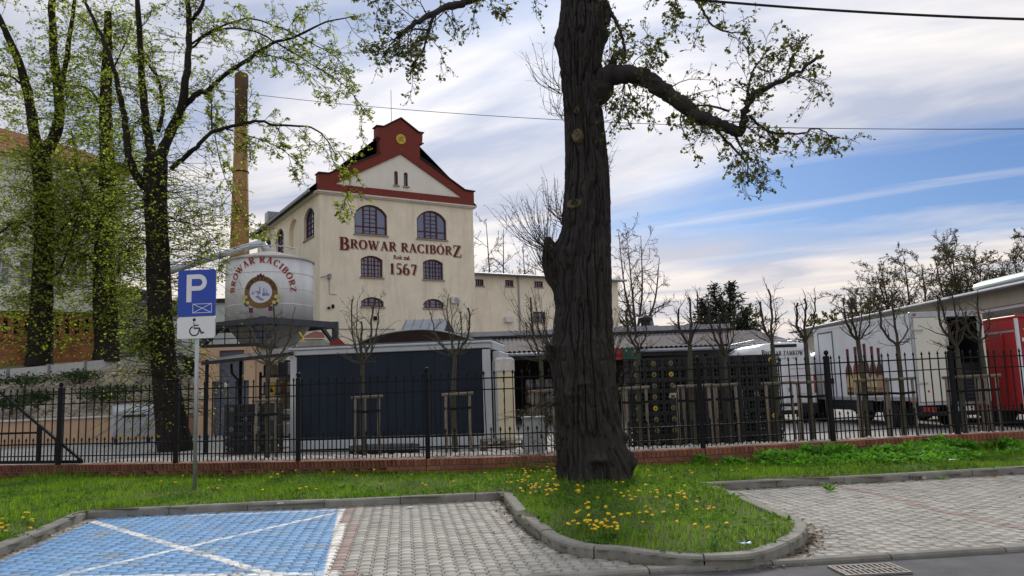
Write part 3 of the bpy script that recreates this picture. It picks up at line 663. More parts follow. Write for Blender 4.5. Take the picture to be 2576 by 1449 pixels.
# ================================================================== serif lettering drawn from strokes
TH, TN = .235, .105
def _arc(cx, cy, rx, ry, a0, a1, wv, wh, n=14):
    # elliptical stroke: width wv where the stroke runs vertical, wh where it runs horizontal
    o = []
    for i in range(n + 1):
        a = R(a0 + (a1 - a0) * i / n); k = abs(math.cos(a)); w = wh + (wv - wh) * k
        o.append((cx + rx * math.cos(a), cy + ry * math.sin(a), math.cos(a), math.sin(a), w))
    return ('a', o)
def _l(x0, y0, x1, y1, w): return ('l', x0, y0, x1, y1, w)
def _s(x0, x1, y): return _l(x0, y, x1, y, .06)
GL = {
 'I': (.42, [_l(.21, 0, .21, 1, TH), _s(.02, .40, .03), _s(.02, .40, .97)]),
 'B': (.74, [_l(.2, 0, .2, 1, TH), _s(.02, .35, .03), _s(.02, .35, .97), _arc(.36, .745, .22, .225, -90, 90, TH * .95, .07), _arc(.36, .265, .28, .235, -90, 90, TH, .07), _l(.2, .97, .38, .97, .07), _l(.2, .51, .38, .51, .07), _l(.2, .03, .38, .03, .07)]),
 'R': (.80, [_l(.2, 0, .2, 1, TH), _s(.02, .36, .03), _s(.02, .36, .97), _arc(.36, .735, .24, .235, -90, 90, TH * .95, .07), _l(.2, .97, .38, .97, .07), _l(.2, .50, .38, .50, .07), _l(.40, .5, .70, .03, TH), _s(.58, .82, .03)]),
 'O': (.88, [_arc(.44, .5, .33, .47, 0, 360, TH, .07, 30)]),
 'C': (.78, [_arc(.44, .5, .33, .47, 42, 318, TH, .07, 24), _l(.69, .98, .69, .70, .06), _l(.69, .02, .69, .26, .05)]),
 'W': (1.18, [_l(.12, 1, .36, 0, TH), _l(.36, 0, .58, .95, TN), _l(.52, 1, .78, 0, TH), _l(.78, 0, 1.04, 1, TN), _s(0, .30, .97), _s(.42, .66, .97), _s(.92, 1.17, .97)]),
 'A': (.84, [_l(.12, 0, .42, 1, TN), _l(.40, 1, .70, 0, TH), _l(.24, .34, .58, .34, .06), _s(0, .28, .03), _s(.55, .86, .03)]),
 'Z': (.76, [_l(.60, .97, .13, .03, TH), _l(.08, .96, .68, .96, .08), _l(.08, .04, .70, .04, .08), _l(.10, .96, .10, .74, .06), _l(.67, .04, .70, .30, .06)]),
 'K': (.82, [_l(.2, 0, .2, 1, TH), _s(.02, .36, .03), _s(.02, .36, .97), _l(.26, .45, .66, .97, TN), _l(.36, .55, .70, .03, TH), _s(.52, .80, .97), _s(.56, .84, .03)]),
 'M': (1.06, [_l(.16, 0, .18, 1, TN), _l(.20, 1, .52, .05, TH), _l(.52, .05, .86, 1, TN), _l(.86, 0, .86, 1, TH), _s(.02, .30, .03), _s(.02, .22, .97), _s(.70, 1.02, .03), _s(.84, 1.04, .97)]),
 'Y': (.80, [_l(.14, 1, .40, .46, TH), _l(.40, .46, .66, 1, TN), _l(.40, 0, .40, .48, TH), _s(0, .30, .97), _s(.54, .80, .97), _s(.24, .56, .03)]),
 '1': (.46, [_l(.25, 0, .25, 1, TH), _l(.08, .84, .25, .97, .07), _s(.06, .44, .03)]),
 '5': (.60, [_l(.18, .98, .52, .98, .13), _l(.16, 1, .14, .56, .07), _arc(.27, .32, .23, .28, -130, 120, TH, .08, 20)]),
 '6': (.64, [_arc(.32, .31, .22, .29, 0, 360, TH, .07, 24), _arc(.46, .50, .36, .52, 95, 190, TH * .8, .07, 12)]),
 '7': (.60, [_l(.06, .95, .56, .95, .13), _l(.08, 1, .08, .74, .06), _l(.52, .92, .26, 0, TH * .9)]),
 ' ': (.34, []), '.': (.2, [_l(.1, 0, .1, .14, .14)]),
}
GL['Ó'] = (GL['O'][0], GL['O'][1] + [_l(.42, 1.08, .56, 1.24, .10)])
def strokes(ch):
    return GL.get(ch, GL[' '])
def letter(mb, ch, ox, oy, sx, sy, fn, eps=.0006, e0=0.0, dx=0.0, dy=0.0):
    adv, st = strokes(ch)
    for i, s in enumerate(st):
        e = e0 + i * eps
        if s[0] == 'l':
            _, x0, y0, x1, y1, w = s; L = math.hypot(x1 - x0, y1 - y0)
            if abs(y1 - y0) > .3 * abs(x1 - x0): nx_, ny_ = w / 2, 0      # slanted stems cut level at top and foot
            else: nx_, ny_ = 0, w / 2
            vs = [fn(ox + (x + a * nx_) * sx + dx, oy + (y + a * ny_) * sy + dy, e) for x, y, a in ((x0, y0, -1), (x0, y0, 1), (x1, y1, 1), (x1, y1, -1))]
            mb.add(vs, [(0, 1, 2, 3)])
        else:
            o = s[1]; vs = []
            for x, y, c, s_, w in o:
                vs.append(fn(ox + (x - c * w / 2) * sx + dx, oy + (y - s_ * w / 2) * sy + dy, e)); vs.append(fn(ox + (x + c * w / 2) * sx + dx, oy + (y + s_ * w / 2) * sy + dy, e))
            mb.add(vs, [(2 * j, 2 * j + 1, 2 * j + 3, 2 * j + 2) for j in range(len(o) - 1)])
    return adv * sx
def text_width(txt, big=None, small=.8, gap=.08):
    w = 0
    for i, c in enumerate(txt): s = 1.0 if (big and i in big) else small; w += strokes(c)[0] * s + gap
    return w - gap
def serif(parent, name, txt, W, H_, fn, mt, big=(), small=.78, gap=.07, layers=None):
    tw = text_width(txt, big, small, gap); sx = W / tw; obs = []
    x = 0
    for i, c in enumerate(txt):
        s = 1.0 if i in big else small; root = parent
        for mt_, dx, dy, e0 in (layers or [(mt, 0, 0, 0)])[::-1]:     # face of the letter first, its painted shadow as sub-parts
            mb = MB(); letter(mb, c, x, (-.16 * H_ if i in big and small < 1 and layers and len(txt) > 6 else 0), sx * s, H_ * s, fn, .0006, e0, dx, dy)
            if mb.v: o = mb.build(name if root is parent else 'letter_shadow', mt_, root); root = o if root is parent else root
        x += (strokes(c)[0] * s + gap) * sx
def font_text(parent, name, txt, size, mt, M, align='LEFT', bold=0.0, sx=1.0):
    cu = bpy.data.curves.new(name, 'FONT'); cu.body = txt; cu.size = size; cu.align_x = align; cu.offset = bold; cu.resolution_u = 3
    o = bpy.data.objects.new(name, cu); COL.objects.link(o); dg = bpy.context.evaluated_depsgraph_get(); me = bpy.data.meshes.new_from_object(o.evaluated_get(dg)); me.name = name
    bpy.data.objects.remove(o); bpy.data.curves.remove(cu); me.transform(Matrix.Diagonal((sx, 1, 1, 1))); me.transform(M)
    if not me.materials: me.materials.append(mt)
    else: me.materials[0] = mt
    return link(name, me, mt, parent)
XZ = Matrix(((1, 0, 0, 0), (0, 0, -1, 0), (0, 1, 0, 0), (0, 0, 0, 1)))     # text plane -> wall plane facing -y
def wallM(x, y, z): return Matrix.Translation((x, y, z)) @ XZ

# ================================================================== the brewery
m_wall = mat('cream_render', (.79, .71, .565), .93, .07, 1.2, .25, 45, stain=.38)
m_wall2 = mat('pale_render', (.74, .71, .63), .93, .05, 1.2, .2, 45, stain=.15)
m_oxred = mat('oxblood_paint', (.18, .036, .026), .8, .12, 3, .15, 60)
m_slate = mat('dark_roof', (.025, .025, .028), .7, .3, 6, .3, 40)
m_sheet = mat('roof_sheet', (.30, .32, .35), .45, .15, 3, metal=.5)
m_frame = mat('window_frame_red', (.10, .028, .020), .7, .15, 10)
m_sill = mat('stone_sill', (.30, .26, .21), .9, .15, 8)
m_dark = mat('inside_shade', (.012, .012, .013), .9, .2, 5)  # near-black colour stands in for the shade inside openings
def glass_mat(name, col, rough=.08):
    m = bpy.data.materials.new(name); m.use_nodes = True; b = m.node_tree.nodes['Principled BSDF']; b.inputs['Base Color'].default_value = (*col, 1); b.inputs['Roughness'].default_value = rough; b.inputs['Metallic'].default_value = 0; b.inputs['Specular IOR Level'].default_value = .9; b.inputs['IOR'].default_value = 1.6
    t = m.node_tree; nz = t.nodes.new('ShaderNodeTexNoise'); nz.inputs['Scale'].default_value = 1.3; bp = t.nodes.new('ShaderNodeBump'); bp.inputs['Strength'].default_value = .12; bp.inputs['Distance'].default_value = .1
    g = t.nodes.new('ShaderNodeNewGeometry'); t.links.new(g.outputs['Position'], nz.inputs['Vector']); t.links.new(nz.outputs['Fac'], bp.inputs['Height']); t.links.new(bp.outputs[0], b.inputs['Normal']); return m
m_glass = glass_mat('window_glass', (.045, .085, .21))  # blue of the reflected sky is put into the glass colour
m_lead = mat('light_lettering', (.75, .66, .54), .9, .05, 3)
m_letter = mat('letter_red', (.13, .024, .018), .8, .15, 4)
m_lshadow = mat('letter_shadow', (.19, .11, .085), .9, .1, 4)
BW_ANG = math.atan2(.518, .855)
brew = thing('brewery', 'tall cream brewery with oxblood stepped gable, arched windows and painted name', 'building', (-12.298, 50, 0), BW_ANG)
W, D_, EZ = 11.286, 16.8, 14.8
def arch_poly(x0, x1, z0, zs, zt, n=10):     # segmental-arch outline, anticlockwise from bottom left
    c = (x0 + x1) / 2; h = (x1 - x0) / 2; rise = zt - zs; r = (h * h + rise * rise) / (2 * rise); zc = zt - r; a = math.asin(min(1, h / r))
    return [(x0, z0), (x1, z0)] + [(c + r * math.sin(a - 2 * a * i / n), zc + r * math.cos(a - 2 * a * i / n)) for i in range(n + 1)]
def wall_with_holes(name, outer, holes, mp, depth, mt, parent, reveal=None):
    # outer polygon and hole polygons (2D) -> triangulated face with holes, with reveals going in by 'depth' along mp's third arg
    cu = bpy.data.curves.new('c', 'CURVE'); cu.dimensions = '2D'; cu.fill_mode = 'BOTH'
    for pl_ in [outer] + holes:
        s = cu.splines.new('POLY'); s.points.add(len(pl_) - 1); s.use_cyclic_u = True
        for p, q in zip(s.points, pl_): p.co = (q[0], q[1], 0, 1)
    o = bpy.data.objects.new('c', cu); COL.objects.link(o); dg = bpy.context.evaluated_depsgraph_get(); me = bpy.data.meshes.new_from_object(o.evaluated_get(dg)); bpy.data.objects.remove(o); bpy.data.curves.remove(cu)
    vs = [mp(v.co.x, v.co.y, 0) for v in me.vertices]; fs = [tuple(p.vertices) for p in me.polygons]; bpy.data.meshes.remove(me)
    mb = MB(); mb.add(vs, fs)
    for h in holes:
        n = len(h); mb.add([mp(x, z, 0) for x, z in h] + [mp(x, z, depth) for x, z in h], [(i, (i + 1) % n, n + (i + 1) % n, n + i) for i in range(n)])
    me = mb.mesh(name); return link(name, me, mt, parent)
fm = lambda x, z, d: (x, d, z)                      # front wall, faces -y
sm = lambda s, z, d: (d, s, z)                      # side wall at x=0, faces -x
win = [(2.35, 4.66, 12.1, 13.5, 14.15), (6.85, 9.13, 12.1, 13.5, 14.15), (2.76, 4.30, 9.22, 10.42, 10.68), (7.26, 8.80, 9.26, 10.44, 10.69), (2.76, 4.34, 7.26, 7.60, 7.90), (7.24, 8.79, 7.28, 7.62, 7.92)]
holes = [arch_poly(*w) for w in win]
tiny = [(5.23, 5.51, 15.71, 16.58, 16.71), (5.94, 6.25, 15.70, 16.57, 16.70)]
wall_with_holes('front_wall', [(0, 0), (W, 0), (W, EZ), (0, EZ)], holes, fm, .22, m_wall, brew)
sw = [(1.2, 3.52, 12.02, 13.55, 14.12), (8.7, 10.93, 12.02, 13.55, 14.14), (12.4, 14.6, 12.02, 13.55, 14.14)]; niche = [(5.0, 7.24, 11.95, 13.55, 14.14)]
wall_with_holes('side_wall', [(0, 0), (D_, 0), (D_, EZ), (0, EZ)], [arch_poly(*w) for w in sw + niche], sm, .28, m_wall, brew)
MB().add([(.28, s, z) for s, z in arch_poly(*niche[0])], [tuple(range(13))]).build('blind_niche', m_wall, brew)
mb = MB(); mb.add([(W, 0, 0), (W, D_, 0), (W, D_, EZ), (W, 0, EZ), (0, D_, 0), (0, D_, EZ)], [(0, 1, 2, 3), (1, 4, 5, 2)]); mb.build('rear_wall', m_wall, brew)
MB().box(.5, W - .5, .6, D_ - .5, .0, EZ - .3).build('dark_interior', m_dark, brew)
# pilaster strip at the corner of the side wall
MB().box(-.05, -.002, .0, .62, 0, EZ - .4).build('corner_strip', m_wall, brew); MB().box(0.0, .28, -.04, -.002, 0, EZ - .4).build('corner_strip', m_wall, brew)
# gable
gout = [(-.08, 14.77), (11.36, 14.77), (11.36, 15.80), (10.56, 15.84), (7.16, 17.82), (7.13, 18.70), (7.34, 18.86), (7.38, 19.62), (6.99, 19.66), (5.72, 20.47), (4.43, 19.66), (3.98, 19.62), (3.98, 18.86), (4.16, 18.70), (4.16, 17.78), (.54, 15.92), (-.08, 15.90)]
gin = [(.98, 15.30), (10.45, 15.30), (5.73, 17.94)]
gmap = lambda x, z, d: (x, d - .10, z)
wall_with_holes('gable', gout, [gin], gmap, .12, m_oxred, brew)
wall_with_holes('pediment', gin, [arch_poly(*t) for t in tiny], lambda x, z, d: (x, d + .02, z), .18, m_wall2, brew)
MB().ext(gout, .25, .55).build('gable_back', m_oxred, brew)
n = len(gout); MB().add([(x, -.10, z) for x, z in gout] + [(x, .25, z) for x, z in gout], [(i, (i + 1) % n, n + (i + 1) % n, n + i) for i in range(n)]).build('gable_edge', m_oxred, brew)
cop = MB()
for (a, b) in (((-.14, 15.95), (.56, 15.97)), ((.52, 15.95), (4.2, 17.84)), ((3.9, 19.70), (4.45, 19.72)), ((4.40, 19.70), (5.74, 20.54)), ((5.70, 20.54), (7.02, 19.72)), ((6.97, 19.70), (7.46, 19.68)), ((7.12, 17.90), (10.6, 15.90)), ((10.55, 15.90), (11.44, 15.86)), ((7.10, 18.80), (7.42, 18.92)), ((3.92, 18.92), (4.2, 18.80))):
    cop.beam((a[0], .2, a[1]), (b[0], .2, b[1]), .82, .07, (0, 0, 1))
cop.build('coping', m_slate, brew)
c = MB(); c.box(-.16, W + .16, -.16, .2, 14.58, 14.66); c.box(-.22, W + .22, -.24, .2, 14.664, 14.765); c.build('cornice', mat('cornice_cream', (.62, .58, .50), .9, .06, 3, stain=.2), brew)
c = MB(); c.box(-.26, -.002, .2, D_, 14.62, 14.80); c.build('eaves_moulding', MATS['cornice_cream'], brew)
# roof, ridge along the depth
rz0, rz1 = 14.95, 20.25
c = MB(); c.add([(-.55, .3, rz0), (W / 2, .3, rz1), (W / 2, D_ + .4, rz1), (-.55, D_ + .4, rz0), (W + .5, .3, rz0), (W + .5, D_ + .4, rz0), (-.55, .3, rz0 - .14), (-.55, D_ + .4, rz0 - .14), (W + .5, .3, rz0 - .14), (W + .5, D_ + .4, rz0 - .14)], [(0, 1, 2, 3), (1, 4, 5, 2), (0, 3, 7, 6), (4, 8, 9, 5), (3, 2, 5, 9, 7), (6, 7, 9, 8)]); roof = c.build('roof', m_slate, brew)
c = MB()
for i in range(26):
    y = .6 + i * .64; c.beam((-.55, y, rz0 + .02), (W / 2, y, rz1 + .02), .03, .04)
c.build('roof_seams', m_slate, roof)
MB().tube([(-.62, .3, 14.78), (-.62, D_ + .3, 14.76)], .075, 8).build('gutter', m_sheet, brew)
MB().box(-.2, .9, 12.6, 13.6, 15.3, 16.1).build('roof_vent', m_sheet, roof)
MB().tube([(5.2, .3, 20.2), (5.2, .3, 22.6)], .018, 5).build('lightning_rod', m_iron, brew)
MB().lathe([(.33, -.0), (.36, .02), (.36, .05), (.30, .06)], 24, Matrix.Translation((5.71, -.10, 18.98)) @ Matrix.Rotation(R(90), 4, 'X')).build('gold_emblem', mat('gold_paint', (.50, .36, .05), .5, .25, 9, metal=.2), brew)
em = MB(); em.box(-.18, .18, -.17, -.163, 18.86, 18.92); em.box(-.16, .1, -.17, -.163, 19.0, 19.06); em.box(-.03, .2, -.17, -.163, 19.1, 19.15); em.v = [(a + 5.71, b, c_) for a, b, c_ in em.v]; em.build('emblem_relief', mat('bronze', (.22, .13, .03), .5, .2, 9), brew)
# windows
def window(x0, x1, z0, zs, zt, cols, rows, mp, dpt, heavy=None, glass=m_glass):
    p = arch_poly(x0, x1, z0, zs, zt); n = len(p)
    w = MB(); ins = .09; cx, cz = (x0 + x1) / 2, (z0 + zt) / 2
    inner = [(cx + (a - cx) * (1 - 2 * ins / (x1 - x0)), cz + (b - cz) * (1 - 2 * ins / (zt - z0))) for a, b in p]
    w.add([mp(a, b, dpt - .05) for a, b in p] + [mp(a, b, dpt - .05) for a, b in inner] + [mp(a, b, dpt + .03) for a, b in inner], [(i, (i + 1) % n, n + (i + 1) % n, n + i) for i in range(n)] + [(n + i, n + (i + 1) % n, 2 * n + (i + 1) % n, 2 * n + i) for i in range(n)])
    f = w.build('window', m_frame, brew)
    MB().add([mp(a, b, dpt + .02) for a, b in p], [tuple(range(n))]).build('pane', glass, f)
    def top(x): # arch height at x
        h = (x1 - x0) / 2; rise = zt - zs; r = (h * h + rise * rise) / (2 * rise); return zt - r + math.sqrt(max(0, r * r - (x - cx) ** 2))
    g = MB()
    def bar(a, b, wd):
        (xa, za), (xb, zb) = a, b
        if abs(xa - xb) < 1e-6: q = [(xa - wd, za), (xa + wd, za), (xa + wd, zb), (xa - wd, zb)]
        else: q = [(xa, za - wd), (xb, za - wd), (xb, za + wd), (xa, za + wd)]
        g.prism(q, lambda u, v: mp(u, v, dpt - .035), lambda u, v: mp(u, v, dpt + .018))
    for xb, wd in cols: bar((xb, z0), (xb, top(xb) - .04), wd)
    for zb, xa, xb, wd in rows: bar((xa, zb), (xb, zb), wd)
    g.build('glazing_bar', m_frame, f)
    s = MB(); s.prism([(x0 - .08, z0 - .09), (x1 + .08, z0 - .09), (x1 + .08, z0), (x0 - .08, z0)], lambda u, v: mp(u, v, -.09), lambda u, v: mp(u, v, .1)); s.build('sill', m_sill, f)
for x0, x1, z0, zs, zt in win[:2]:
    w_ = x1 - x0; a, b = x0 + w_ * .29, x0 + w_ * .69; c_ = (a + b) / 2
    window(x0, x1, z0, zs, zt, [(a, .05), (b, .05), (c_, .02)], [(z0 + .55, x0 + .08, x1 - .08, .035)] + [(z0 + .28 * i, a, b, .016) for i in range(1, 7)], fm, .16)
for x0, x1, z0, zs, zt in win[2:4]:
    w_ = x1 - x0; window(x0, x1, z0, zs, zt, [(x0 + w_ * .37, .04), (x0 + w_ * .66, .04), (x0 + w_ * .19, .014), (x0 + w_ * .52, .014), (x0 + w_ * .83, .014)], [(z0 + .85, x0 + .08, x1 - .08, .035)] + [(z0 + .28 * i, x0 + .08, x1 - .08, .014) for i in (1, 2, 4)], fm, .16)
for x0, x1, z0, zs, zt in win[4:]:
    w_ = x1 - x0; window(x0, x1, z0, zs, zt, [(x0 + w_ * .36, .04), (x0 + w_ * .66, .04), (x0 + w_ * .18, .014), (x0 + w_ * .82, .014)], [(z0 + .3, x0 + .1, x1 - .1, .02)], fm, .16)
for t in tiny: window(*t, [], [], lambda x, z, d: (x, d, z), .15)
for t in sw: window(*t, [((t[0] + t[1]) / 2 + .3 * s, .03) for s in (-1, 1)], [(t[2] + .35 * i, t[0] + .1, t[1] - .1, .016) for i in range(1, 5)], sm, .22)
# painted name
fl = lambda x0, z0: (lambda u, v, e: (x0 + u, -.006 - e, z0 + v))
LAY = [(m_lshadow, .055, -.05, 0), (m_lead, .028, -.025, .006), (m_letter, 0, 0, .012)]
serif(brew, 'painted_letter', 'BROWAR RACIBÓRZ', 9.0, .86, fl(1.28, 11.08), m_letter, big=(0, 14), small=.72, gap=.05, layers=LAY)
serif(brew, 'painted_digit', '1567', 2.0, .74, fl(4.78, 9.50), m_letter, big=(0, 1, 2, 3), gap=.10, layers=LAY)
font_text(brew, 'painted_words', 'Rok zał.', .40, m_letter, wallM(5.07, -.008, 10.54), bold=.014, sx=.98)
c = MB(); c.cbox(9.27, 9.90, -.34, -.03, 7.62, 8.10, .03); ac = c.build('air_conditioner', mat('white_plastic', (.62, .60, .56), .6, .06, 5), brew); MB().lathe([(.17, 0), (.17, .02), (.0, .02)], 16, Matrix.Translation((9.62, -.345, 7.86)) @ Matrix.Rotation(R(90), 4, 'X')).build('fan_grille', m_sheet, ac)
MB().box(4.30, 4.46, -.12, -.004, 8.18, 8.38).build('junction_box', MATS['white_plastic'], brew)
MB().cbox(.48, .62, -.2, -.02, 7.02, 7.16, .02).build('loudspeaker', m_iron, brew); MB().cbox(.75, .90, -.2, -.02, 7.08, 7.32, .02).build('loudspeaker', m_iron, brew)
MB().cbox(3.58, 3.78, -.2, -.02, 6.34, 6.62, .02).build('flood_lamp', m_iron, brew)
MB().tube([(.75, -.03, 5.75), (5.1, -.03, 5.78)], .03, 6).build('wall_pipe', m_sheet, brew)
MB().tube([(.62, -.03, 9.25), (.62, -.03, 8.0), (1.1, -.03, 7.98)], .02, 5).build('conduit', m_sheet, brew)
MB().beam((.05, -.03, 9.05), (.62, -.5, 9.2), .05).build('bracket', m_sheet, brew)
MB().cbox(.5, .68, -.3, -.02, 8.98, 9.30, .02).build('camera_box', m_sheet, brew)

# ---- brewery wing to the right
wing = thing('brewery_wing', 'low cream brewery wing with small red framed windows beside the tall gable', 'building', at(1180, 900, 57.0).xy.to_3d(), math.atan2(6.9, 11.9))
def wing_pt(u, v):
    r = ray(u, v); o = wing.location; a = wing.rotation_euler.z; nx_, ny_ = -math.sin(a), math.cos(a); k = (o.x * nx_ + o.y * ny_) / (r[0] * nx_ + r[1] * ny_); x, y, z = r[0] * k, r[1] * k, CAM_H + r[2] * k
    return ((x - o.x) * math.cos(a) + (y - o.y) * math.sin(a), z)
WL = wing_pt(1556, 760)[0]; WZ = wing_pt(1193, 688)[1]
hs = []
for (u0, v0, u1, v1) in ((1196, 702, 1217, 720), (1271, 704, 1292, 721), (1344, 707, 1366, 723), (1340, 784, 1373, 812)):
    a = wing_pt(u0, v0); b = wing_pt(u1, v1); hs.append([(a[0], b[1]), (b[0], b[1]), (b[0], a[1]), (a[0], a[1])])
wall_with_holes('wall', [(0, 0), (WL, 0), (WL, WZ), (0, WZ)], hs, fm, .2, m_wall, wing)
MB().add([(WL, 0, 0), (WL, 9, 0), (WL, 9, WZ), (WL, 0, WZ)], [(0, 1, 2, 3)]).build('end_wall', m_wall, wing)
for h in hs:
    (x0, z0), (x1, _), (_, z1), _ = h; f = MB()
    for q in ((x0, x0 + .07, z0, z1), (x1 - .07, x1, z0, z1), (x0 + .07, x1 - .07, z0, z0 + .07), (x0 + .07, x1 - .07, z1 - .07, z1), ((x0 + x1) / 2 - .02, (x0 + x1) / 2 + .02, z0 + .07, z1 - .07)): f.box(q[0], q[1], .08, .16, q[2], q[3])
    for k_ in (.25, .75): xx = x0 + (x1 - x0) * k_; f.box(xx - .012, xx + .012, .1, .15, z0 + .07, z1 - .07)
    f.box(x0 + .07, x1 - .07, .1, .15, (z0 + z1) / 2 - .012, (z0 + z1) / 2 + .012)
    fo = f.build('window', m_frame, wing); MB().add([(x0, .15, z0), (x1, .15, z0), (x1, .15, z1), (x0, .15, z1)], [(0, 1, 2, 3)]).build('pane', m_glass, fo); MB().box(x0 - .08, x1 + .08, -.08, .1, z0 - .07, z0).build('sill', m_sill, fo)
c = MB(); c.add([(-.2, -.5, WZ + .05), (WL + .6, -.5, WZ + .05), (WL + .6, 9.4, WZ + 1.0), (-.2, 9.4, WZ + 1.0), (-.2, -.5, WZ - .12), (WL + .6, -.5, WZ - .12), (WL + .6, 9.4, WZ + .8), (-.2, 9.4, WZ + .8)], [(0, 1, 2, 3), (4, 7, 6, 5), (0, 4, 5, 1), (1, 5, 6, 2), (2, 6, 7, 3), (3, 7, 4, 0)]); c.build('roof', mat('wing_roof', (.09, .10, .105), .7, .25, 3, .2, 20), wing)
MB().tube([(-.1, -.55, WZ - .05), (WL + .5, -.55, WZ - .05)], .07, 7).build('gutter', m_sheet, wing)
px_ = wing_pt(1305, 760)[0]; MB().tube([(px_, -.08, WZ - .1), (px_, -.08, 0)], .06, 7).build('downpipe', m_sheet, wing)
a = wing_pt(1267, 798); b = wing_pt(1287, 812); MB().cbox(a[0], b[0], -.4, -.02, b[1], a[1], .03).build('air_conditioner', MATS['white_plastic'], wing)

# ---- chimney
m_chim = mat('chimney_brick', (.235, .13, .052), .9, .22, 2.5, .3, 30, col2=(.35, .21, .09), stain=.6)
t0 = at(605, 187, 70); b0 = at(603, 620, 70); ch = thing('brewery_chimney', 'tall round ochre brick chimney with sooty top behind the tank', 'chimney', (b0.x, 70, 0))
rt, rb = 15.5 / F * 72, 23.5 / F * 71; zt_ = t0.z; rg0 = rb + (rb - rt) * b0.z / (zt_ - b0.z)
c = MB(); c.lathe([(rg0, 0), (rb, b0.z), (rt * 1.02, zt_ - 5.2)], 28); c.build('shaft', m_chim, ch, True)
c = MB(); c.lathe([(rt * 1.021, zt_ - 5.2), (rt, zt_ - 1.5), (rt * 1.08, zt_ - 1.4), (rt * 1.1, zt_ - .2), (rt * 1.02, zt_), (rt * .7, zt_), (rt * .7, zt_ - 1)], 28); c.build('sooty_top', mat('soot_brick', (.075, .055, .04), .95, .35, 3, .3, 30, col2=(.15, .095, .05)), ch, True)
for z in (14, 22): c = MB(); rr = rg0 + (rt - rg0) * z / zt_; c.lathe([(rr + .0, z), (rr + .03, z + .02), (rr + .03, z + .1), (rr, z + .12)], 28); c.build('iron_band', m_iron, ch)

# ---- castle at the far left: white house with red roof, brick wall with slots
castle = thing('castle_house', 'white castle house with red tiled roof behind the left trees', 'building')
def quad_wall(p0, p1, z0, z1, th, mt, name, par):
    mb = MB(); mb.add([(p0[0], p0[1], z0), (p1[0], p1[1], z0), (p1[0], p1[1], z1), (p0[0], p0[1], z1)], [(0, 1, 2, 3)]); return mb.build(name, mt, par)
m_white = mat('white_render', (.76, .75, .72), .92, .05, 1, .15, 30, stain=.25)
m_tile = mat('red_roof_tiles', (.20, .055, .028), .85, .25, 3, .4, 25, col2=(.29, .10, .05))
A0 = at(-260, 800, 46); A1 = at(302, 800, 54); ez = at(0, 378, 49).z; rzz = at(0, 285, 53).z
ang = math.atan2(A1.y - A0.y, A1.x - A0.x); Lc = math.hypot(A1.x - A0.x, A1.y - A0.y); castle.location = (A0.x, A0.y, 0); castle.rotation_euler.z = ang
hc = []
for fx in (.30, .42, .54, .66, .78, .915):
    for z0 in (5.6, 9.2): hc.append([(Lc * fx - .5, z0), (Lc * fx + .5, z0), (Lc * fx + .5, z0 + 1.7), (Lc * fx - .5, z0 + 1.7)])
wall_with_holes('wall', [(0, 0), (Lc, 0), (Lc, ez), (0, ez)], hc, fm, .3, m_white, castle)
MB().add([(Lc, 0, 0), (Lc, 11, 0), (Lc, 11, ez), (Lc, 0, ez)], [(0, 1, 2, 3)]).build('gable_wall', m_white, castle)
for h in hc:
    (x0, z0), (x1, _), (_, z1), _ = h; f = MB()
    for q in ((x0, x0 + .09, z0, z1), (x1 - .09, x1, z0, z1), (x0 + .09, x1 - .09, z0, z0 + .09), (x0 + .09, x1 - .09, z1 - .09, z1), ((x0 + x1) / 2 - .04, (x0 + x1) / 2 + .04, z0 + .09, z1 - .09), (x0 + .09, x1 - .09, z0 + 1.1, z0 + 1.16)): f.box(q[0], q[1], .2, .26, q[2], q[3])
    fo = f.build('window', MATS['white_plastic'], castle); MB().add([(x0, .25, z0), (x1, .25, z0), (x1, .25, z1), (x0, .25, z1)], [(0, 1, 2, 3)]).build('pane', m_glass, fo)
c = MB(); c.add([(-1, -.7, ez - .2), (Lc + .5, -.7, ez - .2), (Lc - 1.5, 5.5, rzz - 1.5), (-1, 5.5, rzz), (Lc + .5, 11.7, ez - .2), (-1, 11.7, ez - .2)], [(0, 1, 2, 3), (1, 4, 2), (3, 2, 4, 5)]); c.build('roof', m_tile, castle)
annex = thing('dark_annex', 'dark grey tower annex beside the white castle house', 'building', at(300, 860, 52).xy.to_3d(), .1)
MB().box(-.6, 1.0, 0, 4, 2.5, at(300, 735, 52).z).build('wall', mat('dark_grey_render', (.09, .10, .11), .9, .2, 2), annex); MB().box(-.75, 1.15, -.15, 4.15, at(300, 735, 52).z, at(300, 735, 52).z + .25).build('roof', m_slate, annex)
low = thing('pale_shed', 'pale blue grey low building behind the parking sign', 'building', at(330, 900, 62).xy.to_3d(), 0)
lz = at(450, 765, 62).z; MB().box(0, at(580, 800, 62).x - low.location.x, 0, 8, 0, lz).build('wall', mat('pale_blue_render', (.52, .56, .60), .9, .06, 1, stain=.2), low); MB().box(-.2, at(580, 800, 62).x - low.location.x + .2, -.3, 8.2, lz, lz + .3).build('roof', m_slate, low)
m_castbrick = mat('castle_brick', (.26, .085, .042), .92, .28, 2.2, .5, 14, col2=(.47, .20, .11), stain=.3)
cw = thing('castle_brick_wall', 'orange brick castle wall with a row of dark slots under its coping', 'wall')
B0 = at(-240, 900, 36.4); B1 = at(238, 900, 40.5); zt0 = at(0, 786, 38).z; ang = math.atan2(B1.y - B0.y, B1.x - B0.x); Lw = math.hypot(B1.x - B0.x, B1.y - B0.y); cw.location = (B0.x, B0.y, 0); cw.rotation_euler.z = ang
ns = int(Lw / .44); sl_h = [[(.25 + i * .44, zt0 - 1.0), (.43 + i * .44, zt0 - 1.0), (.43 + i * .44, zt0 - .22), (.25 + i * .44, zt0 - .22)] for i in range(ns)]
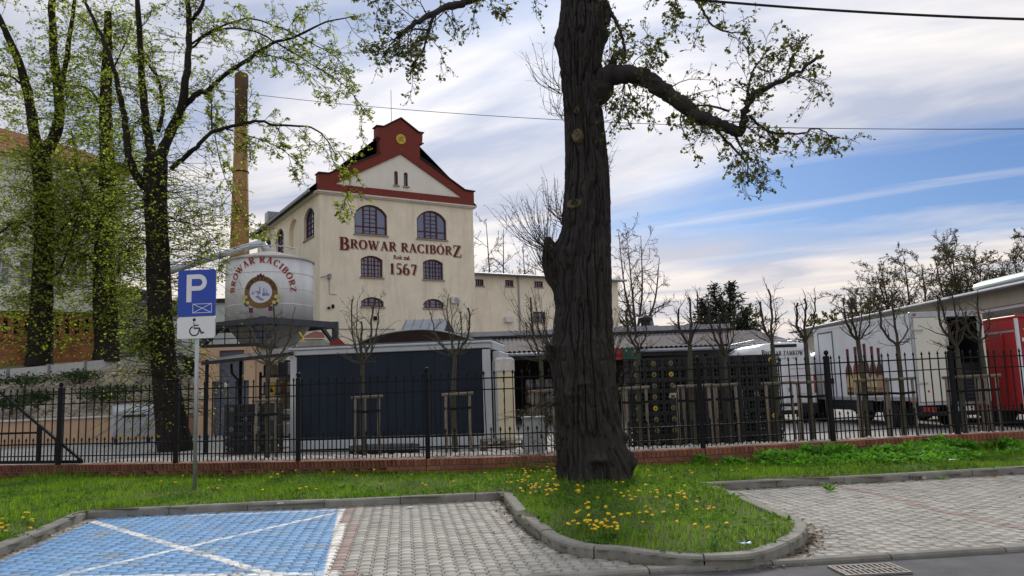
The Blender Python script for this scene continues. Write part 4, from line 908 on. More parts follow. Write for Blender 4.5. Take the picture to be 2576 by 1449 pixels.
wall_with_holes('wall', [(0, 1.8), (Lw, 1.8), (Lw, zt0), (0, zt0)], sl_h, fm, .25, m_castbrick, cw)
MB().box(0, Lw, .24, .6, 1.8, zt0 - .02).build('wall_back', mat('slot_shade', (.05, .025, .018), .95, .3, 5), cw)  # dark backing colour paints the shade inside the slots
MB().ext([(-.1, zt0), (Lw + .1, zt0), (Lw + .1, zt0 + .12), (-.1, zt0 + .12)], -.12, .7).build('coping', mat('mossy_coping', (.13, .11, .06), .95, .4, 3), cw)
MB().box(0, Lw, -.07, -.002, zt0 - 1.28, zt0 - 1.17).build('string_course', m_castbrick, cw)
MB().add([(Lw, 0, 1.8), (Lw, .6, 1.8), (Lw, .6, zt0), (Lw, 0, zt0)], [(0, 1, 2, 3)]).build('wall_end', m_castbrick, cw)

# ---- bank: low peach retaining wall, gravel slope, concrete panel wall on top, terrace
rw0 = gz(-220, 1124, YARD); rw0 = at(-220, 1000, 25.0); rw1 = at(548, 1000, 32.5); 
m_peach = mat('peach_render', (.55, .38, .25), .93, .1, 1.5, .2, 40, stain=.3)
rw = thing('retaining_wall', 'low peach coloured retaining wall with pale coping along the yard', 'wall', (rw0.x, rw0.y, YARD), math.atan2(rw1.y - rw0.y, rw1.x - rw0.x)); Lr = math.hypot(rw1.x - rw0.x, rw1.y - rw0.y)
MB().box(0, Lr, 0, .3, -.1, .86).build('wall', m_peach, rw); MB().cbox(-.05, Lr + .05, -.07, .38, .862, .93, .015).build('coping', mat('pale_coping', (.55, .53, .49), .9, .1, 3), rw)
pw = [(at(u, 1000, Y).x, Y, z) for u, Y, z in ((-230, 30.0, 2.25), (-90, 31.4, 2.45), (17, 32.4, 2.62), (120, 33.6, 2.78), (211, 34.8, 2.95), (294, 36.1, 3.12), (372, 37.6, 3.3), (450, 39, 3.4))]
bank = MB(); rgb = np.random.default_rng(3); nu, nv = 60, 14; bv = []
for i in range(nu + 1):
    t = i / nu; a = Vector((rw0.x + (rw1.x - rw0.x) * t, rw0.y + (rw1.y - rw0.y) * t + .33, .98)); f = t * (len(pw) - 1); k_ = min(int(f), len(pw) - 2); p = Vector(pw[k_]).lerp(Vector(pw[k_ + 1]), f - k_)
    for j in range(nv + 1):
        s = j / nv; q = a.lerp(p, s); q.z += (.12 * math.sin(3 * t * 9 + s * 5) + rgb.uniform(-.08, .08)) * math.sin(math.pi * s); bv.append(q)
bank.add(bv, [(i * (nv + 1) + j, (i + 1) * (nv + 1) + j, (i + 1) * (nv + 1) + j + 1, i * (nv + 1) + j + 1) for i in range(nu) for j in range(nv)])
tag(bank.build('bank', mat('bank_earth', (.25, .21, .155), .98, .35, 2.5, .8, 9, col2=(.36, .32, .25)), None, True), kind='structure')
ii = rgb.integers(0, nu, 2600) * (nv + 1) + rgb.integers(1, nv, 2600); bp_ = np.array([bv[i][:] for i in ii]) + rgb.normal(size=(2600, 3)) * (.25, .2, .03)
tag(stones('bank_stones', bp_, .03, .10, mat('bank_stone', (.33, .29, .23), .95, .3, 4, island=.3, col2=(.45, .41, .34)), rgb), 'pale rubble scattered over the sloping bank', 'rubble', kind='stuff')
ter = MB(); tv = [Vector(p) + Vector((0, .05, .4)) for p in pw] + [Vector((30, 75, 3.4)), Vector((-80, 75, 3.0)), Vector((-60, 30, 2.4))]
ter.add([(p[0], p[1] + .1, p[2] + .30) for p in pw] + [(-3, 60, 3.3), (-60, 60, 3.3), (-45, 31, 2.4)], [tuple(range(len(pw) + 3))]); tag(ter.build('terrace', mat('terrace_grass', (.07, .11, .03), .98, .35, 2)), kind='structure')
m_panel = mat('concrete_panel', (.52, .52, .52), .92, .10, 4, .5, 12, stain=.25)
pwall = thing('panel_wall', 'low pale concrete panel wall at the top of the bank', 'wall')
for (a, b) in zip(pw[:-1], pw[1:]):
    A_, B_ = Vector(a), Vector(b); d = (B_ - A_).normalized(); n_ = Vector((-d.y, d.x, 0)).normalized() * .05
    mb = MB(); lo, hi = .02, .52
    mb.prism([(0, lo), (1, lo), (1, hi), (0, hi)], lambda s, z: A_.lerp(B_, .035 + .93 * s) - n_ + Vector((0, 0, z - .12)), lambda s, z: A_.lerp(B_, .035 + .93 * s) + n_ + Vector((0, 0, z - .12))); mb.build('panel', m_panel, pwall)
for a in pw: MB().box(a[0] - .07, a[0] + .07, a[1] - .09, a[1] + .09, a[2] - .4, a[2] + .45).build('post', mat('grey_post', (.22, .22, .23), .9, .1, 4), pwall)
# low junipers on the bank
m_jun = mat('juniper', (.022, .05, .014), .8, .3, 3, island=.4, col2=(.05, .085, .02))
for i, (u, v, Y, w_, lab) in enumerate(((62, 962, 30.5, 1.9, 'spreading dark juniper nearest the left edge of the bank'), (200, 950, 33, 1.4, 'grey green juniper just below the panel wall'), (290, 985, 31.5, 2.0, 'wide dark juniper in the middle of the bank'), (255, 1000, 30, 1.3, 'small juniper low on the bank beside the gate post'), (95, 1005, 28.5, .9, 'tiny juniper low on the bank by the left edge'), (420, 945, 35, 1.8, 'juniper at the right end of the bank behind the ivy trunk'), (30, 1020, 27.6, 1.1, 'lowest juniper on the bank at the far left'))):
    p = at(u, v, Y); j = thing('juniper', lab, 'shrub', p, 0, 'junipers on the bank'); r_ = np.random.default_rng(40 + i); q = r_.normal(size=(1100, 3)) * (w_ * .32, w_ * .26, .10) + (0, 0, .10)
    link('foliage', leaf_mesh('foliage', q, .11, r_, .5, .5), m_jun, j)
    MB().tube([(0, 0, -.3), (.05, 0, .1), (w_ * .3, .05, .16)], [.04, .03, .01], 5).build('stem', mat('bark_brown', (.06, .045, .035), .95, .3, 8), j)

# ---- building with the grey door behind the sign
gate_h = thing('gate_house', 'peach gate house wall with large dark grey door beside the tank', 'building', (0, 0, 0))
p0 = at(528, 1000, 31.0); p1 = at(650, 1000, 31.4); zt2 = at(590, 873, 31).z
gate_h.location = (p0.x, p0.y, 0); Lg = p1.x - p0.x
wall_with_holes('wall', [(-.6, 0), (Lg, 0), (Lg, zt2), (-.6, zt2)], [[(.12, .1), (1.52, .1), (1.52, 2.2), (1.32, 2.2), (1.32, zt2 - .12), (.34, zt2 - .12), (.34, 2.2), (.12, 2.2)]], fm, .12, m_peach, gate_h)
MB().box(-.6, Lg, .16, 3, 0, zt2).build('rear', m_peach, gate_h)
m_door = mat('door_slate', (.10, .11, .14), .7, .1, 3)
dd = MB().box(.10, 1.54, .11, .155, .1, zt2 - .1).build('door', m_door, gate_h); MB().box(.52, .70, .10, .11, 1.95, 2.13).build('notice', MATS['white_plastic'], dd)
MB().box(-.35, -.08, -.02, -.003, 1.5, 2.0).build('poster', MATS['white_plastic'], gate_h)
MB().box(-.55, Lg + .1, .1, 2.6, zt2 + .003, zt2 + .14).build('roof_slab', m_slate, gate_h)
rl = MB()
for z in (.35, .6, .85): rl.beam((-.5, .15, zt2 + z), (Lg + .6, .15, zt2 + z), .035)
for i in range(6): rl.beam((-.5 + i * .5, .15, zt2 + .1), (-.5 + i * .5, .15, zt2 + .88), .035)
rl.build('roof_railing', m_iron, gate_h)

# ---- storage hall with corrugated canopy roof behind the crates
shed = thing('canopy_shed', 'long low storage shed with grey corrugated canopy roof and dark open bay', 'building', (0, 0, 0))
ye, yr = 29.0, 34.0; xl, xr = at(1180, 885, ye).x, at(2010, 880, ye).x; ze = at(1300, 884, ye).z; zr = at(1300, 851, yr).z
m_corr = mat('corrugated_sheet', (.15, .135, .138), .95, .15, 2, .1, 20, stain=.4, spec=.04)
nn2 = int((xr - xl) / .045); xs = xl + np.arange(nn2 + 1) * .045; wv = .028 * np.sin(np.arange(nn2 + 1) * math.pi / 2)
V = []; 
for z, y in ((ze, ye), (zr, yr)): V += [(x, y, z + w) for x, w in zip(xs, wv)]
Q = [(i, i + 1, nn2 + 2 + i, nn2 + 1 + i) for i in range(nn2)]
link('corrugated_roof', mesh_np('corrugated_roof', V, Q), m_corr, shed)
MB().tube([(xl, ye - .06, ze - .12), (xr, ye - .06, ze - .14)], .065, 8).build('gutter', m_sheet, shed)
MB().box(xl, xr, ye + .03, ye + .10, ze - .32, ze - .06).build('fascia', m_slate, shed)
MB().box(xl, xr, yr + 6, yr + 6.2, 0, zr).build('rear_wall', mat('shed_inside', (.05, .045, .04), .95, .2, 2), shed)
MB().box(xl - .2, xl, ye + .1, yr + 6, 0, ze - .1).build('side_wall', m_wall, shed); 
fz = at(1300, 836, yr).z
MB().box(at(930, 840, yr).x, at(1830, 840, yr).x, yr - .02, yr + 7, zr + .06, fz).build('flat_roof', mat('roof_felt', (.11, .115, .12), .8, .2, 2), shed)
MB().box(at(930, 840, yr).x - .1, at(1830, 840, yr).x + .1, yr - .12, yr - .03, zr + .12, fz + .06).build('flashing', m_sheet, shed)
for u in (1400, 1590, 1780, 1960): x = at(u, 900, ye).x; MB().box(x - .06, x + .06, ye + .12, ye + .24, YARD, ze - .05).build('post', m_iron, shed)
v_ = at(1628, 836, 36); MB().box(v_.x - .5, v_.x + .45, 35.6, 36.5, fz, fz + .22).build('vent_curb', m_sheet, shed); MB().lathe([(.22, 0), (.22, .22), (.34, .26), (.34, .38), (.2, .46), (.02, .47)], 12, Matrix.Translation((v_.x - .05, 36, fz + .22))).build('roof_vent', m_slate, shed)
# gabled skylight on the flat roof
a = at(1000, 829, 36); b = at(1142, 829, 36); t_ = at(1075, 797, 36)
sk = thing('roof_lantern', 'small grey metal gabled roof lantern in front of the gable', 'roof lantern', (a.x, 36, fz)); Ls = b.x - a.x; hs_ = t_.z - fz
MB().add([(.0, 0, .05), (Ls * .78, 0, .05), (Ls * .86, 1.2, hs_), (.25, 1.2, hs_)], [(0, 1, 2, 3)]).build('sheet_slope', m_sheet, sk)
MB().add([(Ls * .78, 0, .05), (Ls * 1.0, 2.4, .05), (Ls * .86, 1.2, hs_)], [(0, 1, 2)]).build('gable_end', m_slate, sk)
MB().add([(Ls * 1.0, 2.4, .05), (0.1, 2.4, .05), (.25, 1.2, hs_), (Ls * .86, 1.2, hs_)], [(0, 1, 2, 3)]).build('rear_slope', m_sheet, sk)
s_ = MB()
for i in range(6): x = i * Ls * .78 / 5; s_.beam((x, -.01, .07), (.25 + (Ls * .86 - .25) * i / 5, 1.19, hs_ + .02), .05, .05)
s_.build('standing_seams', m_sheet, sk); MB().tube([(-.1, -.1, -.2), (-.1, -.1, .3)], .1, 8).build('pipe', m_sheet, sk)
# brown arched awning behind the container
aw = thing('arched_awning', 'dark brown arched awning rising behind the black container', 'awning', (0, 0, 0)); cps = [at(u, v, 25.0) for u, v in ((885, 872), (930, 850), (985, 836), (1050, 829), (1110, 833), (1170, 848), (1228, 866))]
pa = catmull(cps, 4); V = [tuple(p) for p in pa] + [(p[0], p[1] + 2.2, p[2]) for p in pa] + [(p[0], p[1], cps[0].z - .35) for p in pa]; n = len(pa)
MB().add(V, [(i, i + 1, n + i + 1, n + i) for i in range(n - 1)] + [(i, i + 1, 2 * n + i + 1, 2 * n + i) for i in range(n - 1)]).build('canvas', mat('brown_canvas', (.028, .017, .013), .9, .2, 3), aw)
MB().tube([tuple(p) for p in pa], .025, 6).build('hoop', m_sheet, aw)
for p in (pa[0], pa[-1]): MB().tube([(p[0], p[1] + .1, YARD), (p[0], p[1] + .1, p[2])], .03, 6).build('post', m_iron, aw)

# ---- white hall on the right
hall = thing('white_hall', 'long cream warehouse hall with overhanging eaves and lean-to canopy on the right', 'building', (0, 0, 0))
hx = 20.4; hz = 5.0; y0h, y1h = 14.0, at(2003, 832, 56).y
MB().add([(hx, y0h, 0), (hx, y1h, 0), (hx, y1h, hz), (hx, y0h, hz)], [(0, 1, 2, 3)]).build('wall', mat('hall_render', (.60, .57, .47), .92, .06, 1, stain=.3), hall)
MB().add([(hx, y1h, 0), (hx + 16, y1h, 0), (hx + 16, y1h, hz), (hx + 8, y1h, hz + 1.4), (hx, y1h, hz)], [(0, 1, 2, 3, 4)]).build('rear_gable', MATS['hall_render'], hall)
c = MB(); c.add([(hx - .6, y0h, hz + .02), (hx + 8, y0h, hz + 1.5), (hx + 8, y1h + .5, hz + 1.5), (hx - .6, y1h + .5, hz + .02), (hx + 17, y0h, hz), (hx + 17, y1h + .5, hz), (hx - .6, y0h, hz - .16), (hx - .6, y1h + .5, hz - .16)], [(0, 1, 2, 3), (1, 4, 5, 2), (0, 3, 7, 6), (3, 2, 5, 7)]); hr = c.build('roof', mat('hall_roof', (.30, .32, .34), .85, .1, 1.5, stain=.3, spec=.1), hall)
MB().tube([(hx - .66, y0h, hz - .08), (hx - .66, y1h + .4, hz - .1)], .08, 8).build('gutter', m_sheet, hall)
for y in (30.5, 43): MB().tube([(hx - .62, y, hz - .15), (hx - .08, y, hz - .6), (hx - .08, y, 0)], .06, 7).build('downpipe', m_sheet, hall)
c = MB(); ys0, ys1 = 27.0, 40.0
for i in range(9):
    t = i / 8; a_ = math.pi * t
c.lathe([(1.0, 0), (1.0, 13)], 16, Matrix.Translation((hx + 3.4, 25, hz + .62)) @ Matrix.Rotation(R(-90), 4, 'X') @ Matrix.Diagonal((1.5, .42, 1, 1))); c.build('barrel_skylight', glass_mat('skylight_plastic', (.42, .52, .50), .35), hr, True)
ly0, ly1 = 14.0, 38.0
c = MB(); c.add([(hx, ly0, 4.25), (hx, ly1, 4.25), (hx - 2.9, ly1, 3.72), (hx - 2.9, ly0, 3.72), (hx, ly0, 4.12), (hx, ly1, 4.12), (hx - 2.9, ly1, 3.58), (hx - 2.9, ly0, 3.58)], [(0, 1, 2, 3), (4, 7, 6, 5), (3, 2, 6, 7), (1, 5, 6, 2)]); c.build('lean_to_roof', m_corr, hall)
MB().box(hx - .02, hx + .02, ly0, 34, .1, 3.4).build('canopy_shade_sheet', m_dark, hall)  # dark sheet on the wall, painting the shade under the lean-to
for y in (20, 27, 34): MB().beam((hx - 2.8, y, YARD), (hx - 2.8, y, 3.6), .1).build('canopy_post', m_iron, hall)

# ---- distant church spire
spz = at(1636, 768, 300); sb = at(1637, 832, 300); spire = thing('church_spire', 'thin pointed church spire far away over the shed roof', 'church', (spz.x, 300, 0)); hsp = spz.z
ww = 15 / F * 300 / 2
MB().box(-ww, ww, -ww, ww, 0, hsp * .52).build('tower', mat('far_stone', (.30, .30, .30), .9, .1, .2), spire); MB().lathe([(ww * 1.35, hsp * .52), (ww * .95, hsp * .68), (ww * .78, hsp * .76), (ww * .85, hsp * .77), (ww * .42, hsp * .86), (.08, hsp)], 8).build('spire_roof', mat('far_copper', (.11, .15, .18), .7, .1, .2), spire); MB().box(-.1, .1, -.1, .1, hsp, hsp + 2.2).add([(-.7, 0, hsp + 1.3), (.7, 0, hsp + 1.3), (.7, 0, hsp + 1.6), (-.7, 0, hsp + 1.6)], [(0, 1, 2, 3)]).build('cross', m_iron, spire)

# ================================================================== TREES
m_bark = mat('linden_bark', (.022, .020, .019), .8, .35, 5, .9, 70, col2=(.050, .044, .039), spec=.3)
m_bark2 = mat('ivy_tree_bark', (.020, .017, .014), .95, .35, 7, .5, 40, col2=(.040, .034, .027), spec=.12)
m_twig = mat('twig_bark', (.032, .027, .023), .9, .3, 7, col2=(.075, .062, .05), spec=.2)
m_leafA = mat('young_leaves', (.075, .095, .018), .6, .3, 1.5, island=.5, col2=(.13, .145, .03), transl=.35)
m_leafB = mat('ivy_leaves', (.16, .225, .032), .55, .3, 1.0, island=.45, col2=(.30, .37, .065), transl=.6)
m_scar = mat('cut_wood', (.085, .07, .042), .9, .3, 12, .8, 60, col2=(.19, .155, .09))

def bark_trunk(name, prof, mt, parent, nt=150, nz=430, amp=.030, ridges=30, seed=1, flare=None, burls=()):
    # prof: list of (centre Vector, radius); furrowed surface
    C = catmull([p for p, r in prof], 8); Rr = np.interp(np.linspace(0, len(prof) - 1, len(C)), np.arange(len(prof)), [r for p, r in prof])
    tt = np.linspace(0, 1, nz); idx = tt * (len(C) - 1); i0 = np.minimum(idx.astype(int), len(C) - 2); f = (idx - i0)[:, None]; cc = C[i0] * (1 - f) + C[i0 + 1] * f; rr = np.interp(idx, np.arange(len(C)), Rr)
    th = np.linspace(0, 2 * math.pi, nt, endpoint=False); TH_, Z = np.meshgrid(th, cc[:, 2]); 
    u = TH_ / (2 * math.pi) * ridges; warp = 1.5 * smooth_noise(u * .30 + 9, Z * 1.1, seed + 3, 512) + .5 * smooth_noise(u * .8 + 5, Z * 3, seed + 5, 512)
    a = smooth_noise(u + warp, Z * 1.5 + 20, seed, 256); b = smooth_noise(u * 2.2 + warp * 2, Z * 4.5 + 20, seed + 1, 256); c = smooth_noise(u * 5, Z * 14 + 9, seed + 2, 512)
    edge = np.minimum(TH_, 2 * math.pi - TH_); bl = np.clip(edge / .25, 0, 1)      # fade the seam, which faces away
    a = smooth_noise(u * 1.15 + warp, Z * 1.7 + 20, seed, 256); b = smooth_noise(u * 2.4 + warp * 1.6, Z * 4.6 + 20, seed + 1, 256)
    ridge = .75 - .95 * np.exp(-((a - .5) / .10) ** 2) - .42 * np.exp(-((b - .5) / .09) ** 2) + .22 * (c - .5)
    big = smooth_noise(TH_ / (2 * math.pi) * 6, Z * .7, seed + 7, 6)
    rad = rr[:, None] * (1 + .10 * (big - .5)) + (ridge - .5) * amp * 2 * bl
    if flare: rad *= flare(TH_, Z)
    for (bt, bz, wt, wz, ba) in burls:
        d = np.angle(np.exp(1j * (TH_ - bt))); g = np.exp(-(d / wt) ** 2 - ((Z - bz) / wz) ** 2); rad = rad + ba * g * (1 + .5 * (smooth_noise(u * 2, Z * 12, seed + 9, 512) - .5))
    X = cc[:, 0:1] + rad * np.sin(TH_); Y = cc[:, 1:2] + rad * np.cos(TH_)         # theta=0 faces +y (away)
    V = np.stack([X, Y, Z], -1).reshape(-1, 3); i = np.arange(nz - 1)[:, None] * nt; j = np.arange(nt)[None]; j2 = (j + 1) % nt
    Q = np.stack([i + j, i + j2, i + nt + j2, i + nt + j], -1).reshape(-1, 4)
    me = mesh_np(name, V, Q[:, ::-1], None, True); return link(name, me, mt, parent, True)

# ---- the big old linden in front of the fence
base = Vector((TREE.x, YT, .05)); big = thing('old_linden_tree', 'huge dark trunked old linden standing on the dandelion island', 'tree', base)
rows = [(1212, 1410, 1588), (1185, 1410, 1582), (1150, 1409, 1573), (1100, 1406, 1564), (1050, 1402, 1557), (1000, 1397, 1550), (950, 1392, 1547), (900, 1387, 1545), (870, 1388, 1543), (830, 1397, 1540), (780, 1398, 1538), (730, 1394, 1537), (680, 1392, 1536), (640, 1398, 1535), (600, 1408, 1533), (540, 1416, 1531), (480, 1421, 1530), (400, 1424, 1526), (330, 1423, 1519), (260, 1419, 1513), (200, 1413, 1510), (140, 1407, 1515), (90, 1406, 1521), (40, 1410, 1518), (0, 1413, 1515), (-60, 1415, 1511), (-160, 1418, 1505), (-300, 1425, 1498)]
prof = []
for v, a, b in rows:
    c = at((a + b) / 2, v, YT); prof.append((c, (at(b, v, YT) - at(a, v, YT)).length / 2))
prof[0] = (Vector((prof[0][0].x, YT, -.02)), prof[0][1] * 1.02)
def zpx(v): return at(1460, v, YT).z
PI = math.pi
def flare(T, Z):
    k = np.exp(-np.clip(Z - .1, 0, 9) / .38); return 1 + k * (.06 + .13 * np.cos(5 * T + .7) + .06 * np.cos(3 * T + 2))
burls = [(1.5 * PI, zpx(640), .30, .16, .17), (1.42 * PI, zpx(690), .30, .22, .10), (1.5 * PI, zpx(885), .55, .10, .10), (.98 * PI, zpx(1150), .22, .07, .13), (.60 * PI, zpx(1160), .26, .16, .17), (.62 * PI, zpx(1100), .2, .08, .10), (1.15 * PI, zpx(985), .35, .10, .10), (1.03 * PI, zpx(965), .25, .05, .08), (1.38 * PI, zpx(870), .40, .05, .09), (1.2 * PI, zpx(640), .3, .08, .06), (.5 * PI, zpx(215), .35, .18, .14), (.5 * PI, zpx(90), .3, .15, .07), (1.5 * PI, zpx(100), .4, .16, .06)]
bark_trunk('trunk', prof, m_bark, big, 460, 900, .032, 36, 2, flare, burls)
# ridged bark needs no second object; cut scars sit on it
for (u, v, w_, h_) in ((1440, 523, 36, 22), (1447, 356, 24, 32), (1445, 292, 10, 14), (1425, 640, 22, 14)):
    c = at(u, v, YT); rr_ = .40; k = (at(1530, v, YT) - at(1418, v, YT)).length / 2; cx = at(1474, v, YT).x; dx = c.x - cx; y = YT - math.sqrt(max(.01, k * k - dx * dx)) - .015
    p = Vector((c.x, y, c.z)); nrm = Vector((dx, y - YT, 0.12)).normalized(); M_ = Matrix.Translation(p) @ nrm.to_track_quat('Z', 'Y').to_matrix().to_4x4() @ Matrix.Diagonal((w_ / F * YT / 2, h_ / F * YT / 2, 1, 1))
    lb = MB().lathe([(1.2, -.10), (1.16, -.01), (1.0, .022), (.8, .0), (.5, -.014), (.0, -.018)], 14, M_); lb.v = [tuple(Vector(q_) + Vector((random.gauss(0, .008), random.gauss(0, .006), random.gauss(0, .008)))) for q_ in lb.v]
    lb.build('pruning_scar', m_scar, big, True, True)
def px_prof(l): return [(at(u, v, YT - dy), r_) for u, v, r_, dy in l]
bark_trunk('broken_stub', px_prof([(1412, 735, .10, .02), (1398, 700, .145, .04), (1388, 660, .135, .05), (1384, 630, .105, .05), (1382, 610, .07, .05), (1379, 596, .022, .05)]), m_bark, big, 90, 90, .022, 16, 55)
bark_trunk('broken_stub', px_prof([(1420, 700, .08, .22), (1412, 660, .11, .26), (1414, 630, .085, .28), (1418, 615, .03, .27)]), m_bark, big, 60, 60, .02, 12, 56)
limbs = TS(); twigs = TS(); lv = []; rgt = np.random.default_rng(21)
def pix(pl_, Y0=YT, dY=0.0, wob=0.0):
    n = len(pl_); return [np.array(at(u, v, Y0 + dY * i / max(1, n - 1) + (rgt.normal() * wob if i else 0))) for i, (u, v) in enumerate(pl_)]
def guided(pl_, r0, r1, Y0=YT, dY=0.0, wob=.05, n=(9, 5, 3), ln=(.28, .45, .5), per=5, leaves=True, spread=1.0, up=.3, ts=None, t0=.15, droop=.25, leafn=2, rad=None, LV=None, minr=.0032, TWS=None):
    P = catmull(pix(pl_, Y0, dY, wob), per); P[1:-1] += rgt.normal(size=(len(P) - 2, 3)) * min(.012, r0 * .25)
    rr = np.linspace(r0, r1, len(P)) if rad is None else np.interp(np.linspace(0, 1, len(P)), np.linspace(0, 1, len(rad)), rad)
    rr = rr * (1 + rgt.normal(size=len(P)) * .05); (ts or limbs).tube(P, rr, 10 if r0 > .05 else 7)
    L = np.linalg.norm(np.diff(P, axis=0), axis=1).sum()
    for c in range(n[0]):
        t = t0 + (1 - t0) * (c + rgt.random()) / n[0]; i = min(int(t * (len(P) - 1)), len(P) - 2); d = P[i + 1] - P[i]; d /= np.linalg.norm(d)
        vv = rgt.normal(size=3); vv -= d * vv.dot(d); vv /= np.linalg.norm(vv); a = spread * rgt.uniform(.6, 1.2); dd = d * math.cos(a) + vv * math.sin(a); dd[2] += up * rgt.uniform(-.4, 1.2); dd /= np.linalg.norm(dd)
        l = ln[0] * rgt.uniform(.5, 1.4); q = [P[i]]
        for s_ in range(5): dd = dd + rgt.normal(size=3) * .22; dd[2] -= droop / 5; dd /= np.linalg.norm(dd); q.append(q[-1] + dd * l / 5)
        grow(TWS or twigs, np.array(q), max(minr * 1.4, rr[i] * .22 if rr[i] < .04 else .010), minr, 1, rgt, (lv if LV is None else LV) if leaves else None, n, (1,) + tuple(ln[1:]), .85, .18, droop, (6, 5, 4, 3), .2, .2, minr, 2, leafn)
    grow(TWS or twigs, P[-3:], r1, minr, 1, rgt, (lv if LV is None else LV) if leaves else None, n, (1,) + tuple(ln[1:]), .8, .2, droop, (6, 5, 4, 3), .2, .2, minr, 2, leafn)
    return P
# right limb: arches out, dips, then turns up
guided([(1480, 245), (1508, 226), (1527, 192), (1575, 186), (1624, 198), (1667, 226), (1716, 261), (1758, 293), (1804, 310), (1857, 335)], .17, .07, YT, -.9, .02, (16, 7, 4), (.62, .5, .5), 6, rad=[.24, .21, .16, .14, .135, .125, .115, .105, .085, .075])
guided([(1857, 337), (1868, 318), (1878, 275), (1886, 250), (1912, 229), (1977, 198), (2023, 169), (2065, 141)], .07, .018, YT - .9, -.5, .03, (15, 7, 4), (.60, .5, .5), 5)
guided([(1880, 255), (1884, 215), (1905, 160), (1945, 138)], .022, .008, YT - 1.0, .2, .05, (9, 6, 3), (.42, .5, .5))
guided([(1980, 195), (1990, 155), (2022, 106)], .020, .007, YT - 1.2, .3, .05, (9, 6, 3), (.42, .5, .5))
guided([(1835, 280), (1786, 266), (1745, 268)], .018, .012, YT - .85, .1, .04, (8, 6, 3), (.42, .5, .5))
guided([(1786, 310), (1829, 357), (1864, 392), (1880, 420), (1882, 462)], .024, .006, YT - .7, -.6, .05, (13, 6, 3), (.42, .5, .5), droop=.5)
guided([(1850, 342), (1867, 377), (1886, 402)], .020, .008, YT - .85, .3, .05, (9, 6, 3), (.36, .5, .5), droop=.5)
guided([(1886, 292), (1914, 318), (1942, 332), (2019, 335), (2044, 323), (2076, 332), (2098, 352)], .022, .006, YT - .9, -.7, .06, (14, 6, 3), (.42, .5, .5), droop=.4)
guided([(1942, 335), (1953, 357)], .014, .006, YT - 1.1, .1, .03, (7, 5, 3), (.3, .5, .5))
guided([(1718, 270), (1712, 308), (1728, 350)], .014, .005, YT - .5, -.4, .05, (10, 6, 3), (.4, .5, .5), droop=.5)
guided([(1572, 190), (1568, 245), (1555, 300)], .013, .005, YT - .1, -.6, .05, (10, 6, 3), (.42, .5, .5), droop=.5)
guided([(1575, 200), (1596, 255), (1625, 290)], .010, .004, YT - .1, -.7, .05, (9, 6, 3), (.4, .5, .5), droop=.4)
guided([(1624, 200), (1645, 150), (1660, 100)], .010, .004, YT - .3, -.4, .05, (9, 6, 3), (.40, .5, .5))
guided([(1590, 190), (1600, 150), (1640, 130)], .010, .004, YT - .2, .6, .05, (9, 6, 3), (.40, .5, .5))
guided([(1530, 192), (1537, 165), (1545, 145)], .06, .045, YT, .0, .0, (2, 3, 2), (.3, .5, .5))
guided([(1552, 188), (1550, 160), (1540, 140), (1556, 100)], .022, .006, YT, .3, .03, (9, 6, 3), (.42, .5, .5))
# upper stubs right of the trunk
guided([(1505, -60), (1516, 0), (1527, 22), (1525, 60)], .07, .06, YT, -.1, .0, (3, 4, 2), (.3, .5, .5))
guided([(1527, 30), (1546, 45), (1566, 100), (1573, 128)], .034, .020, YT - .1, -.2, .02, (8, 5, 3), (.36, .5, .5))
guided([(1640, -160), (1700, -60), (1752, 0), (1770, 30), (1790, 63), (1838, 80), (1878, 80)], .03, .007, YT - .6, -.6, .05, (14, 6, 3), (.45, .5, .5), droop=.5)
guided([(1660, -120), (1700, 5), (1710, 35)], .016, .006, YT - .7, -.3, .05, (10, 6, 3), (.42, .5, .5), droop=.5)
# left branch entering from above
guided([(1420, -120), (1300, -60), (1185, 0), (1122, 19), (1054, 53), (1006, 85)], .085, .028, YT - .1, -1.0, .03, (16, 7, 4), (.55, .5, .5), 6, droop=.6)
guided([(1095, 32), (1075, 85), (1062, 130), (1035, 165)], .028, .007, YT - .9, .1, .05, (13, 6, 4), (.45, .5, .5), droop=.6)
guided([(1010, 82), (985, 110), (968, 135)], .016, .005, YT - 1.1, .1, .05, (10, 6, 3), (.42, .5, .5), droop=.5)
guided([(1080, 75), (1040, 75), (1000, 95)], .016, .006, YT - 1.0, .3, .05, (9, 6, 3), (.42, .5, .5), droop=.5)
guided([(1060, -80), (975, -20), (930, 10)], .03, .008, YT - .8, -.3, .05, (11, 6, 3), (.45, .5, .5), droop=.5)
guided([(1250, -50), (1235, 0), (1245, 35)], .012, .005, YT - .6, -.3, .05, (8, 5, 3), (.35, .5, .5), droop=.5)
# sprouts from the left side of the trunk
def sprouts(u, v, n, du, dv, l, spread_, r0=.006, leafn=1):
    for i in range(n):
        k = rgt.random(); uu = u + du * (k + rgt.normal() * spread_); vv = v + dv * (1 - .4 * abs(k - .5)) * rgt.uniform(.6, 1.1)
        s = np.array(at(u + rgt.uniform(-8, 8), v + rgt.uniform(-14, 14), YT - .25 + rgt.uniform(-.15, .15))); e = np.array(at(uu, vv, YT - .3 + rgt.normal() * .5)); m_ = (s + e) / 2 + np.array((-.10, 0, -.12)) * rgt.uniform(.2, 1)
        P = catmull([s, m_, e], 6); twigs.tube(P, np.linspace(r0, .002, len(P)), 4); 
        for t in range(4, len(P)):
            for q in range(leafn):
                lv_s.append(P[t] + rgt.normal(size=3) * .01)
            if rgt.random() < .6:
                d = (P[t] - P[t - 1]); d = d / np.linalg.norm(d) + rgt.normal(size=3) * .5; q2 = np.array([P[t], P[t] + d * .06, P[t] + d * .12 * rgt.uniform(.5, 1.3)]); twigs.tube(q2, [.0025, .002, .0012], 3)
lv_s = []
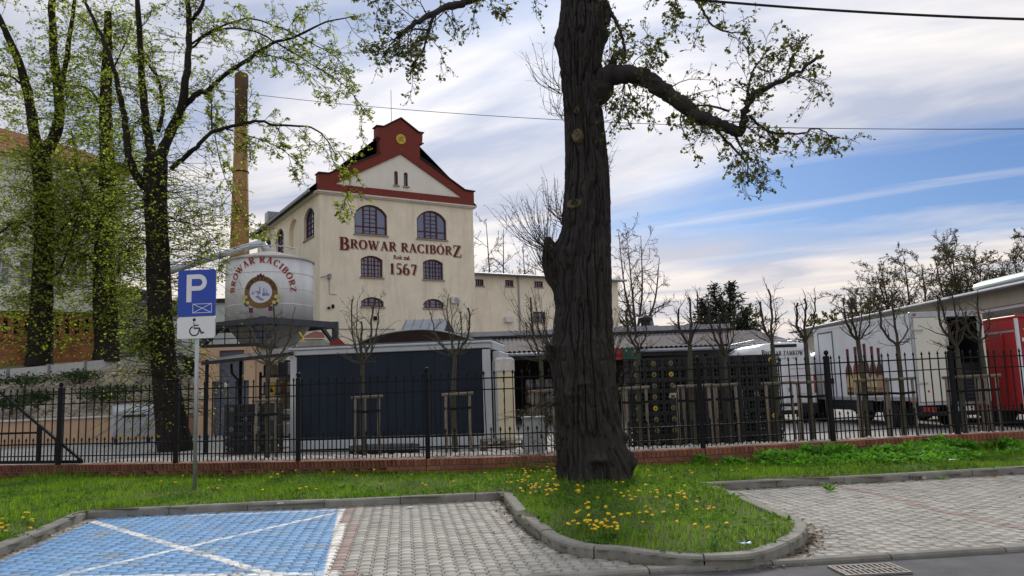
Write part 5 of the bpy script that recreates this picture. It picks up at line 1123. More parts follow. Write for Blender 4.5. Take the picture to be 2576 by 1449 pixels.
sprouts(1392, 640, 34, -135, -150, 1, .18, .007); sprouts(1415, 560, 14, -70, -120, 1, .2, .006); sprouts(1410, 225, 9, -90, -120, 1, .25, .006); sprouts(1418, 300, 8, -60, -90, 1, .2, .005)
sprouts(1392, 885, 22, -110, -170, 1, .25, .006); sprouts(1388, 700, 18, -90, -170, 1, .2, .006); sprouts(1400, 1000, 14, -120, 60, 1, .3, .005); sprouts(1410, 1120, 12, -90, -150, 1, .3, .005); sprouts(1405, 1170, 10, -130, -60, 1, .3, .005)
sprouts(1535, 440, 4, 20, -70, 1, .3, .004); sprouts(1548, 900, 12, 60, -140, 1, .25, .004); sprouts(1550, 1010, 8, 50, -150, 1, .25, .004)
for (u, v) in ((1470, 930), (1445, 970), (1500, 980), (1430, 1000), (1480, 860), (1455, 1010), (1510, 920)):
    for i in range(5):
        s = np.array(at(u, v, YT - .42)); e = np.array(at(u + rgt.uniform(-50, 40), v + rgt.uniform(-110, 40), YT - .6)); P = catmull([s, (s + e) / 2 + rgt.normal(size=3) * .04, e], 4); twigs.tube(P, np.linspace(.004, .0015, len(P)), 4)
        if rgt.random() < .35: lv_s.append(P[-1])
limbs.build('limbs', m_bark, big); tag(twigs.build('twigs', m_twig, big), kind='stuff')
sel = np.array(lv); sel = sel[rgt.random(len(sel)) < .34]
o = link('leaves', leaf_mesh('leaves', sel, .050, rgt, .1, .75), m_leafA, big, True); tag(o, kind='stuff')
o = link('bud_leaves', leaf_mesh('bud_leaves', np.array(lv_s)[rgt.random(len(lv_s)) < .5], .026, rgt, .1, .6), m_leafA, big, True); tag(o, kind='stuff')

# ---- three leafy trees on the left
def left_tree(label, root_px, Y, trunk, limbs_, leafn, seed, leaf=.10, dens=1.0, trunk_leaf=2500, z0=None, foliage=()):
    global rgt
    rgt = np.random.default_rng(seed); tr = [(at(u, v, Y), w_ / F * Y / 2) for u, v, w_ in trunk]; b = tr[0][0].copy()
    if z0 is not None: b.z = z0; tr[0] = (Vector((b.x, b.y, z0 - .1)), tr[0][1])
    t = thing('leafy_tree', label, 'tree', b, 0, 'leafy trees on the left')
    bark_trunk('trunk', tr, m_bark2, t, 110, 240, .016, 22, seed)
    L_, T_, LV = TS(), TS(), []
    for pl_, r0, r1, dY, nn_, l0 in limbs_:
        guided(pl_, r0 * .78, r1 * .7, Y, dY, .15, (nn_[0] + 5,) + tuple(nn_[1:]), (l0, .5, .5), 5, True, 1.0, .15, L_, .12, .45, leafn, None, LV, .006, T_)
    # leafy epicormic shoots along the trunk
    P = catmull([np.array(p) for p, r in tr], 8); n = trunk_leaf; sh = []
    for i in range(n // 14):
        k = rgt.integers(int(len(P) * .16), len(P)); d = rgt.normal(size=3); d[2] = abs(d[2]) * .25 - .15; d /= np.linalg.norm(d); l = rgt.uniform(.5, 2.3); q = [P[k] + d * .25]
        for s_ in range(4): d = d + rgt.normal(size=3) * .25; d[2] -= .10; d /= np.linalg.norm(d); q.append(q[-1] + d * l / 4)
        T_.tube(np.array(q), np.linspace(.012, .004, 5), 3)
        for j in range(14): sh.append(q[rgt.integers(2, 5)] + rgt.normal(size=3) * (.2, .2, .07))
    for (u, v, ru, rv, dy, cnt) in foliage:          # drooping sprays of foliage hanging between the limbs
        c = np.array(at(u, v, Y)); a, bb = ru / F * Y, rv / F * Y
        for i in range(int(cnt * .85) // 18):
            q = c + rgt.normal(size=3) * (a * .5, dy, bb * .5); d = rgt.normal(size=3); d[2] *= .3; d /= np.linalg.norm(d); l = rgt.uniform(.5, 1.3); T_.tube(np.array([q, q + d * l * .5, q + d * l + (0, 0, -.15 * l)]), [.01, .007, .004], 3)
            for j in range(18): s_ = rgt.random(); sh.append(q + d * l * s_ + rgt.normal(size=3) * (.14, .14, .07))
    L_.build('limbs', m_bark2, t); tag(T_.build('twigs', m_bark2, t), kind='stuff')
    A = np.array(LV + sh); A = A[rgt.random(len(A)) < dens]
    tag(link('leaves', leaf_mesh('leaves', A, leaf, rgt, .6, .75), m_leafB, t, True), kind='stuff')
    return t
N3 = (12, 6, 4)
left_tree('tall ivy clad tree with forked crown behind the parking sign', None, 22.4, [(443, 1132, 90), (435, 1080, 78), (424, 1000, 66), (412, 900, 62), (404, 800, 58), (399, 700, 56), (396, 600, 54), (393, 520, 54), (391, 450, 58), (392, 400, 54)], [
    ([(375, 480), (340, 435), (322, 380), (314, 300), (300, 235), (280, 150), (240, 55), (200, -20)], .17, .05, -1.0, (16, 6, 4), 1.0),
    ([(388, 410), (374, 345), (361, 240), (352, 120), (346, 0), (342, -80)], .19, .08, .3, (15, 6, 4), .9),
    ([(400, 400), (435, 320), (456, 270), (470, 180), (476, 75), (468, -40)], .21, .09, -.5, (13, 6, 4), .9),
    ([(398, 330), (410, 270), (396, 195), (370, 160), (345, 110)], .08, .04, .6, (9, 6, 3), .7),
    ([(452, 280), (490, 240), (525, 225), (570, 185), (625, 150), (685, 110), (750, 90), (820, 55), (900, 40)], .12, .02, -1.5, (17, 7, 4), 1.0),
    ([(472, 130), (487, 107), (540, 75), (620, 47), (690, 65), (780, 105), (850, 150), (900, 230)], .05, .012, -1.2, (16, 7, 4), .9),
    ([(480, 122), (540, 78), (625, 75), (700, 110), (780, 160), (860, 210), (930, 290)], .045, .01, -2.0, (15, 7, 4), .9),
    ([(476, 60), (500, 30), (520, -20)], .09, .06, -.4, (8, 6, 3), .8),
    ([(640, 130), (700, 145), (760, 170), (830, 250)], .03, .008, -.6, (12, 6, 4), .8),
    ([(430, 425), (465, 395), (495, 370), (530, 335), (585, 318), (640, 305), (700, 315), (780, 320), (820, 350), (850, 400)], .10, .015, -1.2, (18, 7, 4), .95),
    ([(533, 330), (532, 235)], .03, .02, .1, (8, 6, 3), .6), ([(560, 322), (620, 340), (700, 370), (760, 420)], .03, .01, -.5, (13, 7, 4), .8),
    ([(540, 340), (560, 430), (600, 520), (640, 600)], .02, .006, .4, (13, 6, 4), .8), ([(850, 380), (880, 430), (870, 500), (845, 540)], .016, .006, -.2, (10, 6, 3), .55),
    ([(400, 560), (470, 560), (540, 600), (560, 680)], .03, .008, -.8, (12, 6, 3), .8), ([(395, 620), (340, 600), (300, 640), (280, 700)], .03, .008, -.6, (12, 6, 3), .8), ([(405, 800), (450, 790), (500, 820)], .02, .006, -.6, (9, 6, 3), .6), ([(405, 860), (370, 850), (340, 880)], .02, .006, -.6, (9, 6, 3), .6)],
    2, 101, .068, .62, 6500, YARD, ((405, 840, 55, 70, .4, 2600), (470, 600, 90, 130, .8, 2600), (340, 560, 90, 150, .7, 3200), (310, 330, 70, 140, .8, 1600), (520, 540, 50, 90, .6, 900), (400, 200, 110, 170, .9, 1600)))
left_tree('leafy tree with forked trunk at the far left on the terrace', None, 35.2, [(98, 915, 66), (100, 870, 58), (104, 780, 52), (108, 680, 48), (112, 560, 46), (108, 470, 44), (103, 400, 46)], [
    ([(108, 470), (85, 330), (70, 235), (42, 140), (5, 60), (-20, 0)], .36, .14, -1.0, (14, 6, 4), 1.7), ([(108, 400), (145, 320), (148, 240), (135, 130), (130, 0), (128, -60)], .36, .18, .5, (14, 6, 4), 1.7), ([(147, 260), (168, 140), (185, 20), (190, -50)], .18, .1, .5, (12, 6, 4), 1.6),
    ([(100, 600), (60, 560), (20, 570), (-30, 620)], .1, .03, -1, (12, 6, 3), 1.4), ([(115, 640), (170, 560), (220, 520)], .1, .03, -1, (12, 6, 3), 1.4), ([(115, 700), (150, 680), (190, 560), (215, 470)], .08, .03, -1, (12, 6, 3), 1.4), ([(60, 215), (20, 190), (-20, 195)], .09, .03, -.5, (10, 6, 3), 1.3)],
    2, 102, .112, .72, 6000, at(98, 915, 35.2).z, ((60, 560, 120, 190, 1.0, 10500), (180, 560, 120, 220, 1.0, 11500), (50, 760, 60, 60, .6, 2200), (40, 250, 80, 170, 1.0, 3200), (170, 250, 80, 180, 1.0, 3200), (80, 400, 110, 60, 1.0, 2000)))
left_tree('leafy tree with lopped top between the forked tree and the ivy clad one', None, 36.0, [(268, 905, 66), (268, 860, 58), (264, 760, 54), (262, 660, 50), (266, 560, 46), (270, 420, 36), (266, 260, 30), (270, 120, 22), (272, 30, 16)], [
    ([(264, 600), (225, 500), (195, 430), (180, 330)], .1, .04, -1, (12, 6, 4), 1.4), ([(270, 480), (310, 420), (335, 330)], .1, .04, -.6, (12, 6, 4), 1.4), ([(268, 300), (230, 230), (180, 215), (150, 220)], .08, .03, -.6, (12, 6, 4), 1.3), ([(270, 200), (310, 120), (330, 60)], .07, .03, .4, (11, 6, 4), 1.3), ([(264, 700), (215, 640), (170, 650)], .08, .03, -1, (12, 6, 3), 1.3), ([(266, 720), (310, 660), (345, 640)], .07, .03, -.7, (11, 6, 3), 1.2)],
    2, 103, .112, .72, 6000, at(268, 905, 36).z, ((240, 580, 120, 210, 1.0, 11500), (310, 470, 70, 130, .8, 3000), (260, 800, 55, 60, .6, 2000), (240, 330, 90, 180, .9, 3600), (320, 740, 50, 110, .6, 2200), (270, 100, 80, 120, .9, 1500)))

# ---- bare and budding trees in the background
def far_tree(name, label, u, Y, vtop, width, seed, leaf=0, mt=None, dens=1.0, fork=4, trunk_r=.28, group='background trees', base_z=0.0, n=(10, 8, 7), leafsz=.13):
    r_ = np.random.default_rng(seed); top = at(u, vtop, Y); t = thing(name, label, 'tree', (top.x, Y, base_z), 0, group); h = top.z - base_z; w_ = width / F * Y
    ts, tw, LV = TS(), TS(), []; T0 = np.array((top.x, Y, base_z)); fk = T0 + (0, 0, h * .34); ts.tube(catmull([T0, T0 + (r_.normal() * .1, 0, h * .18), fk], 4), np.linspace(trunk_r * 1.2, trunk_r, 9), 9); ts.build('trunk', m_twig, t)
    for i in range(fork):
        a = (i + .5) / fork * 2 - 1; e = T0 + np.array((a * w_ * .55, r_.normal() * w_ * .25, h * (1 - .34 * a * a) * r_.uniform(.9, 1.02))); m_ = fk * .5 + e * .5 + np.array((a * w_ * .10, r_.normal() * .3, -h * .04)); P = catmull([fk, m_, e], 5)
        grow(tw, P, trunk_r * .6, .03, 0, r_, LV if leaf else None, n, (.45, .5, .5), .95, .18, .05, (6, 5, 4, 3), .12, .16, .019, 2, 2)
    tag(tw.build('crown', m_twig, t), kind='stuff')
    if leaf:
        A = np.array(LV); A = A[r_.random(len(A)) < dens]; tag(link('leaves', leaf_mesh('leaves', A, leafsz, r_, .2, .8), mt, t, True), kind='stuff')
    return t
m_bud = mat('budding_leaves', (.085, .085, .03), .7, .3, .6, island=.4, col2=(.15, .145, .05), transl=.35)
far_tree('bare_tree', 'bare tree just right of the brewery gable behind the wing', 1245, 82, 550, 150, 201, fork=4, n=(8, 6, 5))
far_tree('bare_tree', 'bare pollarded tree half hidden behind the big trunk on its left', 1330, 80, 615, 110, 202, n=(7, 6, 5))
far_tree('bare_tree', 'bare tree showing on the right side of the big trunk', 1585, 80, 555, 160, 203, fork=5, n=(9, 6, 5))
far_tree('budding_tree', 'broad budding tree rising behind the white hall, left one', 2275, 72, 645, 310, 204, 1, m_bud, .5, 7, n=(14, 10, 7), leafsz=.10)
far_tree('budding_tree', 'tallest budding tree behind the white hall', 2415, 68, 612, 350, 205, 1, m_bud, .5, 7, n=(14, 10, 7), leafsz=.10)
far_tree('budding_tree', 'bare tree cut by the right picture edge behind the hall', 2600, 66, 560, 150, 206, 1, m_bud, .4, 5)
far_tree('budding_tree', 'low budding tree just behind the hall gable end', 2185, 100, 745, 130, 207, 1, m_bud, .9, 5)
for i, (u, vt, w_) in enumerate(((2045, 798, 60), (2095, 788, 70), (2140, 782, 60), (1905, 800, 70), (1560, 812, 40), (1610, 822, 40), (1690, 820, 60))):
    far_tree('distant_tree', ['first', 'second', 'third'][i] + ' small far tree left of the hall roof end' if i < 3 else ['pale far tree right of the dark spruce', 'tiny far tree at the right edge of the big trunk', 'tiny far tree left of the church spire', 'tiny far tree right of the church spire'][i - 3], u, 150, vt, w_, 220 + i, 1, m_bud, .9, 3, .3, 'distant trees', 0, (7, 5, 4), .5)

# ---- dark spruce
spc = thing('spruce_tree', 'dark double topped spruce rising over the shed roof', 'tree', (at(1812, 800, 58).x, 58, 0)); r_ = np.random.default_rng(61); ts = TS(); tw = TS(); LV = []
for (ut, vt, w0) in ((1795, 714, 190), (1836, 710, 210), (1765, 752, 150), (1876, 772, 170)):
    tp_ = np.array(at(ut, vt, 58 + r_.normal() * .4)); b_ = np.array((at(1812 + (ut - 1812) * .4, 800, 58).x, 58, 0)); P = catmull([b_, (b_ + tp_) / 2, tp_], 6); ts.tube(P, np.linspace(.20, .03, len(P)), 7)
    H_ = tp_[2]
    for z in np.arange(H_ - .15, 2.6, -.27):
        f = (z - 0) / H_; p = b_ + (tp_ - b_) * f; reach = (w0 / F * 58 * .5) * min(1, ((H_ - z) / 4.4)) ** 1.15 + .08
        for k in range(7):
            a = r_.uniform(0, 2 * PI); l = reach * r_.uniform(.55, 1.2); d = np.array((math.cos(a), math.sin(a), .25)); q = [p]
            for s_ in range(4): q.append(q[-1] + d * l / 4); d = d + np.array((0, 0, .06)) + r_.normal(size=3) * .08
            tw.tube(np.array(q), np.linspace(.03, .008, 5), 4)
            for s_ in range(int(10 + 16 * l)): LV.append(q[r_.integers(1, 5)] + r_.normal(size=3) * (.13, .13, .06))
ts.build('trunk', m_twig, spc); tag(tw.build('branches', m_twig, spc), kind='stuff'); tag(link('needles', leaf_mesh('needles', np.array(LV), .24, r_, .3, .35), mat('spruce_needles', (.014, .026, .016), .8, .3, 1, island=.5, col2=(.034, .05, .028)), spc, True), kind='stuff')

# ---- staked young street trees behind the fence
m_stake = mat('stake_wood', (.14, .115, .085), .9, .25, 9, .3, 50, island=.2, col2=(.22, .19, .145), stain=.3)
m_sap = mat('sapling_bark', (.050, .047, .034), .9, .3, 9, .2, 60, col2=(.085, .08, .055))
SAP = [(672, 770, 15.9, (-26, 30)), (918, 738, 15.7, (-24, 42)), (1147, 735, 15.6, (-26, 40)), (1370, 760, 15.6, (-30, 28)), (1612, 742, 15.5, (-44, 22)), (1748, 722, 15.5, (-42, 44)), (1842, 752, 15.7, (-40, 18)), (1960, 712, 15.6, (-32, 40)), (2045, 716, 15.6, (-36, 42)), (2185, 706, 15.7, (-22, 50)), (2276, 740, 15.9, (-40, 32)), (2432, 735, 15.9, (-44, 60)), (2496, 745, 16.1, (-24, 26))]
for i, (u, vt, Y, (sl_, sr_)) in enumerate(SAP):
    rs = np.random.default_rng(300 + i); top = at(u, vt, Y); gx_ = at(u, 1115, Y).x; b = Vector((gx_, Y, .2)); zc = 1.40
    t = thing('young_tree', 'bare pollarded young tree behind the fence, %s from the left' % ORD[i], 'tree', b, 0, 'young staked trees behind the fence')
    zf = 2.05 + rs.uniform(-.1, .15) if i not in (5, 7, 8, 9) else 2.2
    lean = rs.uniform(-.05, .05); ts, tw, LV = TS(), TS(), []
    T0 = np.array(b); fk = T0 + (lean, 0, zf - .2); ts.tube(catmull([T0, (T0 + fk) / 2 + (rs.normal() * .02, 0, 0), fk], 4), np.linspace(.055, .042, 9), 9); ts.build('trunk', m_sap, t)
    H_ = top.z
    nb = rs.integers(4, 7) if i < 4 or i == 11 else rs.integers(3, 5); pole = i >= 4
    for k in range(nb):
        a = (k + rs.uniform(.2, .8)) / nb * 2 - 1; l = (H_ - zf) * rs.uniform(.6, 1.02); e = fk + np.array((a * (.36 if pole else .55) * rs.uniform(.4, 1.2), rs.normal() * .2, l * (1.0 if k != 1 else 1.12))); m_ = (fk + e) / 2 + np.array((a * .14, 0, -.05)); P = catmull([fk, m_, e], 4); P[1:] += rs.normal(size=(len(P) - 1, 3)) * .012
        rad0 = rs.uniform(.014, .026) if not (pole and k < 2) else .027
        grow(tw, P, rad0, rad0 * (.72 if (pole and k < 2) or rs.random() < .3 else .35), 0, rs, LV, (6, 4), (.5, .5), .75, .25, .05, (7, 4, 3), .15, .16, .0038, 1, 1)
        for q in range(2):
            d = np.array((a * .5 + rs.normal() * .5, rs.normal() * .3, .35)); d /= np.linalg.norm(d); l2 = rs.uniform(.3, .65); Q_ = catmull([fk + (0, 0, .05 * q), fk + d * l2 * .5 + (0, 0, -.03), fk + d * l2], 3); grow(tw, Q_, .008, .003, 1, rs, LV, (6, 4), (.5, .5), .75, .2, .1, (5, 4, 3), .2, .2, .0034, 1, 1)
    tag(tw.build('branches', m_twig if i > 3 else m_sap, t), kind='stuff')
    A = np.array(LV); A = A[rs.random(len(A)) < .16]; tag(link('buds', leaf_mesh('buds', A, .032, rs, .1, .6), m_leafA, t, True), kind='stuff')
    s = thing('tree_stakes', 'wooden tree stakes with crossbar round the %s young tree from the left' % ORD[i], 'tree stakes', b, rs.uniform(-.12, .12), 'tree stake frames')
    x0, x1 = sl_ / F * Y, sr_ / F * Y; xs_ = [x0 + .03, x1 - .03, (x0 + x1) / 2 - .12]; ys_ = [-.10, -.08, .22]
    for xx, yy in zip(xs_, ys_): MB().tube([(xx * 1.06, yy, -.1), (xx + rs.uniform(-.015, .015), yy, .6), (xx, yy, zc - .2)], [.030, .029, .028], 9).build('stake', m_stake, s, True)
    MB().tube([(x0 - .05, -.11, zc - .19), (x1 + .05, -.09, zc - .175)], [.028, .030], 9).build('crossbar', m_stake, s, True)
    MB().tube([(x0 - .02, -.06, zc - .18), ((x0 + x1) / 2 - .12, .24, zc - .18)], [.024, .024], 8).build('crossbar', m_stake, s, True)
    MB().beam((x0, -.135, zc - .45), (.0, -.05, zc - .47), .006, .045).beam((0, -.05, zc - .47), (x1, -.12, zc - .45), .006, .045).build('tie', m_iron, s)

# ================================================================== OBJECTS
m_galv = mat('galvanised_steel', (.42, .45, .48), .45, .12, 5, .1, 60, metal=.55)
m_rubber = mat('tyre_rubber', (.015, .015, .016), .85, .3, 9)
m_vwhite = mat('vehicle_white', (.74, .76, .78), .35, .04, 2, spec=.5, coat=.3, stain=.12)
m_vblack = mat('vehicle_black_plastic', (.018, .018, .02), .7, .2, 5)
m_redlamp = mat('red_lamp', (.30, .012, .010), .25, .1, 5, spec=.6)
m_plate = mat('number_plate', (.75, .75, .72), .5, .04, 5)
m_ink = mat('black_ink', (.02, .02, .022), .7, .1, 5)
m_inkred = mat('red_ink', (.45, .04, .04), .7, .1, 5)

# ---- malt tank on its steel frame
YK = 38.0; tl, trr = at(573, 730, YK), at(785, 730, YK); TR = (trr.x - tl.x) / 2; tcx = (tl.x + trr.x) / 2; zt_, zb_ = at(680, 642, YK - TR).z, at(680, 803, YK - TR).z
m_tank = mat('tank_sheet', (.68, .69, .70), .5, .08, .9, .06, 8, metal=.0, stain=.35)
m_steelb = mat('blue_black_steel', (.055, .06, .075), .6, .2, 5)
tank = thing('malt_tank', 'white cylindrical malt silo with brewery emblem on a steel frame', 'silo', (tcx, YK, 0))
MB().lathe([(TR, zb_), (TR, zt_)], 64).build('shell', m_tank, tank, True)
MB().lathe([(TR + .07, zt_ - .05), (TR + .07, zt_ + .03), (TR * .6, zt_ + .28), (.35, zt_ + .52), (.33, zt_ + .60), (.0, zt_ + .60)], 48).build('cone_roof', mat('tank_roof', (.50, .48, .43), .6, .15, 2, metal=.2, stain=.4), tank)
for i in range(1, 4): z = zt_ - (zt_ - zb_) * i / 4.0; MB().lathe([(TR, z - .022), (TR + .014, z - .012), (TR + .014, z + .012), (TR, z + .022)], 64).build('ring_seam', m_tank, tank)
MB().lathe([(TR, zb_), (TR * .98, zb_ - .05), (.35, zb_ - 2.3), (.28, zb_ - 2.7)], 48).build('hopper', mat('hopper_sheet', (.34, .33, .32), .5, .15, 2, metal=.4, stain=.4), tank, True)
fpp = [Vector((.0, -.0, zt_ + .5))] + [at(u, v, Y) - Vector((tcx, YK, 0)) for u, v, Y in ((668, 625, 38), (660, 613, 38), (648, 614, 37.9), (580, 634, 37), (505, 657, 36), (420, 684, 35))]
MB().tube(fpp, [.19, .19, .19, .18, .16, .16, .16], 12).build('fill_pipe', m_galv, tank, True)
rl = MB(); pr = [(math.cos(a) * TR * .62, math.sin(a) * TR * .62) for a in np.linspace(-PI * .95, -.05 * PI, 14)]
rl.tube([(x, y, zt_ + .62) for x, y in pr], .03, 6)
for x, y in pr[::3]: rl.tube([(x, y, zt_ + .2), (x, y, zt_ + .62)], .022, 5)
rl.build('roof_railing', m_galv, tank)
fr = TR * 1.30; a0 = R(-78)
cor = [Vector((math.cos(a0 + k * PI / 2) * fr * 1.16, math.sin(a0 + k * PI / 2) * fr * 1.16, 0)) for k in range(4)]
for k in range(4):
    p, q = cor[k], cor[(k + 1) % 4]; MB().beam((p.x, p.y, zb_ - .14), (q.x, q.y, zb_ - .14), .22, .30).build('beam', m_steelb, tank); MB().beam((p.x, p.y, .1), (p.x, p.y, zb_ + .03), .28, .28).build('column', m_steelb, tank)
    d = (q - p).normalized(); MB().beam((p + d * .05 + Vector((0, 0, zb_ - 1.1))), (p + d * .9 + Vector((0, 0, zb_ - .25))), .14).build('knee_brace', m_steelb, tank); MB().beam((q - d * .05 + Vector((0, 0, zb_ - 1.1))), (q - d * .9 + Vector((0, 0, zb_ - .25))), .14).build('knee_brace', m_steelb, tank)
# emblem painted on the shell; centre direction faces the camera a little to the left
EA = math.atan2(-YK, -tcx) - .20; zE = at(646, 735, YK - TR).z
def onshell(u, v, e): a = EA + u / (TR + e); return ((TR + .012 + e) * math.cos(a), (TR + .012 + e) * math.sin(a), zE + v)
def disc(r0, r1, z0, e, mt, name, par, n=36, a0=0, a1=360, cx=0, cy=0):
    mb = MB(); rings = max(2, int((r1 - r0) / .12) + 1); vs = []
    for i in range(rings + 1):
        r_ = r0 + (r1 - r0) * i / rings
        for j in range(n + 1): a = R(a0 + (a1 - a0) * j / n); vs.append(onshell(cx + r_ * math.cos(a), cy + r_ * math.sin(a), e))
    mb.add(vs, [(i * (n + 1) + j, (i + 1) * (n + 1) + j, (i + 1) * (n + 1) + j + 1, i * (n + 1) + j + 1) for i in range(rings) for j in range(n)]); return mb.build(name, mt, par)
def spoly(pl_, e, mt, name, par):
    mb = MB(); mb.add([onshell(x, y, e) for x, y in pl_], [tuple(range(len(pl_)))]); return mb.build(name, mt, par)
SE = 1 / F * (YK - TR)          # metres for one pixel there
m_goldb = mat('emblem_brown', (.20, .12, .045), .8, .25, 5); m_hop = mat('hop_yellow', (.55, .47, .20), .8, .2, 5); m_hopg = mat('hop_green', (.04, .09, .05), .8, .2, 5); m_wine = mat('wine_red', (.16, .025, .045), .8, .2, 5); m_sky = mat('emblem_white', (.62, .64, .72), .8, .1, 3); m_lil = mat('emblem_blue', (.24, .25, .45), .8, .3, 5)
emb = disc(0.0, 42 * SE, 0, .004, m_goldb, 'emblem', tank); disc(0.0, 28 * SE, 0, .010, m_sky, 'emblem_field', emb)
for q in ([(-22, -6), (-22, 0), (-8, 3), (-2, -1), (-2, -6)], [(4, -10), (4, -3), (18, -2), (22, -6), (20, -10)], [(-4, -4), (-3, 14), (-1, 14), (0, -4)], [(6, -2), (7, 10), (9, 10), (10, -2)], [(-14, -12), (-6, -8), (2, -16), (10, -20), (2, -22)], [(13, -2), (14, 6), (15, 6), (16, -2)]): spoly([(x * SE, y * SE) for x, y in q], .016, m_lil, 'castle_picture', emb)
spoly([(x * SE, y * SE) for x, y in ((-9, 38), (-9, 46), (-5, 43), (0, 49), (5, 43), (9, 46), (9, 38))], .012, m_wine, 'crown', emb)
for sx_ in (-1, 1):
    for (x, y, r_) in ((38, -12, 5), (44, -22, 5.5), (33, -26, 5), (46, -10, 4)): disc(0, r_ * SE, 0, .020 + .002 * sx_, m_hop, 'hop_cone', emb, 10, 0, 360, sx_ * x * SE, y * SE)
    spoly([(sx_ * x * SE, y * SE) for x, y in ((30, -34), (38, -36), (44, -28), (40, -16), (32, -18))], .015, m_hopg, 'hop_leaf', emb)
spoly([(x * SE, y * SE) for x, y in ((-29, -40), (29, -36), (29, -48), (-29, -52))], .024, m_wine, 'ribbon', emb)
def arcmap(rad, a_start, dirn=-1):
    def f(u, v, e): a = a_start + dirn * u / rad; rr_ = rad + v; return onshell(rr_ * math.cos(a), rr_ * math.sin(a), e + .012)
    return f
serif(tank, 'arched_lettering', 'BROWAR RACIBÓRZ', 76 * SE * PI * .98, 17 * SE, arcmap(76 * SE, R(178)), mat('tank_letter', (.33, .05, .03), .8, .15, 5), big=range(15), gap=.14)
serif(emb, 'ring_lettering', 'BROWAR RACIBÓRZ', 32 * SE * PI * .85, 8 * SE, arcmap(31 * SE, R(166)), m_ink, big=range(15), gap=.16)
# machine under the tank
mach = thing('brewery_machine', 'grey hopper machine with red roof sheet under the tank', 'machine', at(800, 880, 34).xy.to_3d() + Vector((0, 0, YARD)))
zz1, zz2 = at(800, 862, 34).z, at(800, 832, 34).z; MB().cbox(-.75, .45, -.6, .6, 0, at(800, 852, 33.4).z - YARD, .12).build('housing', mat('machine_grey', (.33, .33, .30), .7, .2, 2, stain=.5), mach); MB().add([at(757, 850, 33.4), at(818, 850, 33.4), at(812, 836, 34.4), at(792, 833, 34.4)], [(0, 1, 2, 3)]).build('red_sheet', mat('rust_red', (.20, .055, .045), .7, .2, 4), mach, False, True)
MB().tube([at(753, 836, 33.2), at(763, 850, 33.2), at(764, 860, 33.2)], .035, 6).build('yellow_handle', mat('safety_yellow', (.72, .50, .02), .5, .1, 5), mach, False, True)
rr2 = thing('red_hood', 'small red pitched hood behind the container corner', 'hood', at(848, 870, 30).xy.to_3d() + Vector((0, 0, YARD))); zq = at(848, 850, 30).z - YARD
MB().ext([(-.28, 0), (.28, 0), (.28, zq - .22), (.08, zq - .02), (-.28, zq - .12)], 0, .5).build('casing', mat('signal_red', (.22, .03, .028), .6, .15, 4), rr2); MB().box(-.31, .31, -.03, .53, .1, .2).build('base_trim', m_vblack, rr2)

# ---- black container kiosk
cl, cR_ = Vector((-5.79, 20.4, YARD)), Vector((-.62, 19.75, YARD)); cang = math.atan2(cR_.y - cl.y, cR_.x - cl.x); CLn = (cR_ - cl).length; CHt = 2.62
m_cframe = mat('container_frame', (.46, .49, .51), .55, .08, 3, stain=.25); m_cpanel = mat('container_panel', (.013, .020, .033), .6, .2, 1.2, spec=.2)
con = thing('container_kiosk', 'dark navy panelled sales container with pale grey frame behind the fence', 'container', cl, cang)
MB().box(.1, CLn - .02, .06, 2.38, .05, CHt - .06).build('body', m_cpanel, con)
nP = 8
for i in range(nP): x0 = .17 + (CLn - .38) * i / nP; MB().cbox(x0 + .002, x0 + (CLn - .38) / nP - .002, .035, .058, .30, CHt - .20, .003).build('wall_panel', m_cpanel, con)
f_ = MB(); f_.cbox(0, .17, 0, .16, 0, CHt - .22, .012); f_.build('corner_post', m_cframe, con); MB().cbox(CLn - .19, CLn, 0, .16, 0, CHt - .22, .012).build('corner_post', m_cframe, con); MB().cbox(CLn - .15, CLn, 2.22, 2.4, 0, CHt - .22, .012).build('corner_post', m_cframe, con)
MB().cbox(-.02, CLn + .02, -.02, .16, CHt - .19, CHt - .063, .015).build('roof_fascia', m_cframe, con); MB().cbox(-.05, CLn + .05, -.06, .17, CHt - .06, CHt, .015).build('roof_edge', m_cframe, con); MB().cbox(CLn - .12, CLn + .06, .16, 2.44, CHt - .215, CHt, .02).build('roof_fascia', m_cframe, con)
MB().box(-.02, CLn + .02, .1, 2.4, CHt - .02, CHt + .05).build('roof', MATS['roof_felt'], con); MB().cbox(0.17, CLn - .19, .0, .14, 0.04, .26, .012).build('sill_beam', m_cframe, con)
MB().box(.1, CLn - .1, .1, 2.3, -.1, .05).build('base', m_vblack, con)
shb = MB().cbox(CLn + .01, CLn + .22, .38, 1.95, CHt - .55, CHt - .26, .02).build('shutter_box', m_cframe, con)
for i in range(36): z = .12 + i * .055; MB().cbox(CLn + .012, CLn + .035, .42, 1.90, z, z + .052, .008).build('shutter_slat', m_galv, shb)
MB().box(CLn + .005, CLn + .05, .36, .42, .05, CHt - .5).build('guide_rail', m_galv, con)
# black plastic wrapped pipe in front of it
rol = thing('plastic_roll', 'black plastic wrapped roll lying in front of the container', 'roll', at(880, 1118, 18.0).xy.to_3d() + Vector((0, 0, .12))); e_ = at(1052, 1120, 17.8).x - rol.location.x
MB().tube([(0, 0, .12), (e_ * .3, .02, .13), (e_ * .7, .0, .125), (e_, -.02, .12)], [.10, .115, .11, .10], 12).build('film_roll', mat('black_film', (.012, .012, .013), .3, .3, 8, .5, 20, spec=.6), rol, True)
for x in (.25, .6, .9): MB().lathe([(.121, -.01), (.125, 0), (.121, .01)], 12, Matrix.Translation((e_ * x, 0, .126)) @ Matrix.Rotation(R(90), 4, 'Y')).build('strap', m_vblack, rol)

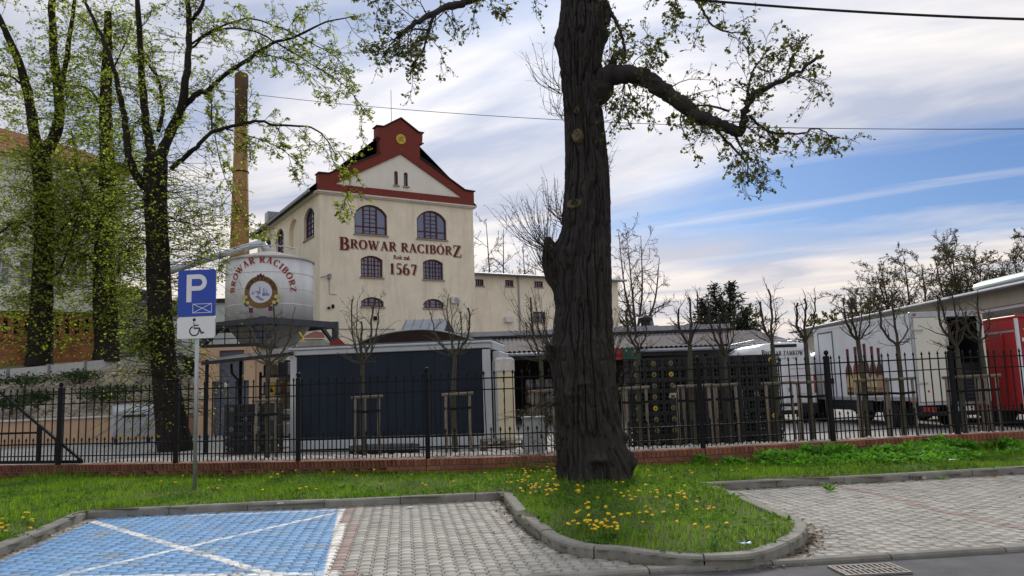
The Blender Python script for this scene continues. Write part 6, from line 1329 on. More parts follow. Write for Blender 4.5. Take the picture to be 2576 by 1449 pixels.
# ---- wrapped cream pallet load beside the container
cr0 = at(1272, 1000, 19.0); lo = thing('wrapped_pallet_load', 'tall cream carton load with grey film cover beside the roller shutter', 'pallet load', (cr0.x, 19.2, YARD), -.06)
MB().cbox(-.17, .20, -.3, .3, .14, at(1270, 935, 19).z - YARD, .015).build('cartons', mat('cream_carton', (.62, .55, .38), .85, .08, 3, stain=.15), lo)
hz_ = at(1270, 935, 19).z - YARD; MB().cbox(-.21, .22, -.33, .33, hz_ - .02, hz_ + .34, .045).build('film_cover', mat('grey_film', (.52, .50, .47), .4, .2, 5, .6, 9), lo)
for i in range(6): MB().box(-.03, -.005, -.304, -.301, .35 + i * .24, .46 + i * .24).build('handle_slot', m_ink, lo)
MB().box(-.22, .24, -.34, .34, .0, .138).build('pallet', m_stake, lo)
def pallet(label, loc, rz, grp='wooden pallets'):
    p = thing('pallet', label, 'pallet', loc, rz, grp)
    for i in range(5): MB().cbox(-.5, .5, -.38 + i * .165, -.28 + i * .165, .115, .138, .003).build('plank', m_stake, p)
    for y in (-.34, 0, .33):
        for x in (-.45, 0, .45): MB().box(x - .05, x + .05, y - .04, y + .04, .022, .113).build('block', m_stake, p)
        MB().box(-.5, .5, y - .05, y + .05, 0, .02).build('runner', m_stake, p)
    return p
m_carton = mat('dark_board', (.05, .045, .04), .9, .3, 4)
p = at(1268, 1122, 16.9); pallet('empty weathered pallet standing on gravel below the cream load', (p.x, 17.0, .16), .1)
pallet('second empty pallet stacked on the one below the cream load', (p.x + .02, 17.0, .30), .14)
# ---- grey utility cabinet right behind the wall
p = at(1343, 1100, 14.75); cab = thing('utility_cabinet', 'small light grey utility cabinet behind the fence left of the big trunk', 'cabinet', (p.x, 14.85, .2), .02)
m_cab = mat('cabinet_grey', (.40, .42, .43), .7, .06, 4, stain=.3)
MB().cbox(-.20, .20, -.12, .12, 0, .72, .01).build('case', m_cab, cab); MB().cbox(-.22, .22, -.14, .14, .722, .76, .012).build('lid', m_cab, cab); dr = MB().cbox(-.185, .185, -.128, -.122, .06, .69, .003).build('door', m_cab, cab); MB().box(.12, .15, -.14, -.129, .36, .44).build('lock', m_vblack, dr); MB().box(-.21, .21, -.13, .13, -.08, .0).build('plinth', m_conc, cab)

# ---- beer crates
m_crate = mat('crate_black', (.013, .014, .016), .5, .25, 6, spec=.4); m_crate_g = mat('crate_green', (.02, .10, .075), .5, .2, 6); m_crate_r = mat('crate_red', (.42, .03, .025), .5, .2, 6)
CW, CD_, CHh = .385, .29, .242
def crate_mesh(mt, name='crate'):
    mb = MB(); h = CHh - .004; w, d = CW / 2 - .003, CD_ / 2 - .003; t = .012
    def sidex(y, sgn):
        y0, y1 = (y, y + t) if sgn < 0 else (y - t, y)
        for (z0, z1) in ((0, .045), (.105, .125), (h - .035, h)): mb.box(-w, w, y0, y1, z0, z1)
        for x0, x1 in ((-w, -w + .03), (-.105, -.085), (-.055, .055), (.085, .105), (w - .03, w)):
            mb.box(x0, x1, y0 + .001, y1 - .001, .045, .105); 
            if x0 not in (-.105, .085) or True: mb.box(x0, x1, y0 + .001, y1 - .001, .125, h - .035)
    sidex(-d, -1); sidex(d, 1)
    for sgn in (-1, 1):
        x0, x1 = (-w, -w + t) if sgn < 0 else (w - t, w)
        for (z0, z1) in ((.002, .045), (.105, .125), (h - .035, h - .001)): mb.box(x0, x1, -d + t, d - t, z0, z1)
        for y0, y1 in ((-.09, -.07), (-.012, .012), (.07, .09)): mb.box(x0 + .001, x1 - .001, y0, y1, .045, .105); mb.box(x0 + .001, x1 - .001, y0, y1, .125, h - .035)
    mb.box(-w + t, w - t, -d + t, d - t, .002, .012)
    me = mb.mesh(name); me.materials.append(mt); return me
cm_b = crate_mesh(m_crate); cm_g = crate_mesh(m_crate_g); cm_r = crate_mesh(m_crate_r)
dm = MB().lathe([(.050, 0), (.052, .004), (.046, .007), (.0, .007)], 16, Matrix.Rotation(R(90), 4, 'X')).mesh('emblem'); dm2 = dm.copy(); dm3 = dm.copy()
dm.materials.append(mat('dull_gold', (.17, .15, .06), .6, .3, 40)); dm2.materials.append(mat('bright_gold', (.60, .40, .03), .6, .15, 20)); dm3.materials.append(mat('grey_green_label', (.10, .13, .11), .6, .2, 30))
glyph = MB()
for q in ((-.03, .03, -.008, .002), (-.02, .0, .006, .018), (.006, .026, .006, .014), (-.024, .02, -.022, -.014)): glyph.box(q[0], q[1], -.0095, -.0075, q[2], q[3])
glm = glyph.mesh('emblem_mark'); glm.materials.append(m_ink)
bright = {(0, 2), (1, 4), (2, 6)}
def crate(me, label, loc, rz, emb_=None, grp='beer crates'):
    c = bpy.data.objects.new('beer_crate', me); COL.objects.link(c); c.location = loc; c.rotation_euler = (0, 0, rz); tag(c, label, 'crate', grp)
    if emb_ is not None:
        e = bpy.data.objects.new('emblem', emb_); COL.objects.link(e); e.parent = c; e.location = (0, -CD_ / 2 + .0025, .115)
        g = bpy.data.objects.new('emblem_mark', glm); COL.objects.link(g); g.parent = e
    return c
def stack(u_left, Y, cols, rows_, depth, where, rz=0.0, embf=None, gapx=None, miss=(), z0=.12):
    o = at(u_left, 1000, Y); gx_ = gapx or CW
    for dp in range(depth):
        for cc_ in range(cols):
            for r_ in range(rows_):
                if (cc_, r_) in miss: continue
                jx, jr = random.uniform(-.006, .006), random.uniform(-.02, .02); x = (cc_ + .5) * gx_ + jx; y = dp * (CD_ + .01) + random.uniform(-.008, .008)
                lab = 'black beer crate, %s row up, %s column%s, %s' % (ORD[r_], ORD[cc_], ', rear layer' if dp else '', where)
                crate(cm_b, lab, (o.x + x * math.cos(rz) - y * math.sin(rz), Y + x * math.sin(rz) + y * math.cos(rz), z0 + r_ * CHh), rz + jr, embf(cc_, r_, dp) if embf else None)
    for cc_ in range(0, cols, 2):
        pass
def emb1(c, r_, d):
    if d: return None
    if (c, r_) in ((2, 6), (1, 3)): return dm2
    if r_ in (5,) : return dm3 if c < 2 else dm
    return dm
stack(1579, 17.5, 3, 8, 2, 'emblem stack beside the trunk', .0, emb1)
stack(1712, 17.55, 6, 8, 2, 'wide stack right of the emblems', .0, lambda c, r_, d: {(5, 7): dm2, (4, 4): dm, (5, 2): dm2, (4, 1): None}.get((c, r_)), .362)
o_ = at(1579, 1000, 17.5); ztop = .12 + 8 * CHh
crate(cm_g, 'green crate lying on top of the emblem crate stack', (o_.x + .12, 17.5, ztop), .05, dm3, 'crates on top of the stack'); crate(cm_r, 'red crate on top of the stack right beside the big trunk', (o_.x - .25, 17.62, ztop), .1, None, 'crates on top of the stack')
lm = font_text(None, 'crate_lettering', 'JOHN\nLEMON', .055, m_plate, wallM(0, 0, 0), 'CENTER', .002); par = [o for o in bpy.data.objects if o.get('label', '').startswith('black beer crate, fifth row up, third column, emblem')]
if par: lm.parent = par[0]; lm.location = (0, -CD_ / 2 - .002, .15)
stack(572, 19.9, 4, 5, 1, 'stack left of the container', .0, lambda c, r_, d: dm3 if (c + r_) % 2 == 0 else None, .335, z0=.13)
crt = [o for o in bpy.data.objects if o.name.startswith('pallet')]
for u, Y, lab, n_ in ((1579, 17.6, 'pallet under the emblem crates', 1), (1712, 17.65, 'pallet under the wide crate stack left half', 1), (1835, 17.65, 'pallet under the wide crate stack right half', 1), (580, 20.1, 'pallet under the crates left of the container', 1)):
    q = at(u, 1000, Y); pallet(lab, (q.x + .55, Y + .05, -.02), 0)

# ---- lean-to shelter left of the container, with rack
sh = thing('metal_shelter', 'flat black lean-to shelter on thin posts left of the container', 'shelter', (0, 0, 0)); A_, B_, C_, D4 = at(506, 919, 20.3), at(738, 894, 20.3), at(738, 878, 22.8), at(524, 912, 22.8)
MB().add([A_, B_, C_, D4] + [p + Vector((0, 0, .09)) for p in (A_, B_, C_, D4)], [(0, 3, 2, 1), (4, 5, 6, 7), (0, 1, 5, 4), (1, 2, 6, 5), (2, 3, 7, 6), (3, 0, 4, 7)]).build('roof_sheet', m_slate, sh)
for u, Y in ((521, 20.4), (606, 21.5), (735, 20.5)): q = at(u, 905, Y); MB().beam((q.x, Y, YARD), (q.x, Y, q.z), .07).build('post', m_iron, sh)
q = at(596, 915, 21.4); MB().tube([(q.x - .15, 21.4, q.z), (q.x - .12, 21.35, q.z - .25), (q.x + .06, 21.35, q.z - .45), (q.x + .08, 21.4, q.z - 1.3)], .035, 7).build('downpipe', m_vblack, sh)
rk = thing('storage_rack', 'dark storage rack full of odds and ends under the shelter', 'rack', at(655, 1000, 22.2).xy.to_3d() + Vector((0, 0, YARD))); Lk_ = at(735, 1000, 22.2).x - rk.location.x
for x in (0, Lk_): 
    for y in (0, .6): MB().beam((x, y, 0), (x, y, 2.1), .06).build('upright', m_iron, rk)
for z in (.25, .85, 1.45, 1.95): MB().box(-.03, Lk_ + .03, 0, .6, z, z + .05).build('shelf', m_steelb, rk)
rg9 = np.random.default_rng(9)
bx_cols = [(.35, .32, .26), (.12, .12, .13), (.42, .40, .36), (.2, .1, .06), (.05, .06, .08)]
k = 0
for z in (.30, .90, 1.50, 2.0):
    x = .03; nbx = -1
    while x < Lk_ - .2:
        nbx += 1
        w_ = rg9.uniform(.14, .3); h_ = rg9.uniform(.12, .36); b = MB().cbox(-w_ / 2 + .01, w_ / 2 - .01, -.18, .18, 0, h_, .012).build('storage_box', mat('box_tone_%d' % (k % 5), bx_cols[k % 5], .85, .2, 6)); b.location = (rk.location.x + x + w_ / 2, rk.location.y + .3, YARD + z)
        tag(b, '%s box from the left on the %s shelf of the dark rack' % (ORD[nbx], {.30: 'lowest', .90: 'second', 1.50: 'third', 2.0: 'top'}[z]), 'box', 'boxes on the rack'); x += w_ + .02; k += 1
ysn = thing('warning_board', 'yellow warning board on the post of the rack', 'sign', at(683, 978, 21.9)); MB().cbox(-.10, .10, -.01, .01, -.16, .16, .004).build('board', MATS['safety_yellow'], ysn); MB().add([(-.07, -.012, -.1), (.07, -.012, -.1), (0, -.012, .05)], [(0, 1, 2)]).build('triangle_mark', m_ink, ysn)

# ---- kegs stacked under the canopy
m_keg = mat('keg_steel', (.55, .55, .56), .35, .1, 4, metal=.7); m_kegred = mat('keg_red', (.40, .03, .03), .5, .15, 5)
kg = MB().lathe([(.14, 0), (.17, .01), (.165, .05), (.155, .07), (.185, .11), (.19, .16), (.185, .17), (.19, .18), (.19, .29), (.185, .36), (.155, .40), (.165, .42), (.17, .47), (.15, .48), (.14, .44), (.02, .43)], 16).mesh('beer_keg', True); kg.materials.append(m_keg)
kb = MB().lathe([(.172, .005), (.176, .01), (.176, .065), (.17, .07)], 16).mesh('red_band'); kb.materials.append(m_kegred)
q = at(1322, 1000, 34)
for r_ in range(3):
    for c in range(5):
        o = bpy.data.objects.new('beer_keg', kg); COL.objects.link(o); o.location = (q.x + .2 + c * .40, 34.0 + .02 * c, .25 + r_ * .58); tag(o, 'steel beer keg under the canopy, %s row up, %s from the left' % (ORD[r_], ORD[c]), 'keg', 'kegs under the canopy'); b = bpy.data.objects.new('red_band', kb); COL.objects.link(b); b.parent = o
    pallet('pallet under the %s layer of kegs below the canopy' % ORD[r_], (q.x + .9, 34.0, .11 + r_ * .58), 0).scale = (1.9, .55, .9)

# ---- vehicles
def wheel(mb_par, x, y, r_, w_, name='wheel'):
    M_ = Matrix.Translation((x, y, r_)) @ Matrix.Rotation(R(90), 4, 'Y')
    t = MB().lathe([(r_ * .62, -w_ / 2), (r_ * .92, -w_ / 2), (r_, -w_ * .3), (r_, w_ * .3), (r_ * .92, w_ / 2), (r_ * .62, w_ / 2)], 28, M_).build(name, m_rubber, mb_par, True)
    MB().lathe([(r_ * .62, -w_ * .46), (r_ * .5, -w_ * .25), (r_ * .2, -w_ * .3), (.02, -w_ * .34), (.02, w_ * .34), (r_ * .2, w_ * .3), (r_ * .5, w_ * .25), (r_ * .62, w_ * .46)], 20, M_).build('rim', m_galv, t, True)
van = thing('white_van', 'white brewery delivery van seen from behind next to the crates', 'van', (8.69, 25.5, YARD))
def vsec(y, wsc, roof, z0=.34):
    pr = [(.90, z0), (.955, z0 + .16), (.96, .95), (.95, 1.35), (.905, 1.95), (.865, 2.30), (.80, 2.47), (.66, 2.56), (.30, 2.60)]
    o = []
    for x, z in pr: zz_ = z if z < .95 else .95 + (z - .95) * (roof - .95) / (2.60 - .95); o.append((x * wsc, y, zz_))
    return o + [(-x, y_, z) for x, y_, z in o[::-1]]
secs = [vsec(.0, .955, 2.54), vsec(.035, .985, 2.58), vsec(.10, 1.0, 2.60), vsec(2.2, 1.0, 2.62), vsec(3.7, .995, 2.60), vsec(4.15, .97, 2.42), vsec(4.75, .94, 1.62), vsec(5.3, .92, 1.28), vsec(5.55, .84, 1.05)]
mb = MB(); n = len(secs[0]); V = [p for s in secs for p in s]
mb.add(V, [(i * n + j, i * n + (j + 1) % n, (i + 1) * n + (j + 1) % n, (i + 1) * n + j) for i in range(len(secs) - 1) for j in range(n)] + [tuple(range(n)), tuple(range((len(secs) - 1) * n, len(secs) * n))[::-1]]); mb.build('body', m_vwhite, van, True)
for s in (-1, 1):
    dpoly = [(s * .012, .66), (s * .86, .66), (s * .875, 1.35), (s * .84, 1.95), (s * .80, 2.28), (s * .74, 2.38), (s * .012, 2.42)]
    d = MB().ext(dpoly, -.022, .01).build('rear_door', m_vwhite, van); wp = [(s * .09, 1.52), (s * .74, 1.52), (s * .72, 2.02), (s * .12, 2.06)]; MB().ext(wp, -.026, -.021).build('pressed_panel', m_vwhite, d)
    MB().cbox(s * .08 - .03, s * .08 + .03, -.06, -.02, 1.02, 1.14, .006).build('handle', m_vblack, d) if s > 0 else None
    MB().cbox(min(s * .875, s * .955), max(s * .875, s * .955), -.02, .06, .95, 1.52, .01).build('tail_lamp', m_redlamp, van)
    for z in (.85, 1.55, 2.2): MB().box(min(s * .86, s * .90), max(s * .86, s * .90), -.03, .0, z, z + .08).build('hinge', m_vwhite, van)
    for y in (.95, 4.4): wheel(van, s * .84, y, .34, .24)
    MB().cbox(min(s * .98, s * 1.2), max(s * .98, s * 1.2), 4.0, 4.12, 1.35, 1.75, .03).build('mirror', m_vblack, van)
MB().cbox(-.92, .92, -.12, .12, .30, .64, .04).build('bumper', m_vblack, van); MB().cbox(-.42, .42, -.03, .03, 2.44, 2.535, .01).build('brake_lamp_bar', m_vblack, van)
np0 = MB().box(-.26, .26, -.135, -.121, .44, .55).build('licence_plate', m_plate, van); font_text(np0, 'plate_characters', 'SRC 3', .10, m_ink, wallM(-.22, -.137, .462))
serif(van, 'door_lettering', 'BROWAR ZAMKOWY', 1.46, .20, lambda u, v, e: (-.73 + u, -.030 - e * .5, 2.17 + v), m_ink, big=(0, 13), small=.76, gap=.06)
font_text(van, 'door_words', 'Racibórz A.D. 1567', .105, m_ink, wallM(0, -.030, 2.05), 'CENTER')
for x, z, t_, s_ in ((.08, 1.72, 'Browar Zamkowy Sp. z o.o.', .068), (.08, 1.42, 'tel. 32 473 21 29', .085), (.08, 1.30, 'e-mail: browar@browarzamkowy.pl', .055), (.25, .92, 'www.browarzamkowy.pl', .06)): font_text(van, 'red_words', t_, s_, m_inkred, wallM(x, -.032, z))
def bottle(par, mp, x, z, h, w_, mt, mlab, e):
    pr = [(-.5, 0), (.5, 0), (.5, .50), (.42, .58), (.20, .68), (.16, .92), (.20, .93), (.20, 1.0), (-.20, 1.0), (-.20, .93), (-.16, .92), (-.20, .68), (-.42, .58), (-.5, .50)]
    b = MB().add([mp(x + a * w_, z + q * h, e) for a, q in pr], [tuple(range(len(pr)))]).build('printed_bottle', mt, par)
    MB().add([mp(x + a * w_, z + q * h, e + .001) for a, q in ((-.44, .08), (.44, .08), (.44, .34), (.25, .43), (-.25, .43), (-.44, .34))], [tuple(range(6))]).build('printed_label', mlab, b)
    MB().add([mp(x + a * w_, z + q * h, e + .001) for a, q in ((-.19, .86), (.19, .86), (.19, .995), (-.19, .995))], [tuple(range(4))]).build('printed_cap', m_wine, b)
    MB().add([mp(x + a * w_, z + q * h, e + .002) for a, q in ((-.38, .10), (.38, .10), (.38, .17), (-.38, .17))], [tuple(range(4))]).build('printed_band', m_goldb, b)
m_bot = [mat('bottle_brown_%d' % i, c, .6, .25, 9) for i, c in enumerate(((.09, .035, .02), (.16, .05, .025), (.07, .03, .025), (.10, .05, .03), (.05, .025, .02)))]; m_blab = [mat('bottle_label_%d' % i, c, .7, .3, 14) for i, c in enumerate(((.50, .38, .16), (.55, .36, .12), (.45, .33, .22), (.50, .42, .25), (.42, .22, .15)))]
vs_ = lambda a, z, e: (-.962 - e, a, z)
for i, (a, h) in enumerate(((3.0, 1.0), (2.0, 1.1))):
    pr = [(-.12, 0), (.12, 0), (.10, .5), (.05, .65), (.05, 1), (-.05, 1), (-.05, .65), (-.10, .5)]; MB().add([(-.955 + .05 * max(0, (1.3 + q * h - 1.35)) + .0 - .012, a - p_, 1.3 + q * h) for p_, q in pr], [tuple(range(8))]).build('printed_bottle', m_bot[3 - i], van)
rackv = MB(); rackv.tube([(-.8, .4, 2.72), (-.8, 3.5, 2.72)], .02, 6); rackv.tube([(.8, .4, 2.72), (.8, 3.5, 2.72)], .02, 6)
for y in (.6, 1.9, 3.2): rackv.tube([(-.82, y, 2.60), (-.82, y, 2.72), (.82, y, 2.72), (.82, y, 2.60)], .02, 6)
rackv.build('roof_rack', m_galv, van)

trk = thing('box_truck', 'white box truck with printed bottles and one rear door open', 'truck', (11.25, 20.5, YARD - .03), .075)
BZ0, BZ1, BL, hw = .80, 3.02, 5.6, .95
m_box = mat('box_panel_white', (.72, .74, .77), .45, .03, 1.5, spec=.4, stain=.28); m_boxc = mat('box_panel_cream', (.70, .68, .60), .5, .03, 1.5, stain=.12)
MB().box(-hw, -hw + .05, .03, BL, BZ0, BZ1).build('left_wall', m_box, trk); MB().box(hw - .05, hw, .03, BL, BZ0, BZ1).build('right_wall', m_box, trk); MB().box(-hw + .05, hw - .05, .03, BL, BZ1 - .06, BZ1 - .002).build('roof_panel', m_box, trk); MB().box(-hw + .05, hw - .05, .03, BL, BZ0 + .002, BZ0 + .08).build('load_floor', m_vblack, trk); MB().box(-hw + .05, hw - .05, BL - .06, BL - .01, BZ0 + .08, BZ1 - .06).build('front_wall', m_dark, trk)
MB().box(-hw + .052, -hw + .06, .1, BL - .1, BZ0 + .1, BZ1 - .1).build('inner_shade_panel', m_dark, trk); MB().box(hw - .06, hw - .052, .1, BL - .1, BZ0 + .1, BZ1 - .1).build('inner_shade_panel', m_dark, trk)  # near-black panels put the shade of the open box into colour
MB().cbox(-hw - .02, hw + .02, .0, .06, BZ1 - .12, BZ1 + .03, .012).build('rear_header', m_galv, trk); MB().cbox(-hw - .02, -hw + .045, -.012, .05, BZ0 - .08, BZ1 - .122, .008).build('rear_post', m_galv, trk); MB().cbox(hw - .045, hw + .02, -.012, .05, BZ0 - .08, BZ1 - .122, .008).build('rear_post', m_galv, trk); MB().cbox(-hw - .02, hw + .02, -.03, .05, BZ0 - .16, BZ0 - .082, .01).build('rear_sill', m_galv, trk)
d = MB().cbox(-hw + .05, .0, -.04, .02, BZ0 - .07, BZ1 - .13, .012).build('rear_door', m_boxc, trk)
for z in (1.18, 2.55): MB().cbox(-hw - .02, -hw + .28, -.065, -.041, z, z + .05, .008).build('hinge', m_galv, d)
MB().tube([(-.06, -.06, BZ0), (-.06, -.06, BZ1 - .2)], .014, 6).build('lock_bar', m_galv, d); MB().cbox(-.16, .0, -.07, -.041, 1.2, 1.32, .01).build('lock_handle', m_galv, d); MB().box(-.70, -.65, -.043, -.0405, .97, 1.03).build('sticker', m_inkred, d)
d2 = MB().box(0, .05, -.88, 0, BZ0 - .07, BZ1 - .13).build('open_door', m_boxc, trk); d2.location = (hw - .02, -.02, 0); d2.rotation_euler = (0, 0, R(-35))
MB().box(.2, hw - .1, -.16, -.08, BZ0 - .05, BZ0 + .9).build('tail_lift', m_vblack, trk)
for i in range(9): MB().box(.24, hw - .14, -.168, -.161, BZ0 + .02 + i * .09, BZ0 + .05 + i * .09).build('lift_rib', m_steelb, trk)
for s in (-1, 1):
    wheel(trk, s * (hw - .18), 1.45, .40, .30); wheel(trk, s * (hw - .16), 5.9, .40, .26); MB().cbox(min(s * (hw - .45), s * (hw - .08)), max(s * (hw - .45), s * (hw - .08)), -.03, .06, .48, .60, .01).build('tail_lamp', m_redlamp, trk)
    MB().prism([(1.45 + .50 * math.cos(a), .42 + .50 * math.sin(a)) for a in np.linspace(0, PI, 10)] + [(1.45 + .46 * math.cos(a), .42 + .46 * math.sin(a)) for a in np.linspace(PI, 0, 10)], lambda a, b: (s * (hw - .02), a, b), lambda a, b: (s * (hw - .36), a, b)).build('mudguard', m_vblack, trk)
MB().box(-hw + .25, -hw + .35, .1, 6.6, .46, .62).build('chassis_rail', m_vblack, trk); MB().box(hw - .35, hw - .25, .1, 6.6, .46, .62).build('chassis_rail', m_vblack, trk); MB().cbox(-hw + .05, hw - .05, .0, .1, .36, .47, .015).build('bumper_bar', m_vblack, trk); MB().cbox(-hw + .02, -hw + .05, 2.3, 5.0, .46, .74, .01).build('side_guard', m_vblack, trk); MB().cbox(-hw + .06, -hw + .5, 2.6, 3.6, .40, .72, .05).build('fuel_tank', m_vblack, trk)
pl0 = MB().box(.05, .55, -.02, -.005, .48, .60).build('licence_plate', m_plate, trk); font_text(pl0, 'plate_characters', 'S 64', .11, m_ink, wallM(.1, -.023, .50))
sd = MB().box(-hw - .012, -hw - .001, 4.35, 5.25, BZ0 + .02, BZ1 - .18).build('side_door', m_box, trk)
for q in ((4.30, 4.35, BZ0, BZ1 - .13), (5.25, 5.30, BZ0, BZ1 - .13), (4.35, 5.25, BZ1 - .18, BZ1 - .13)): MB().box(-hw - .02, -hw - .001, q[0], q[1], q[2], q[3]).build('door_frame', mat('trim_grey', (.16, .16, .16), .6, .1, 5), sd)
MB().cbox(-hw - .05, -hw - .012, 4.42, 4.60, 1.25, 1.42, .01).build('door_latch', m_vblack, sd)
MB().box(-hw - .02, -hw - .002, .05, BL, BZ0 - .04, BZ0 + .06).build('lower_rail', m_galv, trk); MB().box(-hw - .015, -hw - .002, .05, BL, BZ1 - .06, BZ1 + .01).build('upper_rail', m_box, trk)
ts_ = lambda a, z, e: (-hw - .006 - e, a, z)
for i, (y, h, w_) in enumerate(((3.45, 1.38, .42), (2.98, 1.42, .42), (2.45, 1.48, .40), (2.05, 1.38, .38), (1.70, 1.32, .36))): bottle(trk, ts_, y, BZ0 + .10, h, w_, m_bot[i], m_blab[i], .0015 * i)
MB().cbox(-.9, .9, BL + .15, BL + 1.9, .55, 2.3, .12).build('cab', m_vwhite, trk)

for y in (.3, 1.9, 3.6, 5.3): MB().cbox(-hw - .03, -hw - .021, y, y + .08, BZ0 - .03, BZ0 + .03, .004).build('side_marker', mat('amber_lens', (.6, .25, .03), .3, .1, 5), trk)
for y in np.arange(.25, 5.5, .35): MB().lathe([(.010, 0), (.008, .005), (.0, .006)], 6, Matrix.Translation((-hw - .015, y, BZ1 - .03)) @ Matrix.Rotation(R(-90), 4, 'Y')).build('rivet', m_galv, trk)
for s in (-1, 1): MB().cbox(min(s * (hw - .42), s * (hw - .06)), max(s * (hw - .42), s * (hw - .06)), .86, .875, .12, .60, .004).build('mud_flap', m_vblack, trk); MB().cbox(s * (hw - .1) - .03, s * (hw - .1) + .03, -.05, -.031, BZ1 - .07, BZ1 - .01, .006).build('top_lamp', m_redlamp, trk)

red = thing('red_truck', 'red box truck with white chevron print cut by the right picture edge', 'truck', (13.7, 19.6, YARD), .0)
m_tred = mat('truck_red', (.42, .028, .03), .45, .1, 2, stain=.3); m_tredp = mat('truck_red_print', (.30, .03, .035), .5, .2, 3, stain=.3)
RH0, RH1, RW = .42, 2.72, 1.2
MB().box(-RW, RW, .03, 6.5, RH0, RH1).build('box_body', m_tred, red); MB().cbox(-RW - .02, -RW + .05, -.01, .07, RH0, RH1, .01).build('corner_post', m_box, red); MB().cbox(-RW - .03, RW + .03, -.02, 6.52, RH1, RH1 + .07, .015).build('top_rail', m_tred, red)
MB().box(-RW + .06, RW - .06, .004, .028, RH0 + .3, RH1 - .05).build('rear_door', m_tredp, red)
MB().box(-RW - .015, -RW - .001, .1, 6.4, RH1 - .34, RH1 - .29).build('side_trim', m_galv, red); MB().cbox(-RW - .03, -RW - .001, .6, .68, RH0, RH1 - .36, .008).build('side_rib', m_tred, red); MB().cbox(-RW - .03, -RW - .001, 1.6, 1.68, RH0, RH1 - .36, .008).build('side_rib', m_tred, red)
for k, (z0, dx) in enumerate(((1.78, 0), (1.55, .12))): MB().add([(-RW + .12 + dx, .0015 - k * .001, z0), (-RW + .26 + dx, .0015 - k * .001, z0), (-RW + .46 + dx, .0015 - k * .001, z0 + .42), (-RW + .30 + dx, .0015 - k * .001, z0 + .42)], [(0, 1, 2, 3)]).build('chevron_print', m_plate, red)
MB().add([(-RW + .1, .001, 2.13), (-RW + .4, .001, 2.13), (-RW + .4, .001, 2.22), (-RW + .1, .001, 2.22)], [(0, 1, 2, 3)]).build('chevron_print', m_plate, red)
font_text(red, 'door_lettering', 'BROWAR', .22, m_plate, wallM(-RW + .62, -.001, 1.92), bold=.008)
for x in (.18, .27): MB().box(-RW + x, -RW + x + .05, -.001, .003, .75, 1.35).build('amber_stripe', mat('amber_print', (.55, .28, .04), .6, .2, 5), red)
for i in range(4): a = i * 1.4; MB().box(-RW + .2 + .06 * math.cos(a), -RW + .24 + .06 * math.cos(a), .0, .0035, 2.40 + .06 * math.sin(a), 2.43 + .06 * math.sin(a)).build('yellow_star', MATS['safety_yellow'], red)
MB().cbox(-RW, RW, -.06, .2, .40, .62, .02).build('bumper', m_tredp, red); MB().cbox(-RW + .1, -RW + .5, -.08, -.061, .46, .56, .005).build('tail_lamp', m_redlamp, red); pl1 = MB().box(-RW + .15, -RW + .6, -.075, -.062, .63, .73).build('licence_plate', m_plate, red); font_text(pl1, 'plate_characters', 'SRC 56', .10, m_ink, wallM(-RW + .17, -.077, .645))
for s in (-1, 1):
    for y in (1.3, 5.4): wheel(red, s * 1.0, y, .42, .3)
MB().box(-.9, .9, .2, 6.3, .32, .41).build('underframe', m_vblack, red)

# ---- grey rubbish container on the drive
dp = thing('rubbish_container', 'galvanised grey wheeled rubbish container in front of the retaining wall', 'rubbish container', at(333, 1090, 27.2).xy.to_3d() + Vector((0, 0, YARD)), .52)
m_dump = mat('dumpster_zinc', (.46, .48, .50), .55, .12, 2, .1, 12, metal=.1, stain=.35)
bp2 = [(-.42, .28), (.40, .28), (.50, .55), (.53, .98), (-.53, .98), (-.50, .55)]
MB().prism(bp2, lambda y, z: (-.60, y, z), lambda y, z: (.60, y, z)).build('body', m_dump, dp)
for s in (-1, 1): MB().prism([(y * .93, .28 + (z - .28) * .98) for y, z in bp2], lambda y, z: (s * .602, y, z), lambda y, z: (s * .66, y * .9, .05 + z * .95)).build('end_panel', m_dump, dp); MB().tube([(s * .68, -.25, .92), (s * .76, -.2, .94), (s * .76, .2, .94), (s * .68, .25, .92)], .022, 7).build('lifting_bar', m_dump, dp)
lid = [(.55 * math.cos(a), .985 + .34 * math.sin(a)) for a in np.linspace(0, PI, 11)]; MB().prism(lid, lambda y, z: (-.64, y, z), lambda y, z: (.64, y, z)).build('lid', m_galv, dp)
MB().box(-.35, .35, -.57, -.54, .90, .96).build('handle', m_vblack, dp); MB().box(-.62, .62, -.56, -.535, .975, .995).build('rim', m_galv, dp)
for x in (-.5, .5):
    for y in (-.32, .32): t_ = MB().lathe([(.03, -.03), (.10, -.03), (.10, .03), (.03, .03)], 14, Matrix.Translation((x, y, .10)) @ Matrix.Rotation(R(90), 4, 'Y')).build('castor', m_rubber, dp); MB().beam((x, y, .12), (x, y, .30), .05).build('castor_fork', m_galv, t_)
for q in ((.02, .28, .70, .71), (.02, .28, .58, .59), (.02, .03, .59, .70), (.27, .28, .59, .70), (.08, .22, .64, .65)): MB().box(q[0], q[1], -.545, -.52, q[2], q[3]).build('stencil_mark', m_plate, dp)

